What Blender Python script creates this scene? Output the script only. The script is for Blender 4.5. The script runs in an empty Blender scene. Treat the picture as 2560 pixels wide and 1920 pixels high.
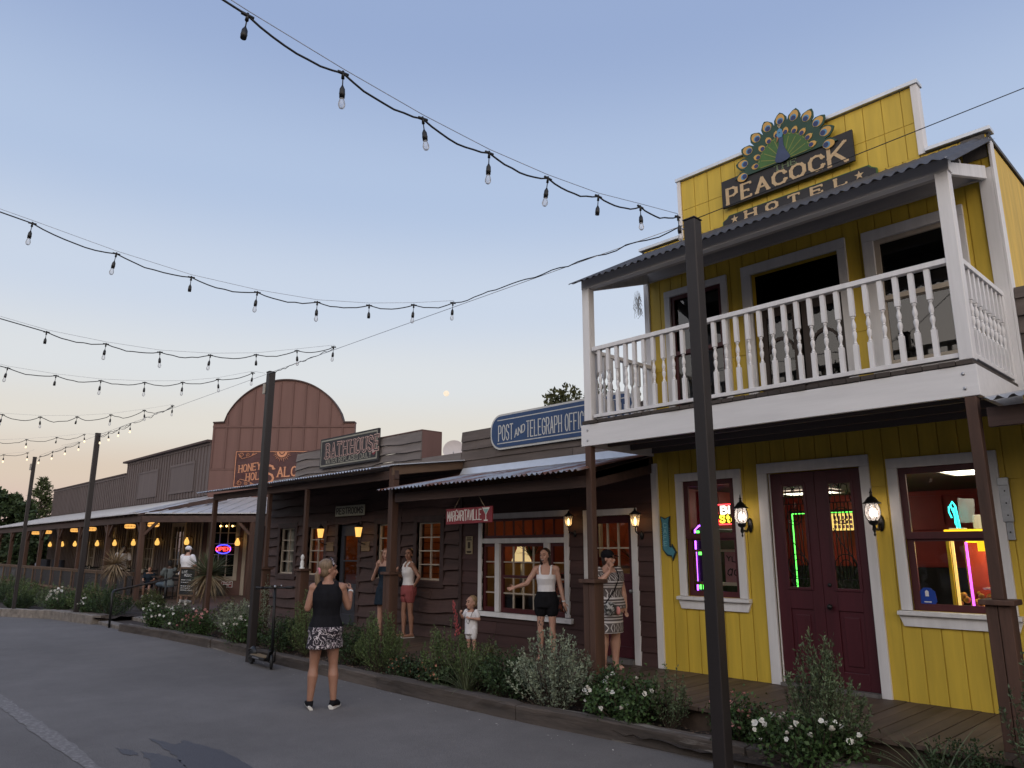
import bpy, bmesh, math, random
import numpy as np
from mathutils import Vector, Matrix, Quaternion
random.seed(7); rng = np.random.default_rng(7)
S = bpy.context.scene; COL = S.collection; R = math.radians

# ---------------------------------------------------------------- camera
cam = bpy.data.cameras.new("camera"); cam.sensor_width = 36.0; cam.lens = 26.04
cam.clip_start = 0.05; cam.clip_end = 5000
co = bpy.data.objects.new("camera", cam); COL.objects.link(co)
AZ, PITCH = R(43.5), R(12.65)
fw = Vector((-math.cos(AZ)*math.cos(PITCH), math.sin(AZ)*math.cos(PITCH), math.sin(PITCH)))
co.location = (0, 0, 1.72); co.rotation_euler = fw.to_track_quat('-Z', 'Y').to_euler()
S.camera = co
# ---------------------------------------------------------------- dusk sky and the last glow of the sun behind the camera
W = bpy.data.worlds.new("World"); S.world = W; W.use_nodes = True
nt = W.node_tree; nt.nodes.clear()
def wn(t, **k):
    n = nt.nodes.new(t)
    for a, b in k.items(): setattr(n, a, b)
    return n
SUN_AZ = 133.5; SUN_EL = 3.0
tc = wn('ShaderNodeTexCoord'); sep = wn('ShaderNodeSeparateXYZ'); nt.links.new(tc.outputs['Generated'], sep.inputs[0])
ramp = wn('ShaderNodeValToRGB'); ramp.color_ramp.interpolation = 'EASE'
def s2l(c): return c/12.92 if c <= 0.04045 else ((c+0.055)/1.055)**2.4
def hx(h, k=1.0): return tuple(s2l(int(h[i:i+2], 16)/255)*k for i in (0, 2, 4))+(1.0,)
stops = [(-.10, 'a89ba0'), (.0, 'c8aead'), (.045, 'd8bfb8'), (.09, 'dccabb'), (.15, 'e3ddd5'), (.22, 'dfe2e6'), (.32, 'cdd8ea'), (.45, 'b4c6e4'), (.62, '9aaed5'), (1.0, '7389b9')]
def pos(z): return (z+.2)/1.2
cr = ramp.color_ramp
while len(cr.elements) > 1: cr.elements.remove(cr.elements[-1])
cr.elements[0].position = pos(stops[0][0]); cr.elements[0].color = hx(stops[0][1])
for z, c in stops[1:]:
    e = cr.elements.new(pos(z)); e.color = hx(c)
mr = wn('ShaderNodeMapRange'); mr.inputs[1].default_value = -.2; mr.inputs[2].default_value = 1.0
nt.links.new(sep.outputs[2], mr.inputs[0]); nt.links.new(mr.outputs[0], ramp.inputs[0])
# sunset side: warmer and brighter low down
dv = wn('ShaderNodeVectorMath', operation='DOT_PRODUCT'); dv.inputs[1].default_value = (math.sin(R(SUN_AZ)), math.cos(R(SUN_AZ)), 0.0)
nt.links.new(tc.outputs['Generated'], dv.inputs[0])
m2 = wn('ShaderNodeMapRange', interpolation_type='SMOOTHSTEP'); m2.inputs[1].default_value = -0.15; m2.inputs[2].default_value = 0.75
nt.links.new(dv.outputs['Value'], m2.inputs[0])
ramp2 = wn('ShaderNodeValToRGB'); c2 = ramp2.color_ramp; c2.elements[0].position = pos(0.0); c2.elements[0].color = (1.0, .76, .56, 1)
c2.elements[1].position = pos(.95); c2.elements[1].color = (.75, .84, 1.02, 1)
for z, c in ((.2, (2.1, 1.84, 1.62)), (.6, (1.85, 1.80, 1.80))): e = c2.elements.new(pos(z)); e.color = (*c, 1)
nt.links.new(mr.outputs[0], ramp2.inputs[0])
mx = wn('ShaderNodeMixRGB'); nt.links.new(m2.outputs[0], mx.inputs[0]); nt.links.new(ramp.outputs[0], mx.inputs[1]); nt.links.new(ramp2.outputs[0], mx.inputs[2])
bg = wn('ShaderNodeBackground'); bg.inputs[1].default_value = 0.93; nt.links.new(mx.outputs[0], bg.inputs[0])
sky = wn('ShaderNodeTexSky', sky_type='NISHITA', sun_disc=False, sun_elevation=R(SUN_EL), sun_rotation=R(SUN_AZ))
bg2 = wn('ShaderNodeBackground'); bg2.inputs[1].default_value = 0.02; nt.links.new(sky.outputs[0], bg2.inputs[0])
ad = wn('ShaderNodeAddShader'); nt.links.new(bg.outputs[0], ad.inputs[0]); nt.links.new(bg2.outputs[0], ad.inputs[1])
ow = wn('ShaderNodeOutputWorld'); nt.links.new(ad.outputs[0], ow.inputs[0])
sl = bpy.data.lights.new("sun", 'SUN'); sl.energy = 0.22; sl.angle = R(40); sl.color = (1.0, .84, .70)
so = bpy.data.objects.new("sun", sl); COL.objects.link(so)
sd = Vector((math.sin(R(SUN_AZ-8)), math.cos(R(SUN_AZ-8)), math.tan(R(9))))
so.rotation_euler = sd.to_track_quat('Z', 'Y').to_euler()
S.view_settings.view_transform = 'Standard'; S.view_settings.look = 'None'; S.view_settings.exposure = 0.0; S.view_settings.gamma = 1.0
S.cycles.use_denoising = True; S.cycles.max_bounces = 6; S.cycles.diffuse_bounces = 3; S.cycles.transparent_max_bounces = 12; S.cycles.sample_clamp_indirect = 4.0
S.cycles.caustics_reflective = False; S.cycles.caustics_refractive = False

# ---------------------------------------------------------------- materials
def nodes(name):
    m = bpy.data.materials.new(name); m.use_nodes = True; t = m.node_tree
    return m, t, t.nodes['Principled BSDF']
def N(t, ty, **k):
    n = t.nodes.new(ty)
    for a, b in k.items(): setattr(n, a, b)
    return n
def mat(name, col, rough=.6, var=.25, scale=6.0, stretch=(1, 1, 1), bump=.15, metal=0.0, wear=None, wearcol=(.2, .17, .15), wscale=3.0, island=0.0, spec=None, bdist=.01, detail=6):
    """procedural paint / wood / metal: colour varied by stretched noise, optional worn patches, bump"""
    m, t, b = nodes(name); L = t.links.new
    c = N(t, 'ShaderNodeTexCoord'); mp = N(t, 'ShaderNodeMapping'); mp.inputs['Scale'].default_value = stretch
    L(c.outputs['Object'], mp.inputs[0])
    n = N(t, 'ShaderNodeTexNoise'); n.inputs['Scale'].default_value = scale; n.inputs['Detail'].default_value = detail; n.inputs['Roughness'].default_value = .65
    L(mp.outputs[0], n.inputs[0])
    r = N(t, 'ShaderNodeMapRange'); r.inputs[1].default_value = .3; r.inputs[2].default_value = .7; r.inputs[3].default_value = 1-var; r.inputs[4].default_value = 1+var
    L(n.outputs[0], r.inputs[0]); v = r.outputs[0]
    if island:
        g = N(t, 'ShaderNodeNewGeometry'); r3 = N(t, 'ShaderNodeMapRange'); r3.inputs[3].default_value = 1-island; r3.inputs[4].default_value = 1+island
        L(g.outputs['Random Per Island'], r3.inputs[0]); mm = N(t, 'ShaderNodeMath', operation='MULTIPLY'); L(v, mm.inputs[0]); L(r3.outputs[0], mm.inputs[1]); v = mm.outputs[0]
    vm = N(t, 'ShaderNodeVectorMath', operation='SCALE'); vm.inputs[0].default_value = col[:3]; L(v, vm.inputs['Scale']); out = vm.outputs[0]
    if wear:
        n2 = N(t, 'ShaderNodeTexNoise'); n2.inputs['Scale'].default_value = wscale; n2.inputs['Detail'].default_value = 8; n2.inputs['Roughness'].default_value = .7; L(mp.outputs[0], n2.inputs[0])
        r2 = N(t, 'ShaderNodeMapRange'); r2.inputs[1].default_value = 1-wear; r2.inputs[2].default_value = 1-wear+.06; L(n2.outputs[0], r2.inputs[0])
        mxx = N(t, 'ShaderNodeMixRGB'); L(r2.outputs[0], mxx.inputs[0]); L(out, mxx.inputs[1]); mxx.inputs[2].default_value = (*wearcol, 1); out = mxx.outputs[0]
    L(out, b.inputs['Base Color']); b.inputs['Roughness'].default_value = rough; b.inputs['Metallic'].default_value = metal
    if spec is not None: b.inputs['Specular IOR Level'].default_value = spec
    if bump:
        bp = N(t, 'ShaderNodeBump'); bp.inputs['Strength'].default_value = bump; bp.inputs['Distance'].default_value = bdist; L(n.outputs[0], bp.inputs['Height']); L(bp.outputs[0], b.inputs['Normal'])
    return m
def emis(name, col, k):
    m, t, b = nodes(name); b.inputs['Base Color'].default_value = (*[min(1, c) for c in col[:3]], 1); b.inputs['Emission Color'].default_value = (*col[:3], 1); b.inputs['Emission Strength'].default_value = k
    return m
def glass(name, tint=(1, 1, 1), refl=1.0, rough=.0, brighten=0.0):
    m, t, b = nodes(name); t.nodes.remove(b); L = t.links.new
    tr = N(t, 'ShaderNodeBsdfTransparent'); tr.inputs[0].default_value = (*tint, 1); gl = N(t, 'ShaderNodeBsdfGlossy'); gl.inputs['Roughness'].default_value = rough
    f = N(t, 'ShaderNodeFresnel'); f.inputs[0].default_value = 1.5; ml = N(t, 'ShaderNodeMath', operation='MULTIPLY'); L(f.outputs[0], ml.inputs[0]); ml.inputs[1].default_value = refl
    mi = N(t, 'ShaderNodeMixShader'); L(ml.outputs[0], mi.inputs[0]); L(tr.outputs[0], mi.inputs[1]); L(gl.outputs[0], mi.inputs[2])
    last = mi.outputs[0]
    if brighten:  # white diffuse put into the glass colour so clear bulbs look brighter
        d = N(t, 'ShaderNodeBsdfDiffuse'); d.inputs[0].default_value = (.8, .8, .82, 1); m3 = N(t, 'ShaderNodeMixShader'); m3.inputs[0].default_value = brighten; L(last, m3.inputs[1]); L(d.outputs[0], m3.inputs[2]); last = m3.outputs[0]
    L(last, t.nodes['Material Output'].inputs[0]); return m
V = (1, 1, .08); H = (.08, 1, 1); HX = (.1, 1, 1)
M = {}
M['yellow'] = mat('yellow_paint', (.60, .42, .048), .6, .16, 7, V, .25, wear=.30, wearcol=(.34, .21, .05), wscale=5)
M['white'] = mat('white_paint', (.71, .70, .71), .55, .10, 9, V, .2, wear=.29, wearcol=(.27, .23, .20), wscale=4)
M['whiteh'] = mat('white_paint_boards', (.72, .71, .72), .55, .08, 9, H, .2, wear=.27, wearcol=(.30, .26, .24), wscale=4)
M['cream'] = mat('cream_paint', (.46, .40, .33), .6, .12, 8, V, .15)
M['maroon'] = mat('maroon_paint', (.062, .009, .016), .42, .18, 8, V, .15)
M['maroon2'] = mat('maroon_sash_paint', (.075, .014, .018), .45, .18, 8, V, .1)
M['rail_gap'] = mat('weathered_deck_wood', (.06, .048, .042), .85, .35, 10, H, .4)
M['soffit'] = mat('porch_ceiling_wood', (.12, .10, .095), .8, .2, 8, H, .3)
M['tin'] = mat('galvanised_tin', (.50, .52, .55), .42, .14, 3, (1, .15, 1), .1, .55, wear=.42, wearcol=(.22, .10, .06), wscale=1.6)
M['tin2'] = mat('porch_sheet_metal', (.56, .57, .60), .45, .10, 2, (1, .2, 1), .05, .4)
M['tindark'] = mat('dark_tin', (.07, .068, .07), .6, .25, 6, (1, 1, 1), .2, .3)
M['flash'] = mat('white_metal_flashing', (.62, .66, .72), .4, .08, 4, (1, 1, 1), .05, .3)
M['post'] = mat('stained_post_wood', (.072, .035, .023), .7, .45, 9, V, .5, bdist=.006)
M['beam'] = mat('stained_beam_wood', (.06, .034, .028), .75, .4, 9, H, .4)
M['rafter'] = mat('bare_rafter_wood', (.13, .08, .05), .75, .35, 9, (1, .1, 1), .3)
M['logwall'] = mat('live_edge_board_stain', (.072, .040, .036), .75, .38, 6, H, .55, island=.14)
M['logparapet'] = mat('grey_weathered_boards', (.17, .145, .135), .85, .35, 6, H, .6, island=.12)
M['powall'] = mat('maroon_brown_boards', (.060, .028, .026), .7, .25, 7, H, .35, island=.10)
M['poparapet'] = mat('peeling_grey_boards', (.115, .092, .082), .85, .35, 7, H, .5, wear=.33, wearcol=(.36, .34, .33), wscale=2.6, island=.1)
M['trimbrown'] = mat('brown_trim', (.055, .032, .030), .7, .25, 8, V, .25)
M['slate'] = mat('slate_door_paint', (.045, .047, .060), .5, .18, 8, V, .15)
M['archwall'] = mat('red_brown_panel', (.155, .084, .074), .75, .10, 4, V, .12)
M['archbatten'] = mat('red_brown_batten', (.135, .072, .063), .75, .12, 6, V, .12)
M['wing'] = mat('taupe_board_paint', (.125, .10, .098), .75, .15, 6, V, .2, island=.06)
M['bronze'] = mat('bronze_steel', (.024, .019, .019), .5, .14, 5, V, .08, .2)
M['black'] = mat('black_metal', (.012, .012, .013), .4, .2, 12, (1, 1, 1), .1, .3)
M['rubber'] = mat('black_rubber', (.010, .010, .011), .6, .2, 20, (1, 1, 1), .1)
M['steel'] = mat('bare_steel', (.42, .43, .46), .38, .2, 9, (1, 1, 1), .1, .8)
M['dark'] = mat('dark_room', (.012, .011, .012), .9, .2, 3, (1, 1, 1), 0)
M['glass'] = glass('window_glass', (.92, .94, .93), 1.0)
M['glassup'] = glass('reflecting_glass', (.55, .58, .58), 2.2)
M['bulbglass'] = glass('bulb_glass', (.97, .98, 1.0), .8, .05, .22)
M['redpanel'] = mat('red_wainscot', (.30, .032, .026), .45, .10, 5, (1, 1, 1), .05)
M['curtain'] = mat('pale_curtain', (.45, .42, .38), .9, .2, 20, (1, 1, .05), .3)
# ---------------------------------------------------------------- mesh building
class F:
    """a facade frame: u along the wall, v up, d out of the wall"""
    def __init__(s, O, U, Nn): s.O, s.U, s.N = Vector(O), Vector(U), Vector(Nn)
    def __call__(s, u, v, d=0.0): return s.O+s.U*u+Vector((0, 0, v))+s.N*d
class MB:
    def __init__(s): s.v = []; s.f = []; s.m = []; s.sm = []
    def add(s, vs, fs, mi=0, smooth=False):
        k = len(s.v); s.v += [tuple(p) for p in vs]
        for f in fs: s.f.append([i+k for i in f]); s.m.append(mi); s.sm.append(smooth)
    def hexa(s, p, mi=0):   # 8 points: bottom ring 0-3, top ring 4-7
        c = sum((Vector(q) for q in p), Vector())/8
        fs = [(0, 3, 2, 1), (4, 5, 6, 7), (0, 1, 5, 4), (1, 2, 6, 5), (2, 3, 7, 6), (3, 0, 4, 7)]
        a = (Vector(p[1])-Vector(p[0])).cross(Vector(p[3])-Vector(p[0]))
        if a.dot(Vector(p[4])-Vector(p[0])) < 0: fs = [f[::-1] for f in fs]
        s.add(p, fs, mi)
    def box(s, x0, x1, y0, y1, z0, z1, mi=0):
        s.hexa([(x0, y0, z0), (x1, y0, z0), (x1, y1, z0), (x0, y1, z0), (x0, y0, z1), (x1, y0, z1), (x1, y1, z1), (x0, y1, z1)], mi)
    def fbox(s, fr, u0, u1, v0, v1, d0, d1, mi=0):
        s.hexa([fr(u0, v0, d1), fr(u1, v0, d1), fr(u1, v0, d0), fr(u0, v0, d0), fr(u0, v1, d1), fr(u1, v1, d1), fr(u1, v1, d0), fr(u0, v1, d0)], mi)
    def bar(s, p, q, w, h=None, mi=0, up=(0, 0, 1)):
        p, q = Vector(p), Vector(q); d = (q-p).normalized(); u = Vector(up)
        if abs(d.dot(u)) > .98: u = Vector((0, 1, 0))
        a = d.cross(u).normalized(); b = a.cross(d).normalized(); h = h or w; a = a*w/2; b = b*h/2
        s.hexa([p-a-b, p+a-b, p+a+b, p-a+b, q-a-b, q+a-b, q+a+b, q-a+b], mi)
    def tube(s, pts, r, n=8, mi=0, cap=True, smooth=True):
        pts = [Vector(p) for p in pts]; rs = r if isinstance(r, (list, tuple)) else [r]*len(pts); k = len(s.v); ref = None
        for i, p in enumerate(pts):
            d = (pts[min(i+1, len(pts)-1)]-pts[max(i-1, 0)])
            d = d.normalized() if d.length > 1e-9 else Vector((0, 0, 1))
            if ref is None:
                ref = d.orthogonal().normalized()
            a = (ref-d*ref.dot(d)); a = a.normalized() if a.length > 1e-6 else d.orthogonal().normalized(); ref = a; b = d.cross(a)
            rr = rs[i]; ra, rb = rr if isinstance(rr, (list, tuple)) else (rr, rr)
            for j in range(n):
                t = 2*math.pi*j/n; s.v.append(tuple(p+a*ra*math.cos(t)+b*rb*math.sin(t)))
        for i in range(len(pts)-1):
            for j in range(n):
                a0 = k+i*n+j; a1 = k+i*n+(j+1) % n; s.f.append([a0, a1, a1+n, a0+n]); s.m.append(mi); s.sm.append(smooth)
        if cap:
            s.f.append([k+j for j in range(n)][::-1]); s.m.append(mi); s.sm.append(False)
            e = k+(len(pts)-1)*n; s.f.append([e+j for j in range(n)]); s.m.append(mi); s.sm.append(False)
    def lathe(s, prof, c=(0, 0, 0), n=12, mi=0, smooth=True, sq=False):
        """rings of (z, r) about a vertical axis"""
        k = len(s.v); c = Vector(c)
        for z, r in prof:
            for j in range(n):
                t = 2*math.pi*(j+.5)/n; s.v.append((c.x+r*math.cos(t), c.y+r*math.sin(t), c.z+z))
        for i in range(len(prof)-1):
            for j in range(n):
                a0 = k+i*n+j; a1 = k+i*n+(j+1) % n; s.f.append([a0, a1, a1+n, a0+n]); s.m.append(mi); s.sm.append(smooth)
        s.f.append([k+j for j in range(n)][::-1]); s.m.append(mi); s.sm.append(False)
        e = k+(len(prof)-1)*n; s.f.append([e+j for j in range(n)]); s.m.append(mi); s.sm.append(False)
    def ell(s, c, r, n=10, m=7, mi=0, rot=None):
        c = Vector(c); k = len(s.v); q = rot or Quaternion()
        for i in range(m+1):
            a = math.pi*i/m-math.pi/2; a = max(-1.5, min(1.5, a))
            for j in range(n):
                t = 2*math.pi*j/n; s.v.append(tuple(c+q@Vector((r[0]*math.cos(a)*math.cos(t), r[1]*math.cos(a)*math.sin(t), r[2]*math.sin(a)))))
        for i in range(m):
            for j in range(n):
                a0 = k+i*n+j; a1 = k+i*n+(j+1) % n; s.f.append([a0, a1, a1+n, a0+n]); s.m.append(mi); s.sm.append(True)
        s.f.append([k+j for j in range(n)][::-1]); s.m.append(mi); s.sm.append(True)
        e = k+m*n; s.f.append([e+j for j in range(n)]); s.m.append(mi); s.sm.append(True)
    def poly(s, fr, pts, d0, d1, mi=0):
        """outline (u, v) counter-clockwise, extruded between d0 and d1 (front)"""
        ar = sum(pts[i][0]*pts[(i+1) % len(pts)][1]-pts[(i+1) % len(pts)][0]*pts[i][1] for i in range(len(pts)))
        if ar < 0: pts = pts[::-1]
        n = len(pts); vs = [fr(u, v, d1) for u, v in pts]+[fr(u, v, d0) for u, v in pts]
        fs = [list(range(n)), list(range(2*n-1, n-1, -1))]+[[i+n, (i+1) % n+n, (i+1) % n, i] for i in range(n)]
        s.add(vs, fs, mi)
    def build(s, name, mats, parent=None, bevel=0.0):
        me = bpy.data.meshes.new(name); off = parent_loc(parent)
        vv = [(x-off[0], y-off[1], z-off[2]) for x, y, z in s.v] if parent else s.v
        me.from_pydata(vv, [], s.f); mats = mats if isinstance(mats, (list, tuple)) else [mats]
        for m in mats: me.materials.append(M[m] if isinstance(m, str) else m)
        if len(s.f):
            me.polygons.foreach_set('material_index', s.m); me.polygons.foreach_set('use_smooth', s.sm)
        me.update(); o = bpy.data.objects.new(name, me); COL.objects.link(o)
        if parent: o.parent = parent
        if bevel:
            b = o.modifiers.new('edge', 'BEVEL'); b.width = bevel; b.segments = 2; b.limit_method = 'ANGLE'; b.angle_limit = R(50)
        return o
def parent_loc(p):
    v = Vector()
    while p: v += p.location; p = p.parent
    return v
def thing(name, label, cat, loc=(0, 0, 0), group=None):
    o = bpy.data.objects.new(name, None); COL.objects.link(o); o.location = loc; o.empty_display_size = .2
    return tag(o, label, cat, group)
def tag(o, label, cat, group=None):
    o['label'] = label; o['category'] = cat
    if group: o['group'] = group
    return o
def struct(o, kind='structure'): o['kind'] = kind; return o
def dup(o, loc=None, parent=None, rz=None, label=None):
    c = o.copy(); COL.objects.link(c)
    if parent: c.parent = parent
    if loc is not None: c.location = loc
    if rz is not None: c.rotation_euler.z = rz
    if label: c['label'] = label
    for k in list(o.children):
        dup(k, parent=c)
    return c
F8 = F((0, 8, 0), (1, 0, 0), (0, -1, 0))
def cutspans(a, b, cuts):
    out = [(a, b)]
    for c0, c1 in cuts:
        nx = []
        for p, q in out:
            if c1 <= p or c0 >= q: nx.append((p, q)); continue
            if c0 > p+.004: nx.append((p, c0))
            if c1 < q-.004: nx.append((c1, q))
        out = nx
    return out
def vboards(mb, fr, u0, u1, v0, v1, ops, pitch, gap, d0, d1, seams=(), start=None, batten=None, top=None):
    """vertical boards round openings (u0,u1,v0,v1); top(u) limits the height"""
    st = u0 if start is None else start; us = [u0]; k = math.ceil((u0-st)/pitch+1e-6)
    while st+k*pitch < u1-1e-6: us.append(st+k*pitch); k += 1
    us.append(u1); edges = sorted({e for o in ops for e in o[:2] if u0 < e < u1})
    for a, b in zip(us, us[1:]):
        a2, b2 = a+gap/2, b-gap/2; cs = [a2]+[e for e in edges if a2+.004 < e < b2-.004]+[b2]
        for p, q in zip(cs, cs[1:]):
            mid = (p+q)/2; cuts = [(o[2], o[3]) for o in ops if o[0] < mid < o[1]]+[(sv-.003, sv+.003) for sv in seams]
            t = v1 if top is None else min(v1, top(mid))
            for z0, z1 in cutspans(v0, t, cuts):
                if top is None or z1 < t-1e-6: mb.fbox(fr, p, q, z0, z1, d0, d1)
                else: mb.poly(fr, [(p, z0), (q, z0), (q, min(v1, top(q))), (p, min(v1, top(p)))], d0, d1)
def hboards(mb, fr, u0, u1, v0, v1, ops, h, lap, wavy=0.0, seed=0, maxlen=2.4, d=0.0):
    """lapped horizontal boards, lower edge proud by lap, optionally live-edged"""
    rn = random.Random(seed); z = v0; zs = [z]
    while z < v1-h*.45: z += h*(1+rn.uniform(-.12, .12)*(1 if wavy else 0)); zs.append(min(z, v1))
    zs[-1] = v1
    for za, zb in zip(zs, zs[1:]):
        zc = sorted({za, zb}|{e for o in ops for e in o[2:] if za+.004 < e < zb-.004})
        js = []; u = u0+rn.uniform(.5, maxlen)
        while u < u1-.3: js.append(u); u += rn.uniform(.7, 1)*maxlen
        ph = rn.uniform(0, 9); ph2 = rn.uniform(0, 9)
        wv = lambda u: wavy*(.6*math.sin(u*2.3+ph)+.35*math.sin(u*6.1+ph2)+.35*max(0, math.sin(u*3.7+ph2*2))**4)
        for a, b in zip(zc, zc[1:]):
            cuts = [(o[0], o[1]) for o in ops if o[2] < (a+b)/2 < o[3]]+[(j-.003, j+.003) for j in js]
            for p, q in cutspans(u0, u1, cuts):
                ns = max(1, int((q-p)/.09)) if wavy else 1; k = len(mb.v)
                fa = (a-za)/(zb-za); fb = (b-za)/(zb-za); la, lb = lap*(1-fa), lap*(1-fb)
                for i in range(ns+1):
                    uu = p+(q-p)*i/ns; w = wv(uu) if a == za and wavy else 0
                    jj = rn.uniform(-.004, .004) if wavy else 0
                    mb.v += [tuple(fr(uu, a-abs(w)*.0-w-(.012 if a == za else 0), d+la+jj+.006)), tuple(fr(uu, b, d+lb+.001)), tuple(fr(uu, a-w-(.012 if a == za else 0), d-.03)), tuple(fr(uu, b, d-.03))]
                for i in range(ns):
                    o = k+4*i
                    for f in ((0, 4, 5, 1), (2, 6, 4, 0), (1, 5, 7, 3)): mb.f.append([o+x for x in f]); mb.m.append(0); mb.sm.append(False)
                for o in (k, k+4*ns): mb.f.append([o, o+1, o+3, o+2]); mb.m.append(0); mb.sm.append(False)
def corrugated(mb, pts_front, pts_back, pitch=.068, amp=.009, mi=0, rows=1, jitter=0.0):
    """corrugated sheet between two parallel edges (each a pair of points)"""
    a0, a1 = map(Vector, pts_front); b0, b1 = map(Vector, pts_back); ln = (a1-a0).length; n = max(4, int(ln/pitch*6)); k = len(mb.v)
    nr = ((a1-a0).cross(b0-a0)).normalized()
    if nr.z < 0: nr = -nr
    rn = random.Random(3)
    for i in range(n+1):
        t = i/n; o = nr*amp*math.sin(t*ln/pitch*2*math.pi); jj = Vector((0, 0, rn.uniform(-jitter, jitter)))
        for r in range(rows+1):
            s = r/rows; mb.v.append(tuple((a0+(a1-a0)*t)*(1-s)+(b0+(b1-b0)*t)*s+o+jj*(1-s)))
    for i in range(n):
        for r in range(rows):
            q = k+i*(rows+1)+r; mb.f.append([q, q+rows+1, q+rows+2, q+1]); mb.m.append(mi); mb.sm.append(True)
# ---------------------------------------------------------------- lettering (stroke font on a 4 x 6 grid)
G = {
'A': [[(0, 0), (2, 6), (4, 0)], [(.75, 2.1), (3.25, 2.1)]],
'B': [[(0, 0), (0, 6), (2.5, 6), (3.5, 5.4), (3.5, 3.9), (2.5, 3.2), (0, 3.2)], [(2.5, 3.2), (3.9, 2.5), (3.9, .8), (2.6, 0), (0, 0)]],
'C': [[(4, 4.5), (3.4, 5.6), (2, 6), (.7, 5.5), (0, 4.2), (0, 1.8), (.7, .5), (2, 0), (3.4, .4), (4, 1.5)]],
'D': [[(0, 0), (0, 6), (2.4, 6), (3.7, 5.1), (4, 3.8), (4, 2.2), (3.7, .9), (2.4, 0), (0, 0)]],
'E': [[(3.8, 0), (0, 0), (0, 6), (3.8, 6)], [(0, 3.1), (2.8, 3.1)]],
'F': [[(0, 0), (0, 6), (3.8, 6)], [(0, 3.1), (2.8, 3.1)]],
'G': [[(4, 4.6), (3.4, 5.6), (2, 6), (.7, 5.5), (0, 4.2), (0, 1.8), (.7, .5), (2, 0), (3.4, .4), (4, 1.3), (4, 2.8), (2.4, 2.8)]],
'H': [[(0, 0), (0, 6)], [(4, 0), (4, 6)], [(0, 3.1), (4, 3.1)]],
'I': [[(2, 0), (2, 6)]],
'K': [[(0, 0), (0, 6)], [(3.9, 6), (0, 2.4)], [(1.3, 3.5), (4, 0)]],
'L': [[(0, 6), (0, 0), (3.7, 0)]],
'M': [[(0, 0), (0, 6), (2, 2), (4, 6), (4, 0)]],
'N': [[(0, 0), (0, 6), (4, 0), (4, 6)]],
'O': [[(2, 0), (.7, .5), (0, 1.8), (0, 4.2), (.7, 5.5), (2, 6), (3.3, 5.5), (4, 4.2), (4, 1.8), (3.3, .5), (2, 0)]],
'P': [[(0, 0), (0, 6), (2.6, 6), (3.8, 5.3), (3.8, 3.6), (2.6, 2.9), (0, 2.9)]],
'R': [[(0, 0), (0, 6), (2.6, 6), (3.8, 5.3), (3.8, 3.8), (2.6, 3.1), (0, 3.1)], [(2.2, 3.1), (4, 0)]],
'S': [[(3.8, 4.8), (3.2, 5.7), (2, 6), (.6, 5.6), (.1, 4.6), (.8, 3.5), (3.2, 2.6), (3.9, 1.5), (3.4, .4), (2, 0), (.7, .3), (0, 1.2)]],
'T': [[(2, 0), (2, 6)], [(0, 6), (4, 6)]],
'U': [[(0, 6), (0, 1.6), (.8, .4), (2, 0), (3.2, .4), (4, 1.6), (4, 6)]],
'V': [[(0, 6), (2, 0), (4, 6)]], 'W': [[(0, 6), (1, 0), (2, 4), (3, 0), (4, 6)]], 'Y': [[(0, 6), (2, 3), (4, 6)], [(2, 3), (2, 0)]],
'1': [[(1, 4.8), (2, 6), (2, 0)]], '0': [[(2, 0), (.5, 1), (.3, 3), (.5, 5), (2, 6), (3.5, 5), (3.7, 3), (3.5, 1), (2, 0)]],
'i': [[(1, 0), (1, 4)], [(1, 5.2), (1, 6)]], 't': [[(2, 6), (2, .8), (3, 0)], [(.8, 4), (3.2, 4)]], 'o': [[(2, 0), (.3, 1), (.3, 3), (2, 4), (3.7, 3), (3.7, 1), (2, 0)]],
'a': [[(3.5, 4), (3.5, 0)], [(3.5, 3), (2, 4), (.4, 3), (.4, 1), (2, 0), (3.5, 1)]], 'c': [[(3.6, 3.2), (2, 4), (.4, 3), (.4, 1), (2, 0), (3.6, .8)]], 'e': [[(.5, 2), (3.6, 2), (3.2, 3.4), (2, 4), (.5, 3), (.4, 1), (2, 0), (3.6, .8)]],
"'": [[(2, 6), (2, 4.6)]], '.': [[(2, 0), (2, .6)]],
}
def strokes(txt, h, w, gap, x0=0.0, y0=0.0, slope=0.0, it=0.0):
    """list of polylines in (u, v)"""
    out = []; x = x0
    for ch in txt:
        if ch == ' ': x += w*.7; continue
        cw = w*(.25 if ch in "I1'." else .6 if ch == 'i' else 1); g = G.get(ch, [])
        for pl in g:
            out.append([(x+(px/4*cw if ch not in "I1'." else cw/2)+py/6*h*it, y0+py/6*h+slope*(x+px/4*cw-x0)) for px, py in pl])
        x += cw+gap
    return out, x-gap
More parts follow.
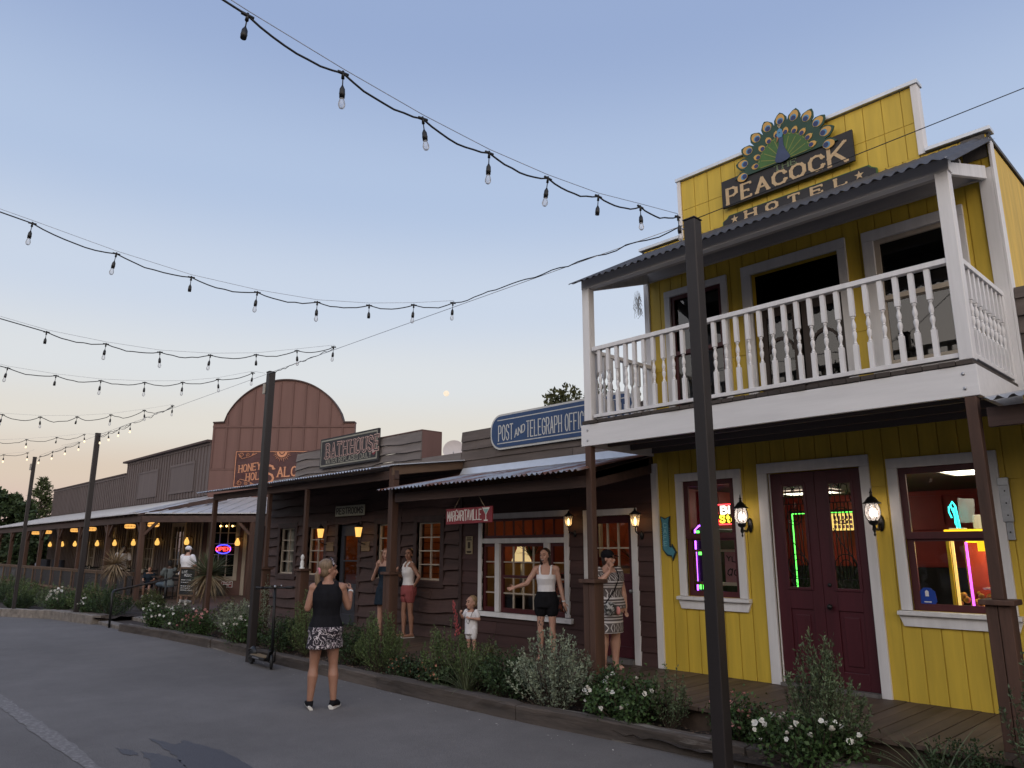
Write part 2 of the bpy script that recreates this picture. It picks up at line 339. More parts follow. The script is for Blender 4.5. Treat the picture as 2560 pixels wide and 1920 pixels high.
def lettering(mb, fr, txt, u0, v0, h, w, gap, st, d0, d1, serif=0.0, slope=0.0, it=0.0, thin=None, mi=0, width=None):
    if width:
        _, x = strokes(txt, h, w, gap); w *= width/x; gap *= width/x
    pls, xe = strokes(txt, h, w, gap, u0, v0, slope, it); q = 0
    for pl in pls:
        for (a, b), (c, e) in zip(pl, pl[1:]):
            q += 1; dx, dy = c-a, e-b; ln = math.hypot(dx, dy)
            if ln < 1e-6: continue
            vert = abs(dy)/ln; s = st*(1 if thin is None else thin+(1-thin)*vert)
            nx, ny = -dy/ln*s/2, dx/ln*s/2; ex, ey = dx/ln*s*.35, dy/ln*s*.35; dd = d1+(q % 7)*.00025
            mb.poly(fr, [(a+nx-ex, b+ny-ey), (a-nx-ex, b-ny-ey), (c-nx+ex, e-ny+ey), (c+nx+ex, e+ny+ey)], d0, dd, mi)
        if serif:
            for (a, b), (c, e) in ((pl[0], pl[1]), (pl[-1], pl[-2])):
                q += 1; hy = st*.55; rel = (b-v0-slope*(a-u0))/h; dd = d1+.0019+(q % 5)*.00025
                if abs(c-a) > abs(e-b)*1.5:   # end of a horizontal arm: upright spur
                    mb.poly(fr, [(a-st*.3, b-serif*(1 if rel > .5 else .1)), (a+st*.3, b-serif*(1 if rel > .5 else .1)), (a+st*.3, b+serif*(.1 if rel > .5 else 1)), (a-st*.3, b+serif*(.1 if rel > .5 else 1))], d0, dd, mi)
                else:
                    mb.poly(fr, [(a-serif, b-hy/2-slope*serif), (a+serif, b-hy/2+slope*serif), (a+serif, b+hy/2+slope*serif), (a-serif, b+hy/2-slope*serif)], d0, dd, mi)
    return xe
# ================================================================ ground
def asphalt():
    m, t, b = nodes('asphalt'); L = t.links.new
    c = N(t, 'ShaderNodeTexCoord'); g = N(t, 'ShaderNodeNewGeometry')
    def noise(sc, det=4, ro=.6): 
        n = N(t, 'ShaderNodeTexNoise'); n.inputs['Scale'].default_value = sc; n.inputs['Detail'].default_value = det; n.inputs['Roughness'].default_value = ro; L(c.outputs['Object'], n.inputs[0]); return n.outputs[0]
    def mr(v, a, b_, c_, d): 
        r = N(t, 'ShaderNodeMapRange'); r.inputs[1].default_value = a; r.inputs[2].default_value = b_; r.inputs[3].default_value = c_; r.inputs[4].default_value = d; L(v, r.inputs[0]); return r.outputs[0]
    def mul(a, b_):
        q = N(t, 'ShaderNodeMath', operation='MULTIPLY'); L(a, q.inputs[0]); L(b_, q.inputs[1]); return q.outputs[0]
    v = mul(mul(mr(noise(.35, 5), .3, .7, .82, 1.16), mr(noise(2.1, 6, .7), .3, .7, .9, 1.1)), mr(noise(160, 2), .25, .75, .72, 1.3))
    vo = N(t, 'ShaderNodeTexVoronoi'); vo.inputs['Scale'].default_value = 95; L(c.outputs['Object'], vo.inputs[0])
    v = mul(v, mr(vo.outputs['Distance'], .0, .6, 1.12, .85))
    vm = N(t, 'ShaderNodeVectorMath', operation='SCALE'); vm.inputs[0].default_value = (.164, .152, .148); L(v, vm.inputs['Scale'])
    L(vm.outputs[0], b.inputs['Base Color']); b.inputs['Roughness'].default_value = .85; b.inputs['Specular IOR Level'].default_value = .3
    bp = N(t, 'ShaderNodeBump'); bp.inputs['Strength'].default_value = .5; bp.inputs['Distance'].default_value = .006; L(vo.outputs['Distance'], bp.inputs['Height']); L(bp.outputs[0], b.inputs['Normal'])
    return m
M['asphalt'] = asphalt()
M['wetstain'] = mat('damp_asphalt', (.062, .058, .066), .6, .15, 60, (1, 1, 1), .4)
M['gravelline'] = mat('pale_grit', (.225, .21, .21), .9, .35, 70, (1, 1, 1), .4, wear=.55, wearcol=(.16, .15, .148), wscale=20)
M['soil'] = mat('dark_mulch', (.040, .029, .024), .95, .75, 14, (1, 1, 1), .9, bdist=.03)
M['kerb'] = mat('weathered_timber_kerb', (.080, .064, .055), .9, .55, 9, H, 1.0, wear=.43, wearcol=(.225, .205, .185), wscale=4.2, island=.22, bdist=.02)
M['stone'] = mat('pale_edging_stone', (.20, .175, .155), .85, .35, 7, (1, 1, 1), .8, island=.25, bdist=.02)
M['plank'] = mat('boardwalk_planks', (.085, .058, .043), .62, .4, 8, (1, .1, 1), .45, island=.22)
m = MB(); m.add([(-900, -700, 0), (700, -700, 0), (700, 900, 0), (-900, 900, 0)], [(0, 1, 2, 3)])
struct(m.build('road', 'asphalt'))
def patch(name, pts, material, z=.004):
    mb = MB(); mb.add([(x, y, z) for x, y in pts], [list(range(len(pts)))]); return struct(mb.build(name, material))
def ragged(pts, k=6, a=.03):
    out = []
    for (x0, y0), (x1, y1) in zip(pts, pts[1:]+pts[:1]):
        for i in range(k):
            t = i/k; out.append((x0+(x1-x0)*t+random.uniform(-a, a), y0+(y1-y0)*t+random.uniform(-a, a)*.6))
    return out
patch('damp_stain', ragged([(-7.75, 2.70), (-7.15, 2.66), (-6.6, 2.60), (-5.3, 2.45), (-5.0, 2.9), (-6.2, 2.98), (-6.9, 3.0), (-7.48, 2.90), (-7.35, 2.80)]), 'wetstain')
patch('damp_stain', ragged([(-7.35, 2.48), (-6.9, 2.42), (-6.0, 2.18), (-5.4, 2.2), (-5.9, 2.42), (-6.75, 2.62), (-7.1, 2.58)]), 'wetstain')
patch('damp_stain', ragged([(-7.6, 2.36), (-7.35, 2.33), (-7.2, 2.42), (-7.4, 2.45)], 4, .02), 'wetstain')
mb = MB(); rn = random.Random(12); n_ = 60
for i in range(n_+1):
    x = -14+7.3*i/n_; w = .085*(1-.6*max(0, (x+8)/1.3) if x > -8 else 1); y = 2.04+rn.uniform(-.012, .012); mb.v += [(x, y-w*rn.uniform(.8, 1.1), .005), (x, y+w*rn.uniform(.8, 1.1), .005)]
for i in range(n_): mb.f.append([2*i, 2*i+2, 2*i+3, 2*i+1]); mb.m.append(0); mb.sm.append(False)
struct(mb.build('grit_line', 'gravelline'))
# planting bed of bark mulch between kerb and boardwalk
def bed(name, x0, x1, y0, y1, z, amp=.02, dx=.1):
    mb = MB(); nx, ny = int((x1-x0)/dx), max(2, int((y1-y0)/dx)); rn = np.random.default_rng(int(abs(x0)*10)+3)
    hh = rn.uniform(-amp, amp, (nx+1, ny+1))
    for i in range(nx+1):
        for j in range(ny+1): mb.v.append((x0+(x1-x0)*i/nx, y0+(y1-y0)*j/ny, z+hh[i, j]))
    for i in range(nx):
        for j in range(ny):
            q = i*(ny+1)+j; mb.f.append([q, q+ny+1, q+ny+2, q+1]); mb.m.append(0); mb.sm.append(True)
    return struct(mb.build(name, 'soil'))
bed('planting_bed', -18.1, 2.5, 5.78, 6.42, .075)
bed('planting_bed', -46, -20.1, 5.45, 7.6, .14, .03, .14)
mb = MB(); mb.add([(-46, 1.5, .13), (-25.4, 3.95, .13), (-24.1, 4.52, .13), (-22.6, 5.18, .13), (-20.1, 5.5, .13), (-20.1, 5.7, .13), (-46, 5.7, .13)], [(0, 1, 2, 3, 4, 5, 6)]); struct(mb.build('planting_bed', 'soil'))
bed('planting_bed', -18.1, -16.0, 6.4, 8.2, .08, .02)
# kerb of old timbers
def kerb_run(name, pts, joints, h=.155, w=.165, material='kerb', seed=1):
    rn = random.Random(seed); mb = MB()
    def at(x):
        for (xa, ya), (xb, yb) in zip(pts, pts[1:]):
            if xa <= x <= xb: return ya+(yb-ya)*(x-xa)/(xb-xa)
        return pts[-1][1]
    for a, b in zip(joints, joints[1:]):
        n = max(3, int((b-a)/.12)); hh = h*rn.uniform(.95, 1.06); dy = rn.uniform(-.012, .012); k = len(mb.v); tw = rn.uniform(-.008, .008)
        prof = [(0, -.03), (.004, hh*.5), (0, hh-.014), (.014, hh), (w-.014, hh+tw), (w, hh-.014), (w, -.03)]
        for i in range(n+1):
            x = a+.006+(b-a-.012)*i/n; y = at(x)+dy; e = .012 if i in (0, n) else 0
            for (py, pz) in prof:
                mb.v.append((x, y+py+rn.uniform(-.006, .006)+(e if py < .08 else -e), pz+rn.uniform(-.006, .006)-e*(pz > .05)))
        p = len(prof)
        for i in range(n):
            for j in range(p-1):
                q = k+i*p+j; mb.f.append([q, q+p, q+p+1, q+1]); mb.m.append(0); mb.sm.append(False)
        mb.f.append([k+j for j in range(p)][::-1]); mb.m.append(0); mb.sm.append(False)
        e0 = k+n*p; mb.f.append([e0+j for j in range(p)]); mb.m.append(0); mb.sm.append(False)
    return struct(mb.build(name, material))
kerb_run('kerb', [(-18.3, 5.42), (-16.2, 5.62), (-13.9, 5.72), (-8.5, 5.67), (-6, 5.69), (-3.4, 5.89), (3, 6.1)], [-18.25, -16.25, -13.95, -12.2, -10.3, -8.5, -5.95, -3.45, -1.2, 1.2, 3])
kerb_run('kerb', [(-25.5, 3.9), (-24.1, 4.4), (-22.6, 5.05), (-20.2, 5.42)], [-25.5, -24.4, -23.2, -21.9, -20.25], .20, .24, 'stone', 4)
kerb_run('kerb', [(-22.8, 5.35), (-20.2, 5.62)], [-22.8, -21.4, -20.2], .20, .2, 'kerb', 5)
# steps up to the saloon walk
mb = MB(); mb.box(-20.2, -18.2, 5.55, 5.8, -.02, .075); mb.box(-20.2, -18.2, 6.3, 6.6, -.02, .13)
struct(mb.build('walk_steps', 'stone', bevel=.012))
mb = MB(); mb.box(-20.2, -18.2, 5.8, 8.1, -.03, .05); struct(mb.build('path', 'soil'))
# boardwalk: planks across the walk, dark edge
mb = MB(); x = -17.4; rn = random.Random(5)
while x < 2.4:
    w = .125; mb.box(x, x+w-.007, 6.33+rn.uniform(-.012, .012), 8.02, .265, .30+rn.uniform(-.003, .003)); x += w
mb.box(-17.4, 2.4, 6.40, 6.44, .05, .262); mb.box(-17.4, 2.4, 7.2, 7.24, .0, .262)
struct(mb.build('boardwalk', 'plank'))
# saloon deck of boards on joists with a low stone footing
mb = MB(); y = 7.9
while y < 11.0:
    mb.box(-47.5, -26.0, y, y+.135, .13, .165); y += .142
struct(mb.build('deck', 'plank'))
mb = MB(); mb.add([(-26.2, 7.75, .15), (-16.9, 7.75, .15), (-16.9, 16, .15), (-27.6, 12.4, .15), (-27.6, 10.8, .15)], [(0, 1, 2, 3, 4)]); mb.box(-26.2, -16.9, 7.7, 7.76, -.02, .148)
struct(mb.build('terrace', 'plank'))
mb = MB(); x = -47.0
while x < -26.5: mb.box(x, x+.1, 7.74, 7.9, .02, .13); x += .55
struct(mb.build('deck_joists', 'beam'))
mb = MB(); rn = random.Random(9); x = -48
while x < -26.5:
    w = rn.uniform(.8, 1.6); mb.box(x, min(x+w, -26.4)-.02, 7.55+rn.uniform(-.03, .03), 7.76, -.02, .055+rn.uniform(-.02, .03)); x += w
struct(mb.build('retaining_edge', 'stone', bevel=.015))
# fallen leaves and grit along the kerb and on the mulch
def litter(name, n, fx, size, material):
    P = np.array([fx() for _ in range(n)]); a = rng.uniform(0, 6.28, n); s = rng.uniform(.5, 1, n)*size
    vs = []; fs = []
    for i in range(n):
        c, d = math.cos(a[i])*s[i], math.sin(a[i])*s[i]; x, y, z = P[i]; t = rng.uniform(0, .5)*s[i]; k = len(vs)
        vs += [(x-c, y-d, z), (x+d*.5, y-c*.5, z+t), (x+c, y+d, z+t*.6), (x-d*.5, y+c*.5, z+.001)]; fs.append((k, k+1, k+2, k+3))
    me = bpy.data.meshes.new(name); me.from_pydata(vs, [], fs); me.materials.append(M[material]); o = bpy.data.objects.new(name, me); COL.objects.link(o); o['kind'] = 'stuff'; return o
M['leaflitter'] = mat('dry_leaf', (.16, .105, .075), .9, .5, 5, (1, 1, 1), 0, island=.7)
M['palegrit'] = mat('pale_petal', (.50, .47, .44), .9, .2, 5, (1, 1, 1), 0, island=.3)
litter('mulch_litter', 5200, lambda: (rng.uniform(-18, 1.5), rng.uniform(5.86, 6.34), .085+rng.uniform(0, .018)), .022, 'leaflitter')
litter('fallen_petals', 60, lambda: (rng.uniform(-16, -3.5), 5.66-abs(rng.normal(0, .22)), .004), .016, 'palegrit')
# ================================================================ shared house parts
def win_unit(parent, fr, u0, u1, v0, v1, trim='white', sash='maroon2', cas=.1, nx=1, ny=1, split=None, sill=True, sw=.05, bar=.016, pane='glass', name='window', bead=None):
    """casing > sash > bars, pane and sill; u0..v1 is the opening"""
    mb = MB(); mb.fbox(fr, u0-cas, u0, v0-(0 if sill else cas), v1, -.03, .030); mb.fbox(fr, u1, u1+cas, v0-(0 if sill else cas), v1, -.03, .030); mb.fbox(fr, u0-cas, u1+cas, v1, v1+cas, -.03, .033)
    if not sill: mb.fbox(fr, u0, u1, v0-cas, v0, -.03, .03)
    w = mb.build(name, trim, parent, .004)
    if sill:
        mb = MB(); mb.hexa([fr(u0-cas-.03, v0-.045, .07), fr(u1+cas+.03, v0-.045, .07), fr(u1+cas+.03, v0-.045, -.03), fr(u0-cas-.03, v0-.045, -.03), fr(u0-cas-.03, v0-.008, .07), fr(u1+cas+.03, v0-.008, .07), fr(u1+cas+.03, v0, -.03), fr(u0-cas-.03, v0, -.03)])
        mb.poly(fr, [(u0-cas+.01, v0-.15), (u1+cas-.01, v0-.15), (u1+cas+.03, v0-.046), (u0-cas-.03, v0-.046)], 0, .028)
        mb.build('sill', trim, w, .003)
    mb = MB(); sp = split if split else None
    def frame(a, b, c, d, d0, d1):
        mb.fbox(fr, a, a+sw, c, d, d0, d1); mb.fbox(fr, b-sw, b, c, d, d0, d1); mb.fbox(fr, a+sw, b-sw, c, c+sw, d0, d1); mb.fbox(fr, a+sw, b-sw, d-sw, d, d0, d1)
    if sp: frame(u0, u1, sp-.02, v1, -.03, -.001); frame(u0, u1, v0, sp+.02, -.062, -.033)
    else: frame(u0, u1, v0, v1, -.03, -.001)
    mb.build('sash', sash, w)
    if nx > 1 or ny > 1:
        mb = MB()
        for i in range(1, nx): x = u0+sw+(u1-u0-2*sw)*i/nx; mb.fbox(fr, x-bar/2, x+bar/2, v0+sw, v1-sw, -.036, -.006)
        for j in range(1, ny): z = v0+sw+(v1-v0-2*sw)*j/ny; mb.fbox(fr, u0+sw, u1-sw, z-bar/2, z+bar/2, -.0355, -.0065)
        mb.build('glazing_bars', bead or trim, w)
    mb = MB(); p = [fr(u0+sw*.5, v0+sw*.5, -.045), fr(u1-sw*.5, v0+sw*.5, -.045), fr(u1-sw*.5, v1-sw*.5, -.045), fr(u0+sw*.5, v1-sw*.5, -.045)]; mb.add(p, [(0, 1, 2, 3)])
    mb.build('pane', pane, w)
    return w
def room(parent, fr, u0, u1, v0, v1, dep, mats, name='room', front=-.10):
    """inside of a room behind the wall: floor, walls, ceiling (material slots wall, floor, ceiling)"""
    mb = MB(); a, b = front, -dep
    mb.add([fr(u0, v0, b), fr(u1, v0, b), fr(u1, v1, b), fr(u0, v1, b)], [(0, 1, 2, 3)], 0)
    mb.add([fr(u0, v0, a), fr(u0, v0, b), fr(u0, v1, b), fr(u0, v1, a)], [(0, 1, 2, 3)], 0)
    mb.add([fr(u1, v0, a), fr(u1, v0, b), fr(u1, v1, b), fr(u1, v1, a)], [(3, 2, 1, 0)], 0)
    mb.add([fr(u0, v0, a), fr(u1, v0, a), fr(u1, v0, b), fr(u0, v0, b)], [(0, 1, 2, 3)], 1)
    mb.add([fr(u0, v1, a), fr(u1, v1, a), fr(u1, v1, b), fr(u0, v1, b)], [(3, 2, 1, 0)], 2)
    return mb.build(name, mats, parent)
M['warmbulb'] = emis('warm_bulb', (1.0, .60, .20), 7); M['warmglass'] = emis('warm_lit_glass', (1.0, .55, .13), 1.15); M['whitebulb'] = emis('white_bulb', (1.0, .80, .66), 6)
M['amberglass'] = emis('amber_lit_glass', (1.0, .50, .12), 1.1)
def lamp_light(parent, loc, w, col=(1, .62, .28), r=.04):
    l = bpy.data.lights.new('lamp_light', 'POINT'); l.energy = w; l.color = col; l.shadow_soft_size = r
    o = bpy.data.objects.new('lamp_light', l); COL.objects.link(o); o.parent = parent; o.location = Vector(loc)-parent_loc(parent); return o
def post(name, x, y, z0, z1, w, label, cat='post', material='post', pedestal=None, cap=True, group=None):
    t = thing(name, label, cat, (x, y, z0), group); mb = MB(); pz = pedestal or z0
    mb.box(x-w/2, x+w/2, y-w/2, y+w/2, (pz+.04) if pedestal else z0, z1); mb.build('shaft', material, t, .006)
    if pedestal:
        q = .0825; mb = MB()
        for sx in (-1, 1): mb.box(x+(0 if sx > 0 else -q), x+(q if sx > 0 else 0)-(.004 if sx < 0 else 0), y-q, y+q, z0, pz)
        mb.build('pedestal', material, t, .006)
        mb = MB(); mb.box(x-.118, x+.118, y-.118, y+.118, pz, pz+.04); mb.build('cap', material, t, .006)
    return t
# ================================================================ the yellow hotel
HT = thing('hotel_building', 'bright yellow two storey timber hotel with white trimmed balcony and false front', 'building', (-3.67, 8.0, .30))
ops = [(-5.31, -4.60, 1.18, 2.56), (-4.17, -3.13, .30, 2.58), (-2.76, -1.98, 1.15, 2.53), (-5.36, -4.60, 3.4, 5.01), (-4.19, -3.13, 3.2, 5.0), (-2.74, -1.98, 3.6, 4.99)]
mb = MB(); vboards(mb, F8, -5.76, -1.58, .30, 5.77, ops, .176, .011, -.02, 0, seams=(2.36, 4.02), start=-5.70)
vboards(mb, F8, -5.13, -2.15, 5.772, 6.59, [], .2, .008, -.02, 0, seams=(6.17,), start=-5.10)
vboards(mb, F8, -5.76, -1.58, .30, 5.77, ops, 9, 0, -.10, -.012)
mb.fbox(F8, -5.13, -2.15, 5.77, 6.59, -.06, -.012)
mb.build('wall', 'yellow', HT)
M['yellowside'] = mat('weathered_yellow_paint', (.62, .41, .06), .65, .22, 9, (1, 1, .1), .6, wear=.36, wearcol=(.44, .27, .08), wscale=7)
mb = MB(); mb.hexa([(-1.66, 8.1, .3), (-1.58, 8.1, .3), (-1.58, 16, .3), (-1.66, 16, .3), (-1.66, 8.1, 5.72), (-1.58, 8.1, 5.72), (-1.58, 16, 5.62), (-1.66, 16, 5.62)])
mb.build('wall', 'yellowside', HT)
mb = MB(); mb.box(-5.76, -5.68, 8.1, 16, .3, 5.7); mb.box(-5.68, -1.66, 15.9, 16, .3, 5.65); mb.build('wall', 'yellowside', HT)
mb = MB(); mb.hexa([(-5.8, 8.02, 5.74), (-1.56, 8.02, 5.74), (-1.56, 16.1, 5.64), (-5.8, 16.1, 5.64), (-5.8, 8.02, 5.78), (-1.56, 8.02, 5.78), (-1.56, 16.1, 5.68), (-5.8, 16.1, 5.68)]); mb.build('roof', 'tindark', HT)
# white trims: corner boards, parapet caps
for q in ((-5.78, -5.685, .30, 2.82, -.06, .028), (-5.77, -5.69, 3.2, 5.3, -.08, .03), (-1.69, -1.575, 3.15, 5.40, -.1, .03), (-1.574, -1.55, .30, 5.70, -.11, .03), (-2.19, -2.125, 5.78, 6.60, -.10, .022), (-5.155, -5.105, 5.78, 6.60, -.10, .022)):
    mb = MB(); mb.fbox(F8, *q); mb.build('corner_trim', 'white', HT, .003)
mb = MB(); mb.fbox(F8, -5.17, -2.11, 6.6, 6.645, -.12, .04); mb.fbox(F8, -5.82, -5.157, 5.79, 5.83, -.12, .04); mb.fbox(F8, -2.123, -1.53, 5.79, 5.83, -.12, .04)
mb.build('parapet_cap', 'flash', HT, .003)
M['greyvent'] = mat('grey_bare_boards', (.13, .12, .115), .85, .3, 9, V, .4)
mb = MB(); mb.fbox(F8, -1.80, -1.59, 5.52, 5.77, .002, .012); mb.build('bare_patch', 'greyvent', HT)
# ground floor windows, red room behind
M['stain'] = mat('scuffed_white', (.62, .60, .60), .6, .15, 9, H, .3, wear=.36, wearcol=(.2, .17, .15), wscale=6)
w1 = win_unit(HT, F8, -5.31, -4.60, 1.18, 2.56, split=1.88, sw=.065)
w2 = win_unit(HT, F8, -2.76, -1.98, 1.15, 2.53, split=1.85, sw=.065)
M['floorwood'] = mat('dark_floor', (.05, .035, .028), .5, .3, 4, (1, .1, 1), .1); M['ceil'] = mat('dim_ceiling', (.13, .10, .095), .9, .1, 3, (1, 1, 1), .1)
room(HT, F8, -5.66, -1.68, .32, 2.53, 3.4, ['redpanel', 'floorwood', 'ceil'])
mb = MB()
for k in range(8):      # wainscot rails and stiles on the red walls
    u = -5.55+k*.52; mb.fbox(F8, u, u+.07, 1.55, 2.5, -3.395, -3.37)
for z in (1.5, 2.0, 2.46): mb.fbox(F8, -5.64, -1.7, z, z+.06, -3.394, -3.365)
for k in range(6):
    d = .35+k*.5; mb.box(-5.655, -5.635, 8+d, 8+d+.07, 1.56, 2.5); mb.box(-1.705, -1.685, 8+d, 8+d+.07, 1.56, 2.5)
mb.box(-5.655, -5.63, 8.2, 11.3, 2.0, 2.06); mb.build('wainscot', 'redpanel', HT)
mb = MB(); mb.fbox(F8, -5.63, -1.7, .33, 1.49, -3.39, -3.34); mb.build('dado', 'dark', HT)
M['paneltube'] = emis('lit_ceiling_panel', (1.0, .93, .74), 5.5)
def ceiling_panel(x0, x1, y0, y1, z, label, w):
    t = thing('ceiling_light', label, 'ceiling light', ((x0+x1)/2, (y0+y1)/2, z)); mb = MB()
    for a in ((x0-.03, x0, y0-.03, y1+.03), (x1, x1+.03, y0-.03, y1+.03), (x0, x1, y0-.03, y0), (x0, x1, y1, y1+.03)): mb.box(*a, z-.03, z)
    mb.build('frame', 'white', t); mb = MB(); mb.box(x0, x1, y0, y1, z-.02, z-.005); mb.build('diffuser', 'paneltube', t); lamp_light(t, ((x0+x1)/2, (y0+y1)/2, z-.1), w, (1, .88, .72), .2)
    return t
ceiling_panel(-2.45, -1.85, 8.16, 8.78, 2.515, 'bright ceiling panel lit inside the right hotel window', 8)
ceiling_panel(-5.0, -4.3, 9.9, 10.3, 2.515, 'ceiling panel lit inside the left hotel window', 8)
# double door
def door_leaf(u0, u1, name='door'):
    mb = MB(); a, b = u0+.003, u1-.0005; g0, g1 = a+.14, b-.12; D0, D1 = -.075, -.035
    mb.fbox(F8, a, g0, .335, 2.57, D0, D1); mb.fbox(F8, g1, b, .335, 2.57, D0, D1); mb.fbox(F8, g0, g1, 2.43, 2.57, D0, D1); mb.fbox(F8, g0, g1, 1.10, 1.32, D0, D1); mb.fbox(F8, g0, g1, .335, .5, D0, D1)
    mb.fbox(F8, g0, g1, .5, 1.10, D0, D1-.016); mb.fbox(F8, g0+.05, g1-.05, .56, 1.04, D1-.0155, D1-.004)
    for (p, q, r, s_) in ((g0-.02, g0+.012, 1.3, 2.45), (g1-.012, g1+.02, 1.3, 2.45)): mb.fbox(F8, p, q, r, s_, D1, D1+.012)
    mb.fbox(F8, g0+.012, g1-.012, 1.3, 1.33, D1, D1+.012); mb.fbox(F8, g0+.012, g1-.012, 2.42, 2.45, D1, D1+.012)
    o = mb.build(name, 'maroon', HT, .004)
    mb = MB(); mb.add([F8(g0, 1.3, -.06), F8(g1, 1.3, -.06), F8(g1, 2.45, -.06), F8(g0, 2.45, -.06)], [(0, 1, 2, 3)]); mb.build('pane', 'glass', o)
    mb = MB(); c = (g0+g1)/2; hw = (g1-g0)/2-.012; rr = .0055          # wrought iron grille
    P = lambda u, v: F8(u, v, D1+.006)
    for z in (1.42, 2.22): mb.tube([P(g0, z), P(g1, z)], rr, 5)
    for k in (-.66, -.33, 0, .33, .66): mb.tube([P(c+k*hw, 1.42), P(c+k*hw, 2.22)], rr, 5)
    for s_ in (-1, 1):
        mb.tube([P(c+s_*hw*.5, 2.22), P(c+s_*hw*.5, 2.29), P(c+s_*hw*.75, 2.33), P(c+s_*hw*.7, 2.4), P(c+s_*hw*.35, 2.42), P(c+s_*hw*.1, 2.39), P(c+s_*hw*.12, 2.36)], rr, 5)
        mb.tube([P(c+s_*hw*.98, 2.22), P(c+s_*hw*.85, 2.28), P(c+s_*hw*.95, 2.31), P(c+s_*hw, 2.28)], rr, 5)
        for k in (.3, .7): mb.tube([P(c+s_*hw*k, 1.42), P(c+s_*hw*(k+.15), 1.39), P(c+s_*hw*(k-.1), 1.36), P(c+s_*hw*(k+.1), 1.33)], rr*.8, 5)
    mb.tube([P(c, 2.22), P(c, 2.42)], rr, 5)
    for q, (cz, ra) in enumerate(((2.08, .085), (2.08, .05), (1.56, .115), (1.56, .06))):
        mb.tube([P(c+ra*math.cos(t*.4488), cz+ra*1.05*math.sin(t*.4488)) for t in range(15)], rr, 5)
    mb.tube([P(c-hw*.85, 1.95), P(c-hw*.3, 1.8), P(c+hw*.5, 1.68), P(c+hw*.95, 1.56)], rr, 5)
    mb.build('grille', 'black', o); return o
dl = door_leaf(-4.17, -3.65); dr = door_leaf(-3.65, -3.13)
mb = MB(); mb.ell(F8(-3.575, 1.14, .015), (.03, .03, .03)); mb.tube([F8(-3.575, 1.14, -.04), F8(-3.575, 1.14, .01)], .012, 8); mb.ell(F8(-3.575, 1.36, -.03), (.022, .012, .022)); mb.build('door_knob', 'black', dr)
mb = MB(); c = .115
mb.fbox(F8, -4.17-c, -4.17, .30, 2.58, -.02, .03); mb.fbox(F8, -3.13, -3.13+c*.85, .30, 2.58, -.02, .03); mb.fbox(F8, -4.17-c, -3.13+c*.85, 2.58, 2.58+c, -.02, .033)
mb.fbox(F8, -4.195, -4.158, .30, 2.575, -.10, -.022); mb.fbox(F8, -3.142, -3.105, .30, 2.575, -.10, -.022); mb.build('door_frame', 'white', HT, .004)
mb = MB(); mb.fbox(F8, -4.17, -3.13, .30, .333, -.1, .05); mb.build('threshold', 'greyvent', HT)
# upstairs windows and doorway
u1 = win_unit(HT, F8, -5.36, -4.60, 3.4, 5.01, split=4.22, sill=False, cas=.085, pane='glassup')
u3 = win_unit(HT, F8, -2.74, -1.98, 3.6, 4.99, sash='cream', split=4.32, cas=.115, sill=True, pane='glassup')
mb = MB(); c = .12; mb.fbox(F8, -4.19-c, -4.19, 3.2, 5.0, -.02, .03); mb.fbox(F8, -3.13, -3.13+c*.8, 3.2, 5.0, -.02, .03); mb.fbox(F8, -4.19-c, -3.13+c*.8, 5.0, 5.12, -.02, .033); mb.build('door_frame', 'white', HT, .004)
M['woodold'] = mat('old_brown_door', (.045, .028, .022), .5, .35, 7, V, .3)
for a, b in ((-4.17, -3.67), (-3.64, -3.15)):
    mb = MB(); mb.fbox(F8, a, a+.09, 3.22, 4.55, -.12, -.08); mb.fbox(F8, b-.09, b, 3.22, 4.55, -.12, -.08); mb.fbox(F8, a+.09, b-.09, 4.44, 4.55, -.12, -.08); mb.fbox(F8, a+.09, b-.09, 3.22, 3.6, -.12, -.085)
    for k in range(9):
        t0, t1 = math.pi*k/9, math.pi*(k+1)/9; cc = (a+b)/2; r0 = (b-a)/2-.09
        mb.poly(F8, [(cc+r0*math.cos(t0), 4.0+.18*math.sin(t0)), (cc+r0*math.cos(t1), 4.0+.18*math.sin(t1)), (cc+r0*.86*math.cos(t1), 4.0+.14*math.sin(t1)), (cc+r0*.86*math.cos(t0), 4.0+.14*math.sin(t0))], -.118, -.082)
    d = mb.build('door', 'woodold', HT); mb = MB(); mb.add([F8(a+.08, 3.58, -.1), F8(b-.08, 3.58, -.1), F8(b-.08, 4.46, -.1), F8(a+.08, 4.46, -.1)], [(0, 1, 2, 3)]); mb.build('pane', 'glassup', d)
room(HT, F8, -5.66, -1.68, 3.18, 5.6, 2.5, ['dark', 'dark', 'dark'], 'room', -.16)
# balcony
BY = 6.6
mb = MB(); rn = random.Random(2); x = -5.74
while x < -1.62:
    mb.box(x, min(x+.118, -1.61), BY+.0+rn.uniform(-.022, .0), 8.0, 3.175, 3.212+rn.uniform(-.003, .003)); x += .125
deck = mb.build('balcony_deck', 'rail_gap', HT)
mb = MB(); mb.box(-5.76, -1.6, BY, BY+.04, 2.915, 3.168); mb.box(-1.64, -1.601, BY+.041, 7.99, 2.915, 3.168); mb.box(-5.76, -5.72, BY+.041, 7.99, 2.915, 3.168); fa = mb.build('fascia', 'whiteh', HT, .004)
mb = MB()
for x in (-5.66, -1.70):
    for z in (2.98, 3.10): mb.ell((x, BY-.004, z), (.014, .008, .014), 8, 5)
mb.build('bolt', 'steel', fa)
mb = MB(); 
for y in (7.05, 7.5, 7.95): mb.box(-5.71, -1.65, y-.022, y+.022, 2.95, 3.17)
mb.build('joist', 'soffit', HT); mb = MB(); mb.box(-5.71, -1.65, 6.66, 7.98, 3.168, 3.173); mb.build('soffit', 'soffit', HT)
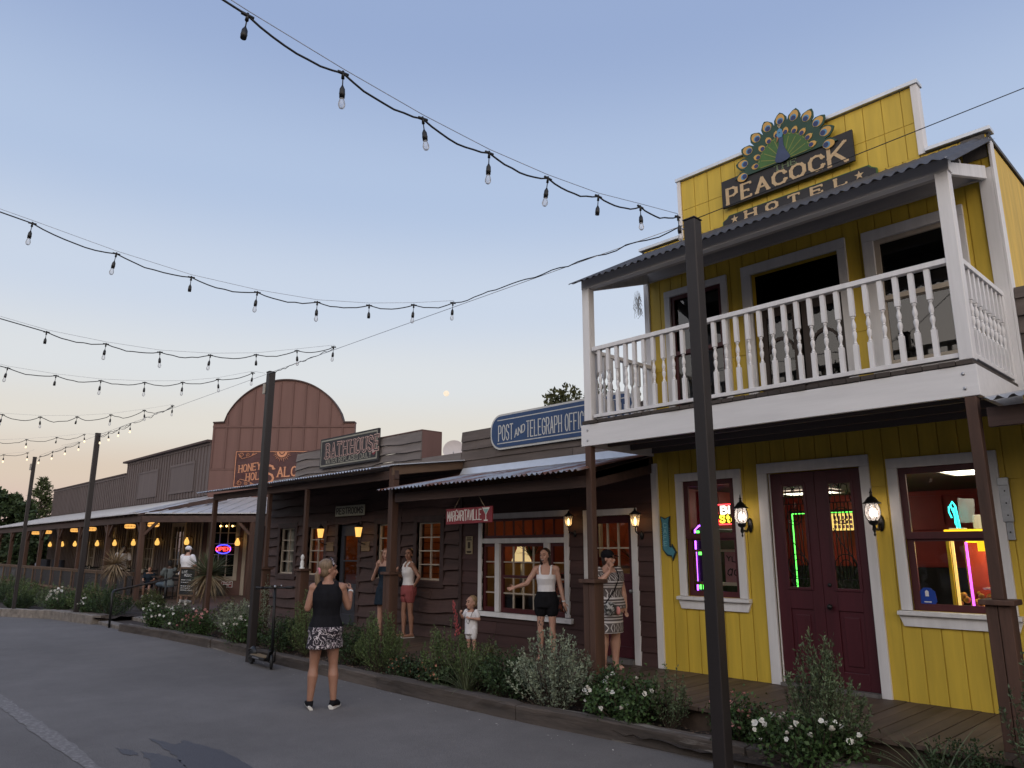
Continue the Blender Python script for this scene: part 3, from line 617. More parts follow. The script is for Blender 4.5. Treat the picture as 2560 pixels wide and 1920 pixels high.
def balust():
    mb = MB(); q = .021; z0, z1 = 3.285, 4.055; a, b = z0+.235, z1-.27
    mb.box(-q, q, -q, q, z0, a); mb.box(-q, q, -q, q, b, z1); L_ = b-a
    mb.lathe([(a+L_*t, r) for t, r in ((0, .021), (.02, .014), (.05, .019), (.09, .012), (.16, .011), (.30, .020), (.40, .0205), (.47, .012), (.5, .018), (.53, .012), (.62, .0205), (.72, .020), (.86, .011), (.91, .012), (.95, .019), (.98, .014), (1, .021))], n=10)
    return mb
bal = balust().build('baluster', 'white', None, .002)
bal.parent = HT; base = parent_loc(HT); first = True
def put_bal(x, y):
    global first
    o = bal if first else dup(bal, parent=HT); first = False; o.location = Vector((x, y, 0))-base
for k in range(29): put_bal(-5.49+k*.1288, BY+.055)
for k in range(9): put_bal(-1.655, BY+.18+k*.135)
for k in range(8): put_bal(-5.665, BY+.2+k*.14)
def rail(z, w, h, name):
    mb = MB(); mb.box(-5.585, -1.71, BY+.055-w/2, BY+.055+w/2, z-h, z); mb.box(-1.655-w/2, -1.655+w/2, BY+.1, 7.97, z-h, z); mb.box(-5.665-w/2, -5.665+w/2, BY+.1, 7.97, z-h, z); mb.build(name, 'white', HT, .004)
rail(4.105, .07, .048, 'handrail'); rail(3.283, .06, .04, 'bottom_rail')
for x, xw in ((-5.655, .105), (-1.665, .105)):
    mb = MB(); mb.box(x-xw/2, x+xw/2, BY+.005, BY+.11, 3.215, 4.86); mb.build('balcony_post', 'white', HT, .006)
for x in (-5.697, -1.687):
    mb = MB(); mb.box(x, x+.064, 7.9, 7.968, 3.215, 4.1); mb.build('half_post', 'white', HT, .004)
# balcony roof: beams, purlins, corrugated sheet
mb = MB(); mb.box(-5.72, -1.6, BY+.01, BY+.105, 4.862, 4.985); mb.build('front_beam', 'whiteh', HT, .006)
for x in (-1.66, -5.72):
    mb = MB(); mb.hexa([(x, BY+.107, 4.86), (x+.045, BY+.107, 4.86), (x+.045, 7.96, 5.28), (x, 7.96, 5.28), (x, BY+.107, 4.975), (x+.045, BY+.107, 4.975), (x+.045, 7.96, 5.42), (x, 7.96, 5.42)]); mb.build('side_beam', 'white', HT, .005)
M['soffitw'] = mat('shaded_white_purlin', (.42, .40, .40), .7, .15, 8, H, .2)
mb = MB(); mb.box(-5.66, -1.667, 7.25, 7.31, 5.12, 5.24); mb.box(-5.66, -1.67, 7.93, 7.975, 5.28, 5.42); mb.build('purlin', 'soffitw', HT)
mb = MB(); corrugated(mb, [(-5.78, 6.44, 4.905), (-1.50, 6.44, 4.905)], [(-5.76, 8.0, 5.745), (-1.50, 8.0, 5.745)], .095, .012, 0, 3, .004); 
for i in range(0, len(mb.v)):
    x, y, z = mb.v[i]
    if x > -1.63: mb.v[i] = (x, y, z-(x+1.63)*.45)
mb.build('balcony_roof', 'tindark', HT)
for x, nm in ((-5.665, 'left'), (-1.665, 'right')): pass
post('porch_post', -5.665, 6.645, .30, 2.912, .085, 'stained porch post on a boxed pedestal under the left end of the white balcony', pedestal=1.36, group=None)
post('porch_post', -1.675, 6.645, .30, 2.912, .085, 'stained porch post on a boxed pedestal in front of the right hotel window', pedestal=1.32)
# lanterns either side of the double door
def carriage_lantern(x, z, label):
    t = thing('wall_lantern', label, 'lantern', (x, 8, z), 'black carriage lanterns beside the hotel door'); y = 7.80; mb = MB()
    mb.ell((x, 7.985, z-.10), (.035, .02, .085)); mb.tube([(x, 7.98, z-.1), (x, 7.9, z-.17), (x, y, z-.16), (x, y, z-.12)], .013, 7); mb.lathe([(-.235, .004), (-.22, .012), (-.20, .006), (-.17, .02), (-.13, .014), (-.115, .04), (-.09, .05), (-.08, .05)], (x, y, z), 10)
    mb.build('bracket', 'black', t)
    mb = MB(); prof = [(-.085, .042), (-.05, .066), (0, .076), (.05, .070), (.088, .056)]
    for k in range(8):
        a = k*math.pi/4; mb.tube([(x+(r+.003)*math.cos(a), y+(r+.003)*math.sin(a), z+h) for h, r in prof], .0035, 4)
    mb.build('cage', 'black', t)
    mb = MB(); mb.lathe([(.085, .085), (.09, .09), (.105, .07), (.13, .05), (.15, .035), (.16, .016), (.19, .012), (.2, .017), (.21, .008), (.245, .002)], (x, y, z), 12); mb.build('cap', 'black', t)
    mb = MB(); mb.lathe([(h*.98, r*.96) for h, r in prof], (x, y, z), 14); g = mb.build('glass', 'bulbglass', t)
    for s_ in (-.024, .024):
        mb = MB(); mb.lathe([(-.045, .009), (-.02, .016), (.012, .015), (.04, .003)], (x+s_, y+abs(s_)*.5, z), 8); mb.build('bulb', 'whitebulb', t)
    lamp_light(t, (x, y, z+.0), 1.6, (1, .84, .70), .03)
carriage_lantern(-4.42, 2.10, 'black carriage lantern lit between the left window and the hotel door')
carriage_lantern(-2.97, 2.09, 'black carriage lantern lit between the hotel door and the right window')
# cafe arrow sign
M['teal'] = mat('faded_teal_paint', (.07, .26, .34), .5, .2, 9, (1, 1, 1), .1); M['tealdark'] = mat('dark_teal_edge', (.012, .035, .05), .5, .2, 9, (1, 1, 1), .1); M['paleblue'] = mat('pale_blue_letters', (.22, .48, .56), .5, .1, 9, (1, 1, 1), 0)
t = thing('arrow_sign', 'small teal bent arrow sign reading cafe on the yellow wall', 'sign', (-5.55, 8, 1.6))
def arrow_outline(g):
    u, v = -5.615, 2.12
    return [(u-.03-g, v+.01+g), (u+.03, v-.02+g), (u+.095+g, v+.01+g), (u+.08+g, v-.06), (u+.08+g, 1.77+g), (u+.115, 1.745+g), (u+.115, 1.775+g*2), (u+.165+g, 1.70), (u+.12, 1.615-g*2), (u+.118, 1.655-g), (u+.05-g, 1.665-g), (u-.012-g, 1.73), (u-.012-g, v-.06)]
mb = MB(); mb.poly(F8, arrow_outline(.012), .012, .030); mb.build('edge', 'tealdark', t); mb = MB(); mb.poly(F8, arrow_outline(-.004), .0302, .036); mb.build('face', 'teal', t)
mb = MB()
for i, ch in enumerate('CAFE'): lettering(mb, F8, ch, -5.607, 2.0-i*.075, .052, .045, 0, .009, .036, .039)
mb.build('lettering', 'paleblue', t)
mb = MB()
for k in range(9):
    for uu in (-5.634, -5.522): mb.ell(F8(uu, 1.99-k*.026, .034), (.005, .005, .005), 6, 4)
mb.build('bulb_row', 'steel', t)
# post bracket bolted on the yellow wall
t = thing('metal_bracket', 'galvanised steel bracket bolted to the yellow wall right of the window', 'bracket', (-1.85, 8, 1.8)); mb = MB()
mb.fbox(F8, -1.895, -1.81, 1.97, 2.37, .002, .034); mb.fbox(F8, -1.878, -1.818, 1.81, 1.969, .002, .026); mb.fbox(F8, -1.897, -1.808, 2.30, 2.372, .0345, .044); mb.build('plate', 'steel', t, .004)
mb = MB()
for z in (1.88, 2.03, 2.14, 2.25): mb.ell(F8(-1.85, z, .034), (.007, .006, .007), 8, 5)
mb.build('bolt', 'black', t)
# blue alarm sticker
M['stickerblue'] = mat('blue_sticker', (.01, .05, .32), .4, .05, 5, (1, 1, 1), 0); M['paper'] = mat('white_paper', (.7, .7, .7), .7, .05, 9, (1, 1, 1), 0)
t = thing('alarm_sticker', 'round cornered blue alarm sticker low in the right hotel window', 'sticker', (-2.62, 8.04, 1.21)); mb = MB()
mb.poly(F8, [(-2.69, 1.21), (-2.57, 1.21), (-2.55, 1.24), (-2.56, 1.33), (-2.60, 1.365), (-2.66, 1.365), (-2.70, 1.33), (-2.705, 1.24)], -.043, -.041); mb.build('face', 'stickerblue', t)
mb = MB(); mb.poly(F8, [(-2.65, 1.285), (-2.618, 1.285), (-2.618, 1.33), (-2.634, 1.345), (-2.65, 1.33)], -.041, -.0405); mb.fbox(F8, -2.665, -2.60, 1.228, 1.238, -.041, -.0405); mb.build('mark', 'paper', t)
# peacock sign
M['signblack'] = mat('black_sign_board', (.022, .020, .022), .65, .3, 8, H, .25); M['signcream'] = mat('tan_lettering', (.55, .40, .23), .6, .12, 14, (1, 1, 1), .05); M['signgreen'] = mat('dark_green_paint', (.012, .052, .03), .55, .2, 9, (1, 1, 1), .05)
M['leafgreen'] = mat('leaf_green_paint', (.045, .125, .022), .55, .25, 7, (1, 1, 1), .05); M['olive'] = mat('olive_line', (.24, .25, .05), .55, .1, 9, (1, 1, 1), 0); M['gold'] = mat('ochre_feather', (.58, .34, .085), .55, .12, 9, (1, 1, 1), 0); M['skyb'] = mat('light_blue_paint', (.085, .25, .44), .5, .1, 9, (1, 1, 1), 0)
M['navy'] = mat('navy_paint', (.016, .028, .12), .5, .2, 9, (1, 1, 1), 0); M['navybody'] = mat('dusty_blue_body', (.035, .055, .13), .55, .2, 8, (1, 1, 1), 0); M['orange'] = mat('orange_beak', (.42, .17, .05), .55, .1, 8, (1, 1, 1), 0); M['letgreen'] = mat('green_lettering', (.14, .19, .10), .6, .15, 9, (1, 1, 1), 0)
PS = thing('hotel_name_sign', 'black board reading The Peacock topped by a painted peacock fan on the yellow parapet', 'sign', (-3.64, 8, 5.95))
mb = MB(); mb.poly(F8, [(-4.46, 5.95), (-2.81, 5.955), (-2.81, 6.335), (-4.46, 6.315)], .045, .075)
for z in (6.045, 6.14, 6.235): mb.fbox(F8, -4.455, -2.815, z, z+.003, .0745, .0755)
mb.build('board', 'signblack', PS)
cx, cz = -3.61, 6.275
def fan(a, ru, rv=None): return (cx+ru*math.cos(a), cz+(rv or ru)*math.sin(a))
tips = [R(-2+18.4*k) for k in range(11)]
mb = MB(); pts = []
for i, a in enumerate(tips):
    for da, r in ((-.16, .50), (-.135, .57), (-.06, .622), (0, .648), (.06, .622), (.135, .57), (.16, .50)): pts.append(fan(a+da, r, r*.98))
pts = [(u, max(v, 6.262)) for u, v in pts]; mb.poly(F8, pts, .078, .095); mb.build('fan_panel', 'signgreen', PS)
mb = MB(); pts = [fan(R(1), .37)]
for k in range(10):
    a = R(9+18*k)
    for da, r in ((-.12, .33), (-.08, .375), (0, .425), (.08, .375), (.12, .33)): pts.append(fan(a+da, r))
pts = [(u, max(v, 6.272)) for u, v in pts]; mb.poly(F8, pts, .0952, .099, 0); pts2 = [(cx+(u-cx)*.965, cz+(v-cz)*.965) for u, v in pts]; mb.poly(F8, pts2, .0992, .1005, 1)
for k in range(11):
    a = R(2+17.6*k); p, q = fan(a, .06), fan(a, .295); nx, ny = -math.sin(a)*.004, math.cos(a)*.004
    mb.poly(F8, [(p[0]+nx, p[1]+ny), (p[0]-nx, p[1]-ny), (q[0]-nx, q[1]-ny), (q[0]+nx, q[1]+ny)], .1006, .1016, 0)
mb.build('inner_fan', ['olive', 'leafgreen'], PS)
def feather(a, r, s_, d, two):
    mb = MB(); o = fan(a, r); ca, sa = math.cos(a), math.sin(a)
    def loc(x, y): return (o[0]+ca*y-sa*x, o[1]+sa*y+ca*x)
    def egg(w, h0, h1, off=0): return [loc(w*math.sin(t)*(1-.28*max(0, -math.cos(t+math.pi))), off+(-h0*math.cos(t) if math.cos(t) > 0 else -h1*math.cos(t))) for t in [k*math.pi/9 for k in range(18)]]
    mb.poly(F8, egg(s_*.80, s_*.75, s_*1.2), d, d+.002, 0); mb.poly(F8, [loc(s_*.6*math.sin(t)*.92, -s_*.1-s_*.58*math.cos(t)) for t in [k*math.pi/8 for k in range(16)]], d+.0021, d+.004, 1)
    if two: mb.poly(F8, [loc(s_*.43*math.sin(t), -s_*.22-s_*.42*math.cos(t)) for t in [k*math.pi/8 for k in range(16)]], d+.0041, d+.006, 2)
    mb.build('feather', ['gold', 'skyb' if two else 'navy', 'navy'], PS)
for a in tips: feather(a, .527, .071, .0955, True)
for k in range(10): feather(R(9+18*k), .355, .048, .1012, False)
mb = MB(); mb.poly(F8, [(cx-.085, 6.27), (cx-.03, 6.25), (cx+.05, 6.26), (cx+.09, 6.28), (cx+.085, 6.31), (cx+.05, 6.38), (cx+.022, 6.46), (cx+.018, 6.60), (cx-.03, 6.60), (cx-.035, 6.48), (cx-.07, 6.39), (cx-.10, 6.30)], .1025, .112, 0)
mb.poly(F8, [(cx+.028+.0, 6.60), (cx+.02, 6.67), (cx-.01, 6.695), (cx-.04, 6.67), (cx-.052, 6.61), (cx-.03, 6.575), (cx+.01, 6.57)], .1125, .116, 1)
mb.poly(F8, [(cx-.045, 6.60), (cx-.03, 6.57), (cx-.06, 6.52)], .1127, .117, 2)
for k in (-.03, -.008, .012): mb.poly(F8, [(cx-.012, 6.69), (cx-.008, 6.69), (cx+k+.004, 6.74), (cx+k-.004, 6.74)], .1128, .114, 3)
mb.ell(F8(cx-.015, 6.635, .117), (.01, .003, .008), 6, 4, 4)
mb.build('bird_body', ['navybody', 'skyb', 'orange', 'signcream', 'signblack'], PS)
mb = MB(); u = -4.385; hs = [.20, .185, .17, .165, .165, .18, .24]
for i, ch in enumerate('PEACOCK'):
    w = [.13, .125, .15, .15, .16, .15, .19][i]; lettering(mb, F8, ch, u, [5.985, 5.99, 5.995, 6.0, 6.0, 5.995, 5.985][i], hs[i], w, 0, .044, .075, .0785, serif=.026, thin=.5); u += w+.072
mb.build('lettering', 'signcream', PS)
mb = MB(); lettering(mb, F8, 'THE', -3.74, 6.185, .066, .07, .032, .016, .075, .0785, serif=.016, thin=.5); mb.build('small_lettering', 'letgreen', PS)
HS = thing('hotel_word_sign', 'black scroll ended board reading Hotel between two stars above the balcony roof', 'sign', (-3.55, 8, 5.72)); mb = MB()
o1 = [(-4.44, 5.68), (-2.66, 5.68), (-2.60, 5.71), (-2.60, 5.79), (-2.65, 5.82), (-2.68, 5.855), (-4.40, 5.845), (-4.43, 5.81), (-4.49, 5.78), (-4.49, 5.71)]
mb.poly(F8, o1, .03, .05, 0); mb.poly(F8, [(-3.54+(u+3.54)*.985, 5.75+(v-5.75)*.90) for u, v in o1], .0502, .056, 1); mb.build('board', ['leafgreen', 'signblack'], HS)
mb = MB()
for i, ch in enumerate('HOTEL'): lettering(mb, F8, ch, -4.165+i*.278, 5.722, .092, .13, 0, .036, .056, .0595, serif=.024, thin=.5)
mb.build('lettering', 'signcream', HS); mb = MB()
for c0, zz in ((-4.32, 5.768), (-2.79, 5.77)): mb.poly(F8, [(c0+(.052 if k % 2 == 0 else .021)*math.sin(k*math.pi/5), zz+(.052 if k % 2 == 0 else .021)*math.cos(k*math.pi/5)) for k in range(10)], .056, .0595)
mb.build('star', 'signcream', HS)
# ================================================================ things inside the hotel arcade
def neon(name, col, k=9): M[name] = emis(name, col, k)
neon('neon_red', (1.0, .04, .05), 5); neon('neon_yellow', (1.0, .78, .05), 3.2); neon('neon_white', (1, .85, .7), 3.2); neon('neon_green', (.12, 1.0, .10), 3.5); neon('neon_blue', (.05, .12, 1.0), 6); neon('neon_violet', (.45, .10, 1.0), 5)
neon('neon_teal', (.03, .75, .70), 3.5); neon('neon_magenta', (.85, .12, .9), 2.5); neon('lit_yellow', (1.0, .62, .02), 1.5); neon('lit_case', (1.0, .72, .2), .8)
t = thing('neon_shop_sign', 'red edged neon sign with white and yellow letters in the left hotel window', 'neon sign', (-4.95, 8.5, 2.03)); FR = F((0, 8.5, 0), (1, 0, 0), (0, -1, 0)); mb = MB()
mb.fbox(FR, -5.13, -4.69, 2.05, 2.28, -.05, -.012); mb.build('backing', 'black', t)
mb = MB(); mb.tube([FR(u, v, .01) for u, v in [(-5.13, 2.10), (-5.17, 2.10), (-5.17, 2.17), (-5.135, 2.17), (-5.135, 2.285), (-4.69, 2.285), (-4.69, 2.04), (-5.13, 2.04), (-5.13, 2.10)]], .008, 6); mb.build('outline_tube', 'neon_red', t)
mb = MB(); lettering(mb, FR, 'Bi', -5.09, 2.175, .085, .075, .025, .022, 0, .008); mb.build('upper_letters', 'neon_white', t)
mb = MB(); lettering(mb, FR, 'Sto', -5.11, 2.065, .085, .06, .02, .020, 0, .008); mb.build('lower_letters', 'neon_yellow', t)
t = thing('arcade_machine', 'arcade cabinet edged with blue and violet tubes behind the left hotel window', 'arcade machine', (-5.42, 8.75, .33)); mb = MB()
mb.box(-5.62, -5.22, 8.62, 9.1, .33, 2.0); mb.build('cabinet', 'black', t, .02)
mb = MB(); mb.tube([(-5.56, 8.6, 1.2), (-5.56, 8.6, 1.98), (-5.50, 8.6, 2.03), (-5.30, 8.6, 2.08)], .011, 6); mb.tube([(-5.25, 8.6, 1.2), (-5.25, 8.6, 1.95)], .008, 6); mb.build('side_tube', 'neon_violet', t)
mb = MB()
for k in range(24): mb.box(-5.43, -5.38+.012*(k % 3), 8.598, 8.61, 1.3+k*.03, 1.318+k*.03)
mb.build('screen_lights', 'neon_blue', t)
mb = MB(); mb.box(-5.54, -5.5, 8.598, 8.61, 1.93, 1.97); mb.box(-5.52, -5.47, 8.598, 8.61, 1.66, 1.71)
for k in range(5): mb.box(-5.53+k*.05, -5.51+k*.05, 8.598, 8.61, 1.23, 1.31)
mb.build('button_lights', 'neon_green', t)
M['poster_pink'] = mat('faded_pink_board', (.30, .14, .16), .8, .2, 5, (1, 1, 1), .05)
t = thing('window_placard', 'white framed pink placard leaning inside the left hotel window', 'placard', (-4.9, 8.3, 1.34)); FP = F((0, 8.32, 0), (1, 0, 0), (0, -1, 0)); mb = MB()
mb.fbox(FP, -5.42, -4.63, 1.30, 1.34, -.02, .0); mb.fbox(FP, -5.42, -4.63, 1.70, 1.73, -.02, 0); mb.fbox(FP, -5.42, -5.39, 1.34, 1.70, -.02, 0); mb.build('frame', 'cream', t)
mb = MB(); mb.fbox(FP, -4.98, -4.64, 1.34, 1.70, -.02, -.006); mb.build('board', 'poster_pink', t)
mb = MB(); lettering(mb, FP, 'YLUN', -4.95, 1.60, .055, .05, .022, .012, -.006, -.004, slope=-.18); lettering(mb, FP, 'ace', -4.96, 1.42, .12, .07, .018, .013, -.006, -.004, it=.25); mb.build('lettering', 'black', t)
t = thing('light_strip', 'thin green light strip round an inner doorway seen through the hotel door glass', 'light strip', (-4.9, 11, .33)); mb = MB()
mb.tube([(-5.38, 11.0, .35), (-5.38, 11.0, 2.26), (-4.36, 11.0, 2.26), (-4.36, 11, .35)], .012, 6); mb.build('tube', 'neon_green', t)
mb = MB(); mb.box(-5.42, -5.39, 11.0, 11.03, .33, 2.3); mb.box(-4.35, -4.32, 11, 11.03, .33, 2.3); mb.box(-5.42, -4.32, 11, 11.03, 2.275, 2.3); mb.build('channel', 'dark', t)
t = thing('light_strip', 'short curved white light tube seen through the left leaf of the hotel door', 'light strip', (-4.7, 10.2, 1.3)); mb = MB(); mb.tube([(-4.74, 10.2, 1.92), (-4.78, 10.2, 1.8), (-4.77, 10.2, 1.6), (-4.72, 10.2, 1.4)], .012, 6); mb.build('tube', 'neon_white', t)
t = thing('lit_poster', 'small yellow lit poster seen through the right leaf of the hotel door', 'poster', (-4.6, 10.9, 2.0)); FQ = F((0, 10.95, 0), (1, 0, 0), (0, -1, 0)); mb = MB(); mb.fbox(FQ, -4.76, -4.44, 2.0, 2.24, -.02, .0); mb.build('panel', 'lit_case', t)
mb = MB()
for k in range(3):
    for i in range(5): mb.fbox(FQ, -4.73+i*.057, -4.69+i*.057, 2.03+k*.065, 2.075+k*.065, 0, .004)
mb.build('print', 'poster_pink', t)
# claw machine with its prizes
CM = thing('claw_machine', 'yellow claw machine full of small prizes behind the right hotel window', 'claw machine', (-2.3, 8.85, .33)); x0, x1, y0, y1 = -2.58, -2.02, 8.6, 9.2
M['yellowcab'] = mat('yellow_cabinet', (.62, .48, .03), .4, .08, 5, (1, 1, 1), 0); M['plush'] = mat('coloured_prizes', (.5, .3, .05), .8, .3, 9, (1, 1, 1), .1, island=.6)
mb = MB(); mb.box(x0, x1, y0, y1, .33, 1.12); mb.box(x0, x1, y0, y1, 1.83, 1.93)
for xa in (x0, x1-.03):
    for ya in (y0, y1-.03): mb.box(xa, xa+.03, ya, ya+.03, 1.121, 1.829)
mb.build('cabinet', 'yellowcab', CM)
mb = MB(); mb.box(x0+.28, x1-.04, y0+.01, y0+.03, 1.71, 1.828); mb.box(x0+.04, x1-.04, y1-.09, y1-.06, 1.80, 1.828); mb.box(x0-.004, x1, y0-.006, y0-.001, 1.835, 1.925); mb.build('lit_header', 'lit_yellow', CM); mb = MB(); mb.box(x0+.03, x1-.03, y1-.06, y1-.04, 1.13, 1.82); mb.build('back_panel', 'redpanel', CM); mb = MB()
for i in range(6): mb.box(x0+.26+i*.045, x0+.285+i*.045, y0+.1, y0+.3, 1.335, 1.345)
for i in range(4): mb.box(x0+.25, x0+.51, y0+.11+i*.05, y0+.13+i*.05, 1.3455, 1.352)
mb.build('chute_grid', 'paper', CM); mb = MB(); mb.box(x0+.045, x0+.07, y0+.0, y0+.02, 1.13, 1.82); mb.build('lit_edge', 'lit_case', CM)
mb = MB(); mb.tube([(x0+.17, y0+.05, 1.13), (x0+.17, y0+.05, 1.8)], .013, 6); mb.tube([(x1-.08, y0+.05, 1.13), (x1-.08, y0+.05, 1.8)], .013, 6); mb.build('side_tube', 'neon_magenta', CM)
mb = MB(); mb.tube([(x0+.34, y0+.2, 1.80), (x0+.33, y0+.2, 1.62), (x0+.36, y0+.2, 1.48), (x0+.41, y0+.2, 1.40)], [.02, .03, .03, .008], 8); mb.build('claw', 'lit_yellow', CM)
mb = MB()
for k in range(70): mb.ell((rng.uniform(x0+.05, x1-.05), rng.uniform(y0+.04, y1-.05), 1.14+rng.uniform(0, .14)), (rng.uniform(.02, .04),)*3, 7, 5)
mb.build('prizes', 'plush', CM); mb = MB(); mb.add([(x0+.03, y0+.004, 1.12), (x1-.03, y0+.004, 1.12), (x1-.03, y0+.004, 1.83), (x0+.03, y0+.004, 1.83)], [(0, 1, 2, 3)]); mb.build('pane', 'glass', CM)
lamp_light(CM, (x0+.3, y0+.25, 1.74), 9.0, (1, .82, .35), .05)
t = thing('neon_cactus', 'teal neon cactus standing on top of the claw machine', 'neon sign', (-2.5, 8.72, 1.94)); mb = MB(); mb.tube([(-2.49, 8.72, 1.945), (-2.50, 8.72, 2.08), (-2.53, 8.72, 2.18), (-2.51, 8.72, 2.215), (-2.485, 8.72, 2.17), (-2.475, 8.72, 2.06), (-2.465, 8.72, 1.945)], .008, 6); mb.tube([(-2.53, 8.72, 2.05), (-2.55, 8.72, 2.11), (-2.545, 8.72, 2.17)], .008, 6); mb.tube([(-2.5, 8.71, 1.98), (-2.5, 8.71, 2.15)], .006, 6); mb.build('tube', 'neon_teal', t)
mb = MB(); mb.box(-2.56, -2.42, 8.68, 8.78, 1.931, 1.944); mb.build('base', 'paper', t)
t = thing('grey_box', 'grey box with a sheet of clear plastic on top of the claw machine', 'box', (-2.25, 8.95, 1.94)); mb = MB(); mb.box(-2.38, -2.06, 8.85, 9.12, 1.932, 2.08); mb.build('box', 'curtain', t, .01)
mb = MB(); mb.add([(-2.50, 8.84, 2.0), (-2.35, 8.82, 2.0), (-2.33, 8.83, 2.24), (-2.49, 8.85, 2.26)], [(0, 1, 2, 3)]); mb.build('plastic_sheet', 'bulbglass', t)
t = thing('camera_dome', 'small white security camera high on the red wall inside the hotel', 'camera', (-3.4, 11.3, 2.6)); mb = MB(); mb.box(-3.46, -3.34, 11.26, 11.36, 2.62, 2.68); mb.ell((-3.4, 11.25, 2.63), (.05, .05, .05)); mb.build('housing', 'paper', t)
# ================================================================ post and telegraph office
PO = thing('post_office_building', 'single storey maroon brown building with a rusty tin awning and white trimmed bay window', 'building', (-7.7, 8, .30))
ops = [(-9.10, -7.32, .80, 2.20), (-6.86, -6.13, .30, 2.18)]
mb = MB(); hboards(mb, F8, -9.64, -5.785, .30, 2.97, ops, .185, .018, 0, 4); mb.fbox(F8, -9.64, -5.785, 2.5, 3.2, -.2, -.03)
vboards(mb, F8, -9.64, -5.785, .30, 2.9, ops, 99, 0, -.10, -.031); mb.build('wall', 'powall', PO)
mb = MB(); hboards(mb, F8, -9.66, -5.785, 3.05, 3.68, [], .16, .016, .004, 8); mb.fbox(F8, -9.66, -5.785, 3.05, 3.68, -.12, -.031); mb.build('false_front', 'poparapet', PO)
mb = MB(); mb.box(-9.66, -9.60, 8.13, 15, .3, 3.3); mb.build('wall', 'powall', PO); mb = MB(); mb.box(-9.66, -5.8, 8.1, 15, 3.2, 3.26); mb.build('roof', 'tindark', PO)
mb = MB(); mb.hexa([(-9.6, 7.90, 2.945), (-5.8, 7.90, 2.945), (-5.8, 7.975, 2.965), (-9.6, 7.975, 2.965), (-9.6, 7.905, 2.957), (-5.8, 7.905, 2.957), (-5.8, 7.975, 3.06), (-9.6, 7.975, 3.06)]); mb.build('flashing', 'flash', PO)
M['rusttin'] = mat('rusty_corrugated_tin', (.42, .44, .47), .5, .18, 2.2, (1.6, .22, 1), .1, .45, wear=.50, wearcol=(.20, .085, .05), wscale=1.5)
mb = MB(); corrugated(mb, [(-9.72, 6.36, 2.615), (-5.62, 6.36, 2.615)], [(-9.60, 7.98, 2.95), (-5.80, 7.98, 2.95)], .088, .014, 0, 3, .006); mb.build('awning_roof', 'rusttin', PO)
mb = MB(); mb.box(-9.60, -5.70, 6.62, 6.68, 2.44, 2.575); mb.box(-9.60, -5.80, 7.93, 7.955, 2.76, 2.88)
for k in range(6):
    x = -9.5+k*.74; mb.hexa([(x, 6.69, 2.52), (x+.04, 6.69, 2.52), (x+.04, 7.93, 2.80), (x, 7.93, 2.80), (x, 6.69, 2.60), (x+.04, 6.69, 2.60), (x+.04, 7.93, 2.90), (x, 7.93, 2.90)])
mb.hexa([(-5.80, 6.69, 2.42), (-5.76, 6.69, 2.42), (-5.76, 7.98, 2.70), (-5.80, 7.98, 2.70), (-5.80, 6.69, 2.60), (-5.76, 6.69, 2.60), (-5.76, 7.98, 2.92), (-5.80, 7.98, 2.92)])
mb.build('awning_frame', 'beam', PO)
# bay window: transom row over three lights
mb = MB(); c = .085
mb.fbox(F8, -9.10-c, -9.10, .80, 2.20, -.06, .035); mb.fbox(F8, -7.32, -7.32+c, .80, 2.20, -.06, .035); mb.fbox(F8, -9.10-c, -7.32+c, 2.20, 2.20+c, -.06, .038); mb.fbox(F8, -9.10, -7.32, 1.825, 1.90, -.06, .034)
mb.fbox(F8, -8.79, -8.69, .80, 1.825, -.06, .033); mb.fbox(F8, -7.73, -7.63, .80, 1.825, -.06, .033); mb.hexa([F8(-9.24, .725, .07), F8(-7.18, .725, .07), F8(-7.18, .725, -.05), F8(-9.24, .725, -.05), F8(-9.24, .79, .05), F8(-7.18, .79, .05), F8(-7.18, .80, -.05), F8(-9.24, .80, -.05)])
bay = mb.build('window', 'white', PO, .004)
def light(a, b, c0, d, nx, ny, sw=.045, meet=None):
    mb = MB(); D0, D1 = -.05, -.012
    mb.fbox(F8, a, a+sw, c0, d, D0, D1); mb.fbox(F8, b-sw, b, c0, d, D0, D1); mb.fbox(F8, a+sw, b-sw, c0, c0+sw*1.3, D0, D1); mb.fbox(F8, a+sw, b-sw, d-sw, d, D0, D1)
    if meet: mb.fbox(F8, a+sw, b-sw, meet-.02, meet+.02, D0, D1)
    mb.build('sash', 'maroon2', bay); mb = MB()
    for i in range(1, nx): x = a+sw+(b-a-2*sw)*i/nx; mb.fbox(F8, x-.011, x+.011, c0+sw*1.3, d-sw, -.044, -.02)
    for j in range(1, ny): z = c0+sw+(d-c0-2*sw)*j/ny; mb.fbox(F8, a+sw, b-sw, z-.01, z+.01, -.0435, -.0205)
    mb.build('glazing_bars', 'cream' if ny > 1 else 'maroon2', bay); mb = MB(); mb.add([F8(a+.02, c0+.02, -.046), F8(b-.02, c0+.02, -.046), F8(b-.02, d-.02, -.046), F8(a+.02, d-.02, -.046)], [(0, 1, 2, 3)]); mb.build('pane', 'glass', bay)
light(-9.10, -7.32, 1.90, 2.20, 8, 1, .035); light(-9.10, -8.79, .80, 1.825, 1, 4, .05); light(-8.69, -7.73, .80, 1.825, 4, 4, .05, 1.33); light(-7.63, -7.32, .80, 1.825, 1, 4, .05)
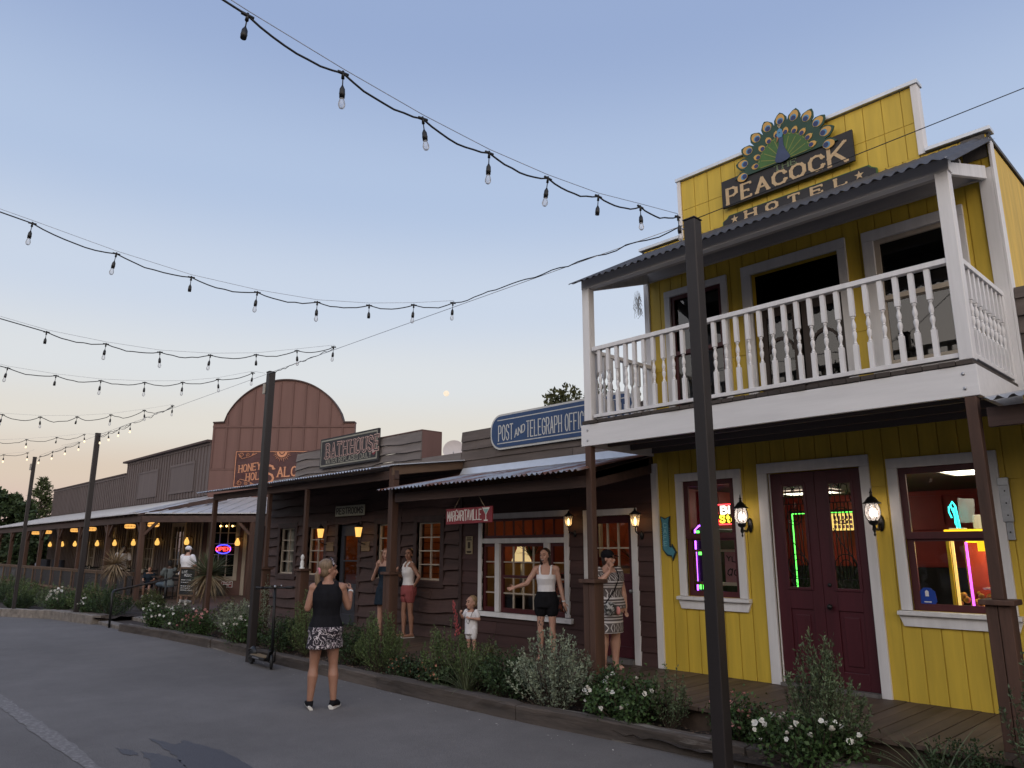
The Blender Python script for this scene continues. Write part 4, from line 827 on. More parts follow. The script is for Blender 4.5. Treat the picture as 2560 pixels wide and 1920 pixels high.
# door with nine lights over a panel
mb = MB(); c = .095; mb.fbox(F8, -6.86-c, -6.86, .30, 2.18, -.05, .033); mb.fbox(F8, -6.13, -6.13+c, .30, 2.18, -.05, .033); mb.fbox(F8, -6.86-c, -6.13+c, 2.18, 2.18+c*.9, -.05, .036); mb.build('door_frame', 'white', PO, .004)
mb = MB(); a, b = -6.855, -6.135; s_ = .085; D0, D1 = -.08, -.035
mb.fbox(F8, a, a+s_, .36, 2.175, D0, D1); mb.fbox(F8, b-s_, b, .36, 2.175, D0, D1); mb.fbox(F8, a+s_, b-s_, 2.08, 2.175, D0, D1); mb.fbox(F8, a+s_, b-s_, .36, .5, D0, D1); mb.fbox(F8, a+s_, b-s_, 1.32, 1.42, D0, D1); mb.fbox(F8, a+s_, b-s_, .5, 1.32, D0, D1-.015)
d = mb.build('door', 'maroon', PO, .003); mb = MB()
for i in (1, 2): x = a+s_+(b-a-2*s_)*i/3; mb.fbox(F8, x-.01, x+.01, 1.42, 2.08, -.07, -.042)
mb.fbox(F8, a+s_, b-s_, 1.74, 1.76, -.0695, -.0425); mb.build('glazing_bars', 'cream', d); mb = MB(); mb.add([F8(a+.06, 1.40, -.066), F8(b-.06, 1.40, -.066), F8(b-.06, 2.10, -.066), F8(a+.06, 2.10, -.066)], [(0, 1, 2, 3)]); mb.build('pane', 'glass', d)
mb = MB(); mb.ell(F8(b-.05, 1.2, 0), (.025, .025, .025)); mb.tube([F8(b-.05, 1.2, -.04), F8(b-.05, 1.2, 0)], .01, 6); mb.build('knob', 'steel', d)
mb = MB(); mb.fbox(F8, -6.86, -6.13, .30, .355, -.1, .08); mb.build('threshold', 'greyvent', PO)
mb = MB(); mb.fbox(F8, -9.655, -9.59, .30, 2.9, -.02, .045); mb.build('corner_trim', 'trimbrown', PO, .003)
M['ochrewall'] = mat('ochre_lower_wall', (.42, .26, .10), .8, .12, 4, (1, 1, 1), .05); M['orangewall'] = mat('orange_red_wall', (.33, .075, .038), .8, .15, 4, (1, 1, 1), .05)
room(PO, F8, -9.55, -5.85, .32, 2.75, 2.6, ['ochrewall', 'floorwood', 'ceil'])
mb = MB(); mb.fbox(F8, -9.54, -5.86, 1.5, 2.74, -2.595, -2.57); mb.box(-9.545, -9.53, 8.15, 10.55, 1.5, 2.74); mb.fbox(F8, -9.53, -5.87, 1.46, 1.52, -2.569, -2.545)
for k in range(7):
    u = -9.4+k*.5; mb.poly(F8, [(u, 1.56), (u+.02, 1.56), (u+.27, 2.3), (u+.25, 2.3)], -2.569, -2.56); mb.poly(F8, [(u+.5, 1.56), (u+.52, 1.56), (u+.27, 2.3), (u+.25, 2.3)], -2.5685, -2.5595)
mb.build('upper_wall', 'orangewall', PO)
mb = MB(); mb.fbox(F8, -9.2, -8.75, 1.6, 2.6, -2.56, -2.5); mb.build('inner_window', 'paper', PO)
def point_room(name, label, loc, w, col):
    t = thing(name, label, 'ceiling light', loc); mb = MB(); mb.lathe([(-.10, .02), (-.08, .09), (-.02, .10), (0, .03)], loc, 10); mb.build('shade', 'warmglass', t); lamp_light(t, (loc[0], loc[1], loc[2]-.16), w, col, .1); return t
point_room('ceiling_lamp', 'warm ceiling lamp inside the post office room behind the bay window', (-7.9, 9.3, 2.74), 11, (1, .66, .34))
t = thing('table_lamp', 'table lamp with a cream bell shade seen through the bay window', 'lamp', (-9.2, 8.95, 1.0)); M['shade'] = emis('lit_lampshade', (1.0, .72, .34), .75)
mb = MB(); mb.lathe([(1.52, .17), (1.56, .165), (1.65, .12), (1.75, .075), (1.78, .07)], (-9.2, 8.95, 0), 14); mb.build('lamp_shade', 'shade', t); mb = MB(); mb.lathe([(1.005, .07), (1.02, .06), (1.04, .025), (1.2, .04), (1.3, .02), (1.5, .012)], (-9.2, 8.95, 0), 10); mb.build('base', 'steel', t)
t = thing('desk', 'dark wooden desk with trinkets inside the bay window', 'desk', (-9.1, 8.95, .32)); mb = MB(); mb.box(-9.5, -8.65, 8.7, 9.25, .96, 1.0); mb.box(-9.48, -9.42, 8.72, 9.2, .32, .96); mb.box(-8.73, -8.67, 8.72, 9.2, .32, .96); mb.box(-9.42, -8.73, 9.15, 9.19, .5, .96); mb.build('desk_top', 'woodold', t)
t = thing('red_armchair', 'red upholstered chair seen through the lower panes of the bay window', 'chair', (-8.5, 9.2, .32)); M['redfab'] = mat('red_upholstery', (.22, .035, .03), .85, .2, 8, (1, 1, 1), .1); mb = MB()
mb.lathe([(.72, .20), (.8, .27), (1.0, .26), (1.2, .2), (1.32, .10), (1.36, .02)], (-8.5, 9.2, 0), 14); mb.ell((-8.5, 9.1, .72), (.3, .28, .09)); mb.build('seat', 'redfab', t)
for sx in (-1, 1):
    for sy in (-1, 1): mb = MB(); mb.tube([(-8.5+sx*.2, 9.1+sy*.18, .32), (-8.5+sx*.22, 9.1+sy*.2, .7)], .02, 6); mb.build('leg', 'woodold', t)
t = thing('quilt', 'red patterned quilt hung inside the right light of the bay window', 'quilt', (-7.7, 8.6, .8)); M['quiltm'] = mat('red_patterned_cloth', (.50, .10, .04), .9, .5, 14, (1, 1, 1), 0, wear=.55, wearcol=(.05, .02, .02), wscale=16)
mb = MB(); nn = 16
for i in range(nn+1):
    for z in (.75, 1.35): mb.v.append((-8.1+.75*i/nn, 8.55+.02*math.sin(i*1.3), z))
for i in range(nn): mb.f.append([2*i, 2*i+2, 2*i+3, 2*i+1]); mb.m.append(0); mb.sm.append(True)
mb.build('cloth', 'quiltm', t); mb = MB(); mb.tube([(-8.15, 8.55, 1.36), (-7.3, 8.55, 1.36)], .012, 6); mb.build('rod', 'woodold', t)
# sconces either side of the door
def small_sconce(fr, u, v, label, group, out=.16, s=1.0, lit='amberglass', w=.5, arm=-1):
    t = thing('wall_lantern', label, 'lantern', fr(u, v), group); c = fr(u, v, out); mb = MB()
    b = fr(u, v-.05*s, .004); mb.ell(fr(u+arm*0.0, v-.20*s, .02), (.03*s, .03*s, .06*s)); mb.tube([fr(u, v-.2*s, .02), fr(u, v-.19*s, out*.6), fr(u, v-.15*s, out), fr(u, v-.09*s, out)], .008*s, 6)
    mb.lathe([(-.095*s, .015*s), (-.085*s, .045*s), (-.08*s, .045*s)], c, 6); mb.build('bracket', 'black', t)
    mb = MB(); mb.lathe([(.075*s, .078*s), (.085*s, .08*s), (.13*s, .02*s), (.15*s, .014*s), (.17*s, .004*s)], c, 6); mb.build('cap', 'black', t)
    mb = MB(); mb.lathe([(-.08*s, .043*s), (.075*s, .070*s)], c, 6, smooth=False); mb.build('glass', 'bulbglass' if lit == 'amberglass' else lit, t)
    if lit == 'amberglass': mb = MB(); mb.lathe([(-.07*s, .008*s), (-.04*s, .02*s), (.0, .02*s), (.045*s, .004*s)], c, 8); mb.build('bulb', 'warmbulb', t)
    if w: lamp_light(t, c+Vector((0, 0, -.0)), w, (1, .55, .20), .05)
    return t
gp = 'small sconces on the post office wall'
small_sconce(F8, -7.12, 2.12, 'small black sconce with a dim amber light between the bay window and the post', gp, .15, .85, 'amberglass', .25)
small_sconce(F8, -5.96, 2.10, 'small black sconce with a bright amber light between the maroon door and the yellow wall', gp, .15, .95, 'amberglass', .5)
# wanted style poster
M['parchment'] = mat('parchment', (.36, .29, .18), .85, .15, 9, (1, 1, 1), .05); M['ink'] = mat('brown_ink', (.05, .035, .025), .85, .1, 9, (1, 1, 1), 0)
t = thing('wall_poster', 'tall parchment coloured poster with a small portrait beside the bay window', 'poster', (-9.41, 8, 1.66)); mb = MB(); mb.fbox(F8, -9.50, -9.33, 1.66, 1.94, .02, .028); mb.build('sheet', 'parchment', t)
mb = MB(); mb.fbox(F8, -9.445, -9.385, 1.75, 1.85, .028, .030)
for z, w_ in ((1.915, .055), (1.885, .065), (1.70, .06), (1.685, .045)): mb.fbox(F8, -9.415-w_, -9.415+w_, z-.009, z+.009, .028, .030)
mb.build('print', 'ink', t)
# sign: POST AND TELEGRAPH OFFICE
M['signblue'] = mat('blue_sign_paint', (.022, .058, .155), .5, .14, 7, (1, 1, 1), .05); M['signsilver'] = mat('pale_sign_paint', (.55, .55, .53), .55, .08, 9, (1, 1, 1), .05)
t = thing('post_office_sign', 'long blue round ended board reading Post and Telegraph Office with pale border lines', 'sign', (-7.4, 8, 3.3))
def stadium(u0, u1, v0, v1, r, k=7):
    o = []
    for cx_, cy_, a0 in ((u1-r, v0+r, -90), (u1-r, v1-r, 0), (u0+r, v1-r, 90), (u0+r, v0+r, 180)):
        o += [(cx_+r*math.cos(R(a0+90*i/k)), cy_+r*math.sin(R(a0+90*i/k))) for i in range(k+1)]
    return o
mb = MB(); mb.poly(F8, stadium(-8.87, -5.95, 3.28, 3.85, .24), .035, .06, 0); mb.poly(F8, stadium(-8.835, -5.985, 3.312, 3.818, .21), .0602, .067, 1)
mb.fbox(F8, -8.70, -6.1, 3.37, 3.384, .0665, .0685, 0); mb.fbox(F8, -8.70, -6.1, 3.745, 3.759, .0665, .0685, 0); mb.build('board', ['signsilver', 'signblue'], t)
mb = MB(); kw = dict(serif=.012); lettering(mb, F8, 'POST', -8.67, 3.42, .245, .062, .027, .0165, .067, .0698, **kw); lettering(mb, F8, 'AND', -8.295, 3.445, .115, .062, .018, .0145, .067, .0698, slope=.33, **kw)
e = lettering(mb, F8, 'TELEGRAPH', -8.03, 3.42, .245, .058, .026, .0165, .067, .0698, **kw); lettering(mb, F8, 'OFFICE', e+.075, 3.42, .245, .058, .026, .0165, .067, .0698, **kw); mb.build('lettering', 'signsilver', t)
# hanging sign
M['signred'] = mat('brick_red_sign', (.20, .022, .030), .6, .15, 9, (1, 1, 1), .05); M['signwhite'] = mat('white_lettering', (.60, .57, .53), .6, .08, 20, (1, 1, 1), 0); M['rope'] = mat('rope', (.25, .19, .13), .9, .2, 60, (1, 1, 1), .2); M['mint'] = mat('pale_drink_green', (.20, .36, .34), .5, .1, 9, (1, 1, 1), 0)
FM = F((0, 6.72, 0), (1, 0, 0), (0, -1, 0)); t = thing('hanging_sign', 'red hanging board lettered Margaritaville with a cocktail glass under the tin awning', 'sign', (-7.95, 6.72, 2.07)); mb = MB(); mb.poly(FM, [(-8.44, 2.075), (-7.46, 2.085), (-7.455, 2.30), (-8.435, 2.292)], -.012, .012); mb.build('board', 'signred', t, .004)
mb = MB(); rn = random.Random(4); u = -8.40
for ch in 'MARGARITAVILLE': u = lettering(mb, FM, ch, u, 2.125+rn.uniform(-.006, .006), .135+rn.uniform(-.008, .01), .048, 0, .013, .012, .0145)+.010
mb.build('lettering', 'signwhite', t); mb = MB(); mb.poly(FM, [(-7.655, 2.285), (-7.50, 2.285), (-7.570, 2.19), (-7.585, 2.19)], .012, .0145, 0); mb.poly(FM, [(-7.630, 2.262), (-7.525, 2.262), (-7.575, 2.20), (-7.582, 2.20)], .0146, .016, 1); mb.fbox(FM, -7.585, -7.572, 2.12, 2.19, .012, .0145, 0); mb.fbox(FM, -7.62, -7.54, 2.105, 2.122, .012, .0145, 0); mb.build('glass_motif', ['signwhite', 'mint'], t)
mb = MB(); lettering(mb, FM, "LICENSED TO CHILL", 0, 0, .001, .001, 0, .0005, 0, .0001) if False else None
for (a, b) in (((-8.27, 2.29), (-8.09, 2.515)), ((-7.62, 2.295), (-7.80, 2.515))): mb.tube([FM(*a, .0), FM(*b, .0)], .006, 5)
mb.build('rope', 'rope', t)
post('porch_post', -9.69, 6.66, .30, 3.03, .115, 'thick stained porch post on a pedestal between the two tin awnings', pedestal=1.36)

# ================================================================ bath house
BH = thing('bath_house_building', 'brown live edge board building with a grey board false front and tin awning', 'building', (-13, 8, .30))
ops = [(-15.99, -15.30, 1.22, 2.20), (-14.70, -14.02, 1.22, 2.20), (-13.50, -12.74, .30, 2.24), (-12.07, -11.40, 1.22, 2.20), (-10.82, -10.15, 1.22, 2.20)]
mb = MB(); hboards(mb, F8, -16.62, -9.66, .30, 3.0, ops, .215, .05, .030, 11, maxlen=2.2); vboards(mb, F8, -16.62, -9.66, .30, 3.3, ops, 99, 0, -.12, -.031); mb.build('wall', 'logwall', BH)
mb = MB(); hboards(mb, F8, -15.5, -10.80, 3.16, 3.85, [], .17, .03, .028, 15, maxlen=3.5); hboards(mb, F8, -16.62, -15.51, 3.0, 3.33, [], .16, .03, .02, 16); hboards(mb, F8, -10.79, -9.68, 3.14, 3.34, [], .2, .02, .01, 17); mb.build('false_front', 'logparapet', BH)
mb = MB(); mb.box(-15.5, -15.4, 8.035, 8.45, 3.15, 3.84); mb.box(-10.90, -10.795, 8.0, 8.45, 3.12, 3.862); mb.box(-15.51, -10.79, 7.985, 8.44, 3.851, 3.868); mb.build('front_return', 'archwall', BH)
mb = MB(); mb.box(-16.62, -16.55, 8.13, 15, .3, 3.2); mb.build('wall', 'logwall', BH); mb = MB(); mb.box(-16.7, -9.68, 8.04, 15, 3.14, 3.2); mb.build('roof', 'tindark', BH)
mb = MB(); corrugated(mb, [(-16.95, 6.36, 2.965), (-9.90, 6.36, 2.965)], [(-16.95, 7.98, 3.20), (-9.90, 7.98, 3.20)], .088, .014, 0, 2, .004); mb.build('awning_roof', 'tin2', BH)
mb = MB(); mb.box(-16.62, -9.62, 6.62, 6.70, 2.80, 2.935); mb.build('awning_beam', 'beam', BH, .004)
mb = MB()
for k in range(9):
    x = -16.5+k*.84; mb.hexa([(x, 6.71, 2.86), (x+.04, 6.71, 2.86), (x+.04, 7.96, 3.04), (x, 7.96, 3.04), (x, 6.71, 2.94), (x+.04, 6.71, 2.94), (x+.04, 7.96, 3.13), (x, 7.96, 3.13)])
mb.build('awning_rafters', 'beam', BH)
mb = MB(); x = -9.625; mb.hexa([(x-.05, 6.60, 2.86), (x, 6.60, 2.86), (x, 8.03, 3.06), (x-.05, 8.03, 3.06), (x-.05, 6.60, 3.0), (x, 6.60, 3.0), (x, 8.03, 3.19), (x-.05, 8.03, 3.19)]); mb.build('end_rafter', 'rafter', BH, .004)
mb = MB(); mb.hexa([(-9.9, 6.55, 3.005), (-9.56, 6.55, 3.005), (-9.56, 8.05, 3.20), (-9.9, 8.05, 3.20), (-9.9, 6.55, 3.02), (-9.56, 6.55, 3.02), (-9.56, 8.05, 3.215), (-9.9, 8.05, 3.215)]); mb.build('edge_flashing', 'flash', BH)
M['pinewall'] = mat('pine_board_wall', (.40, .12, .035), .6, .3, 5, H, .15)
room(BH, F8, -16.5, -14.9, .32, 2.8, 2.0, ['curtain', 'floorwood', 'ceil']); room(BH, F8, -14.85, -9.72, .32, 2.75, 1.9, ['pinewall', 'floorwood', 'ceil'])
mb = MB()
for z in [.6+.16*k for k in range(13)]: mb.fbox(F8, -14.84, -9.73, z, z+.008, -1.897, -1.88)
mb.build('board_joints', 'dark', BH)
for (a, b) in ((-15.99, -15.30), (-14.70, -14.02), (-12.07, -11.40), (-10.82, -10.15)):
    mb = MB(); mb.fbox(F8, a-.10, a, 1.1, 2.2, -.05, .055); mb.fbox(F8, b, b+.10, 1.1, 2.2, -.05, .055); mb.fbox(F8, a-.10, b+.10, 2.2, 2.31, -.05, .057); mb.fbox(F8, a, b, 1.1, 1.2, -.05, .054); w = mb.build('window', 'trimbrown', BH, .004)
    mb = MB(); s_ = .028; mb.fbox(F8, a, a+s_, 1.22, 2.2, -.05, -.01); mb.fbox(F8, b-s_, b, 1.22, 2.2, -.05, -.01); mb.fbox(F8, a+s_, b-s_, 2.2-s_, 2.2, -.05, -.01); mb.fbox(F8, a-.02, b+.02, 1.2, 1.225, -.05, .03); mb.fbox(F8, a+s_, b-s_, 1.225, 1.25, -.05, -.01)
    c = (a+b)/2; mb.fbox(F8, c-.011, c+.011, 1.25, 2.2-s_, -.044, -.012)
    for j in (1, 2, 3): z = 1.25+(.92)*j/4; mb.fbox(F8, a+s_, b-s_, z-.01, z+.01, -.0435, -.0125)
    mb.build('sash', 'cream', w); mb = MB(); mb.add([F8(a+.01, 1.23, -.046), F8(b-.01, 1.23, -.046), F8(b-.01, 2.19, -.046), F8(a+.01, 2.19, -.046)], [(0, 1, 2, 3)]); mb.build('pane', 'glass', w)
t = thing('curtain', 'pale net curtain behind the leftmost bath house window', 'curtain', (-15.65, 8.15, 1.15)); mb = MB(); nn = 60
for i in range(nn+1):
    for z in (1.15, 2.22): mb.v.append((-16.05+.8*i/nn, 8.14+.02*math.sin(i*1.1+(z*2)), z))
for i in range(nn):
    if 26 < i < 33: continue
    mb.f.append([2*i, 2*i+2, 2*i+3, 2*i+1]); mb.m.append(0); mb.sm.append(True)
mb.build('cloth', 'curtain', t); mb = MB(); mb.tube([(-16.1, 8.14, 2.23), (-15.2, 8.14, 2.23)], .01, 6); mb.build('rod', 'steel', t)
point_room('ceiling_lamp', 'ceiling lamp in the curtained room at the left end of the bath house', (-15.7, 9.0, 2.78), 6, (1, .72, .45)); point_room('ceiling_lamp', 'orange ceiling lamp behind the second bath house window from the left', (-14.2, 8.9, 2.74), 7, (1, .55, .2)); point_room('ceiling_lamp', 'orange ceiling lamp behind the bath house window nearest the tin awning', (-11.0, 8.9, 2.74), 12, (1, .55, .2))
mb = MB(); mb.fbox(F8, -13.6, -13.5, .30, 2.24, -.06, .045); mb.fbox(F8, -12.74, -12.64, .30, 2.24, -.06, .045); mb.fbox(F8, -13.6, -12.64, 2.24, 2.36, -.06, .048); mb.build('door_frame', 'trimbrown', BH, .004)
mb = MB(); a, b = -13.5, -12.74; s_ = .12; D0, D1 = -.09, -.04
mb.fbox(F8, a, a+s_, .32, 2.235, D0, D1); mb.fbox(F8, b-s_, b, .32, 2.235, D0, D1); mb.fbox(F8, a+s_, b-s_, 2.0, 2.235, D0, D1); mb.fbox(F8, a+s_, b-s_, .32, .5, D0, D1); mb.fbox(F8, a+s_, b-s_, .95, 1.08, D0, D1); mb.fbox(F8, a+s_, b-s_, 1.50, 1.53, D0, D1); mb.fbox(F8, a+s_, b-s_, .5, .95, D0, D1-.015); mb.fbox(F8, a+s_+.05, b-s_-.05, .56, .89, D1-.0149, D1-.004)
d = mb.build('door', 'slate', BH, .003); mb = MB(); mb.add([F8(a+.1, 1.06, -.07), F8(b-.1, 1.06, -.07), F8(b-.1, 2.02, -.07), F8(a+.1, 2.02, -.07)], [(0, 1, 2, 3)]); mb.build('pane', 'glassup', d); mb = MB(); mb.ell(F8(b-.05, 1.22, -.005), (.022, .022, .022)); mb.ell(F8(b-.05, 1.36, -.03), (.018, .012, .018)); mb.build('knob', 'steel', d)
gp = 'lit sconces beside the bath house door'
small_sconce(F8, -13.88, 2.06, 'lit amber sconce on the left of the bath house door', gp, .22, 1.15, 'warmglass', 4.5); small_sconce(F8, -12.45, 2.06, 'lit amber sconce on the right of the bath house door', gp, .22, 1.15, 'warmglass', 4.5)
M['noticewood'] = mat('pale_carved_board', (.21, .14, .08), .8, .3, 8, H, .4)
for i, u in enumerate((-13.78, -12.45)):
    t = thing('notice_board', ['small carved board under the left bath house sconce', 'small carved board under the right bath house sconce'][i], 'notice', (u, 8, 1.70)); mb = MB(); mb.fbox(F8, u-.14, u+.14, 1.70, 1.88, .03, .06); mb.build('board', 'noticewood', t, .01)
# signs
t = thing('bath_house_sign', 'large black framed board reading Bath House, water replaced daily on the grey false front', 'sign', (-13.2, 8, 3.42)); M['signgrey'] = mat('sage_grey_border', (.28, .27, .22), .6, .1, 8, (1, 1, 1), .05); M['pinkline'] = mat('dusty_rose_lettering', (.55, .36, .32), .6, .1, 9, (1, 1, 1), 0)
mb = MB(); mb.fbox(F8, -14.30, -12.08, 3.41, 4.04, .05, .095, 0); mb.fbox(F8, -14.265, -12.115, 3.445, 4.005, .0945, .099, 1); mb.fbox(F8, -14.235, -12.145, 3.475, 3.975, .0985, .1025, 0); mb.build('board', ['signblack', 'signgrey'], t, .004)
mb = MB(); lettering(mb, F8, 'BATH', -14.05, 3.62, .28, .155, .075, .055, .1025, .1045, serif=.055, mi=0); lettering(mb, F8, 'HOUSE', -13.08, 3.62, .28, .15, .07, .055, .1025, .1045, serif=.055, mi=0)
mb.build('lettering', 'pinkline', t); mb = MB(); lettering(mb, F8, 'BATH', -14.05, 3.62, .28, .155, .075, .024, .107, .1085, serif=.036); mb.build('lettering_inline', 'signblack', t); mb = MB(); lettering(mb, F8, 'HOUSE', -13.08, 3.62, .28, .15, .07, .024, .107, .1085, serif=.036); mb.build('lettering_inline', 'signblack', t)
mb = MB(); lettering(mb, F8, 'WATER REPLACED DAILY', -14.03, 3.495, .09, .058, .026, .014, .1025, .1045, serif=.014, width=1.72); mb.build('small_lettering', 'signgrey', t)
mb = MB(); mb.poly(F8, [(-12.215+.062*math.cos(k*.523), 3.60+.075*math.sin(k*.523)) for k in range(12)], .1025, .1045, 0); lettering(mb, F8, '10', -12.26, 3.57, .06, .028, .012, .009, .1045, .106, mi=1); lettering(mb, F8, 'c', -12.195, 3.585, .045, .025, 0, .006, .1045, .106, mi=1); mb.build('price_roundel', ['signred', 'signwhite'], t)
t = thing('restrooms_sign', 'pale grey board reading Restrooms above the bath house door', 'sign', (-13.15, 7.93, 2.39)); M['palegreen'] = mat('pale_sage_board', (.42, .42, .34), .7, .12, 9, (1, 1, 1), .1)
FRS = F((0, 7.93, 0), (1, 0, 0), (0, -1, 0)); mb = MB(); mb.fbox(FRS, -13.56, -12.48, 2.385, 2.59, 0, .02); mb.build('board', 'palegreen', t, .004); mb = MB(); lettering(mb, FRS, 'RESTROOMS', -13.51, 2.43, .115, .075, .03, .018, .02, .0225, width=.98); mb.build('lettering', 'signblack', t)
# posts, figurine, dish
post('porch_post', -12.39, 6.64, .30, 2.80, .07, 'thin stained bath house post whose pedestal carries a small white figurine', pedestal=1.36); post('porch_post', -13.88, 6.64, .30, 2.80, .075, 'stained bath house post on a pedestal near the curtained window', pedestal=1.36); post('porch_post', -16.52, 6.64, .0, 2.80, .09, 'slim stained post at the far left end of the bath house awning')
t = thing('figurine', 'small white figurine standing on a porch pedestal', 'figurine', (-12.31, 6.575, 1.402)); mb = MB(); mb.lathe([(0, .045), (.02, .045), (.03, .03), (.09, .036), (.13, .03), (.15, .018), (.17, .03), (.2, .034), (.235, .02), (.25, .006)], (-12.31, 6.575, 1.401), 12); mb.build('body', 'paper', t)
t = thing('satellite_dish', 'round pale satellite dish on the roof between the two false fronts', 'satellite dish', (-12.35, 10, 3.2)); mb = MB(); c = Vector((-12.35, 10, 3.80)); dv_ = Vector((.7, -.65, .3)).normalized(); q = dv_.to_track_quat('Z', 'Y'); k = len(mb.v)
for r in range(6):
    rr = .235*r/5
    for j in range(20): mb.v.append(tuple(c+q@Vector((rr*math.cos(j*math.pi/10), rr*math.sin(j*math.pi/10), .05*(r/5)**2))))
for r in range(5):
    for j in range(20): a0 = r*20+j; a1 = r*20+(j+1) % 20; mb.f.append([a0, a1, a1+20, a0+20]); mb.m.append(0); mb.sm.append(True)
M['dish'] = mat('pale_pink_dish', (.55, .50, .50), .5, .06, 5, (1, 1, 1), 0); mb.build('reflector', 'dish', t); mb = MB(); mb.tube([c, c-dv_*.12, (-12.42, 10.05, 3.21)], .02, 6); mb.tube([c-Vector((0, 0, .15)), c+dv_*.2-Vector((0, 0, .1))], .01, 5); mb.build('mast', 'steel', t)
# neighbour beyond the hotel
NB = thing('neighbour_building', 'brown board building with a tin awning at the right edge beyond the yellow hotel', 'building', (1, 8, .3)); mb = MB(); hboards(mb, F8, -1.545, 4.5, .3, 4.14, [(1.0, 2.6, .3, 2.4)], .17, .02, 0, 21); mb.fbox(F8, -1.545, 4.5, .3, 4.14, -.2, -.031); mb.build('wall', 'poparapet', NB)
mb = MB(); mb.fbox(F8, 1.0, 2.6, .3, 2.4, -.03, -.01); mb.build('door', 'maroon', NB)
mb = MB(); corrugated(mb, [(-1.56, 6.42, 2.845), (4.5, 6.42, 2.845)], [(-1.56, 7.98, 3.15), (4.5, 7.98, 3.15)], .095, .015, 0, 2, .004); mb.build('awning_roof', 'tin', NB)
mb = MB(); mb.box(-1.58, 4.5, 6.62, 6.69, 2.66, 2.81); mb.box(4.3, 4.4, 6.62, 6.72, .3, 2.66); mb.build('awning_beam', 'beam', NB)
# ================================================================ saloon with a corner porch
SA = thing('saloon_building', 'long taupe board and batten saloon with a round topped red brown corner front', 'building', (-27.7, 10.8, .15))
FW = F((0, 10.8, 0), (1, 0, 0), (0, -1, 0)); r2 = math.sqrt(.5); FA = F((-27.7, 10.8, 0), (r2, r2, 0), (r2, -r2, 0))
wins = [(-42.0, -41.1), (-39.0, -38.1), (-36.3, -35.4), (-33.95, -32.85), (-30.7, -29.55)]; zt, zb_ = 2.62, .95
ops = [(a, b, zb_, zt) for a, b in wins]
mb = MB(); vboards(mb, FW, -50.6, -27.7, .1, 3.7, ops, .30, .0, -.1, 0); 
u = -50.55
while u < -27.75:
    if not any(a-.14 < u < b+.14 for a, b in wins): mb.fbox(FW, u, u+.055, .16, 3.55, .001, .03)
    u += .30
mb.build('wall', 'wing', SA)
def parapet(u0, u1, z1, name='false_front'):
    mb = MB(); mb.fbox(FW, u0, u1, 3.5, z1, -.15, 0); u = u0+.02
    while u < u1-.05: mb.fbox(FW, u, u+.06, 3.66, z1-.1, .001, .035); u += .30
    mb.fbox(FW, u0, u1, z1-.1, z1, .001, .04); mb.fbox(FW, u0, u1, 3.58, 3.66, .001, .045); return mb
parapet(-50.8, -37.42, 5.16).build('false_front', 'wing', SA)
mb = parapet(-37.4, -27.75, 5.68)
for a, b in ((-35.65, -33.05), (-31.7, -29.05)):
    for (p, q, r, s_) in ((a, b, 5.0, 5.09), (a, b, 3.92, 4.01), (a, a+.09, 4.01, 5.0), (b-.09, b, 4.01, 5.0)): mb.fbox(FW, p, q, r, s_, .0, .055)
    mb.fbox(FW, a+.09, b-.09, 4.01, 5.0, .0, .038)
mb.build('false_front', 'wing', SA)
mb = MB(); mb.fbox(FW, -37.7, -27.72, 5.68, 5.76, -.3, .16); mb.fbox(FW, -50.9, -37.41, 5.16, 5.22, -.2, .08); mb.build('parapet_cap', 'trimbrown', SA)
# round topped corner front
def archtop(s):
    if s < .43 or s > 4.9: return 6.38
    rr = 2.42; c = 2.665; z = 6.46+math.sqrt(max(0, rr*rr-(s-c)**2))-.86
    return max(6.40, z)
ol = [(0, .1), (5.35, .1), (5.35, 6.38)]+[(4.93-k*4.53/40, archtop(4.93-k*4.53/40)) for k in range(41)]+[(0, 6.38)]
aops = [(.30, 1.2, .80, 2.72)]
mb = MB(); mb.poly(FA, [(p, max(q, 2.9)) for p, q in ol], -.22, 0)
vboards(mb, FA, 0, 5.35, .1, 2.9, aops, 99, 0, -.1, 0); mb.build('corner_front', 'archwall', SA)
mb = MB(); s = .02
while s < 5.3:
    mb.fbox(FA, s, s+.055, 4.7, 6.20, .001, .028); t_ = archtop(s+.03)
    if t_ > 6.45: mb.fbox(FA, s, s+.055, 6.29, t_-.06, .001, .028)
    pass
    s += .485
mb.fbox(FA, 0, 5.35, 6.21, 6.285, .001, .03); mb.fbox(FA, 0.0, 5.35, 4.62, 4.69, .001, .012); mb.build('battens', 'archbatten', SA)
mb = MB(); pts = [(0, 6.38), (.43, 6.40)]+[(.40+k*4.53/40, archtop(.40+k*4.53/40)) for k in range(41)]+[(5.35, 6.38)]
for (a, b), (c, d) in zip(pts, pts[1:]): mb.hexa([FA(a, b, .06), FA(c, d, .06), FA(c, d, -.28), FA(a, b, -.28), FA(a, b+.05, .06), FA(c, d+.05, .06), FA(c, d+.05, -.28), FA(a, b+.05, -.28)])
mb.build('arch_cap', 'trimbrown', SA)
mb = MB(); mb.box(-50.8, -27.9, 11.0, 19, .1, 3.5); mb.box(-50.8, -27.9, 11.0, 19, 3.5, 3.6); mb.build('rear_volume', 'wing', SA)
mb = MB(); mb.fbox(FA, .1, 5.3, .1, 3.5, -6, -2.2); mb.build('rear_volume', 'wing', SA)
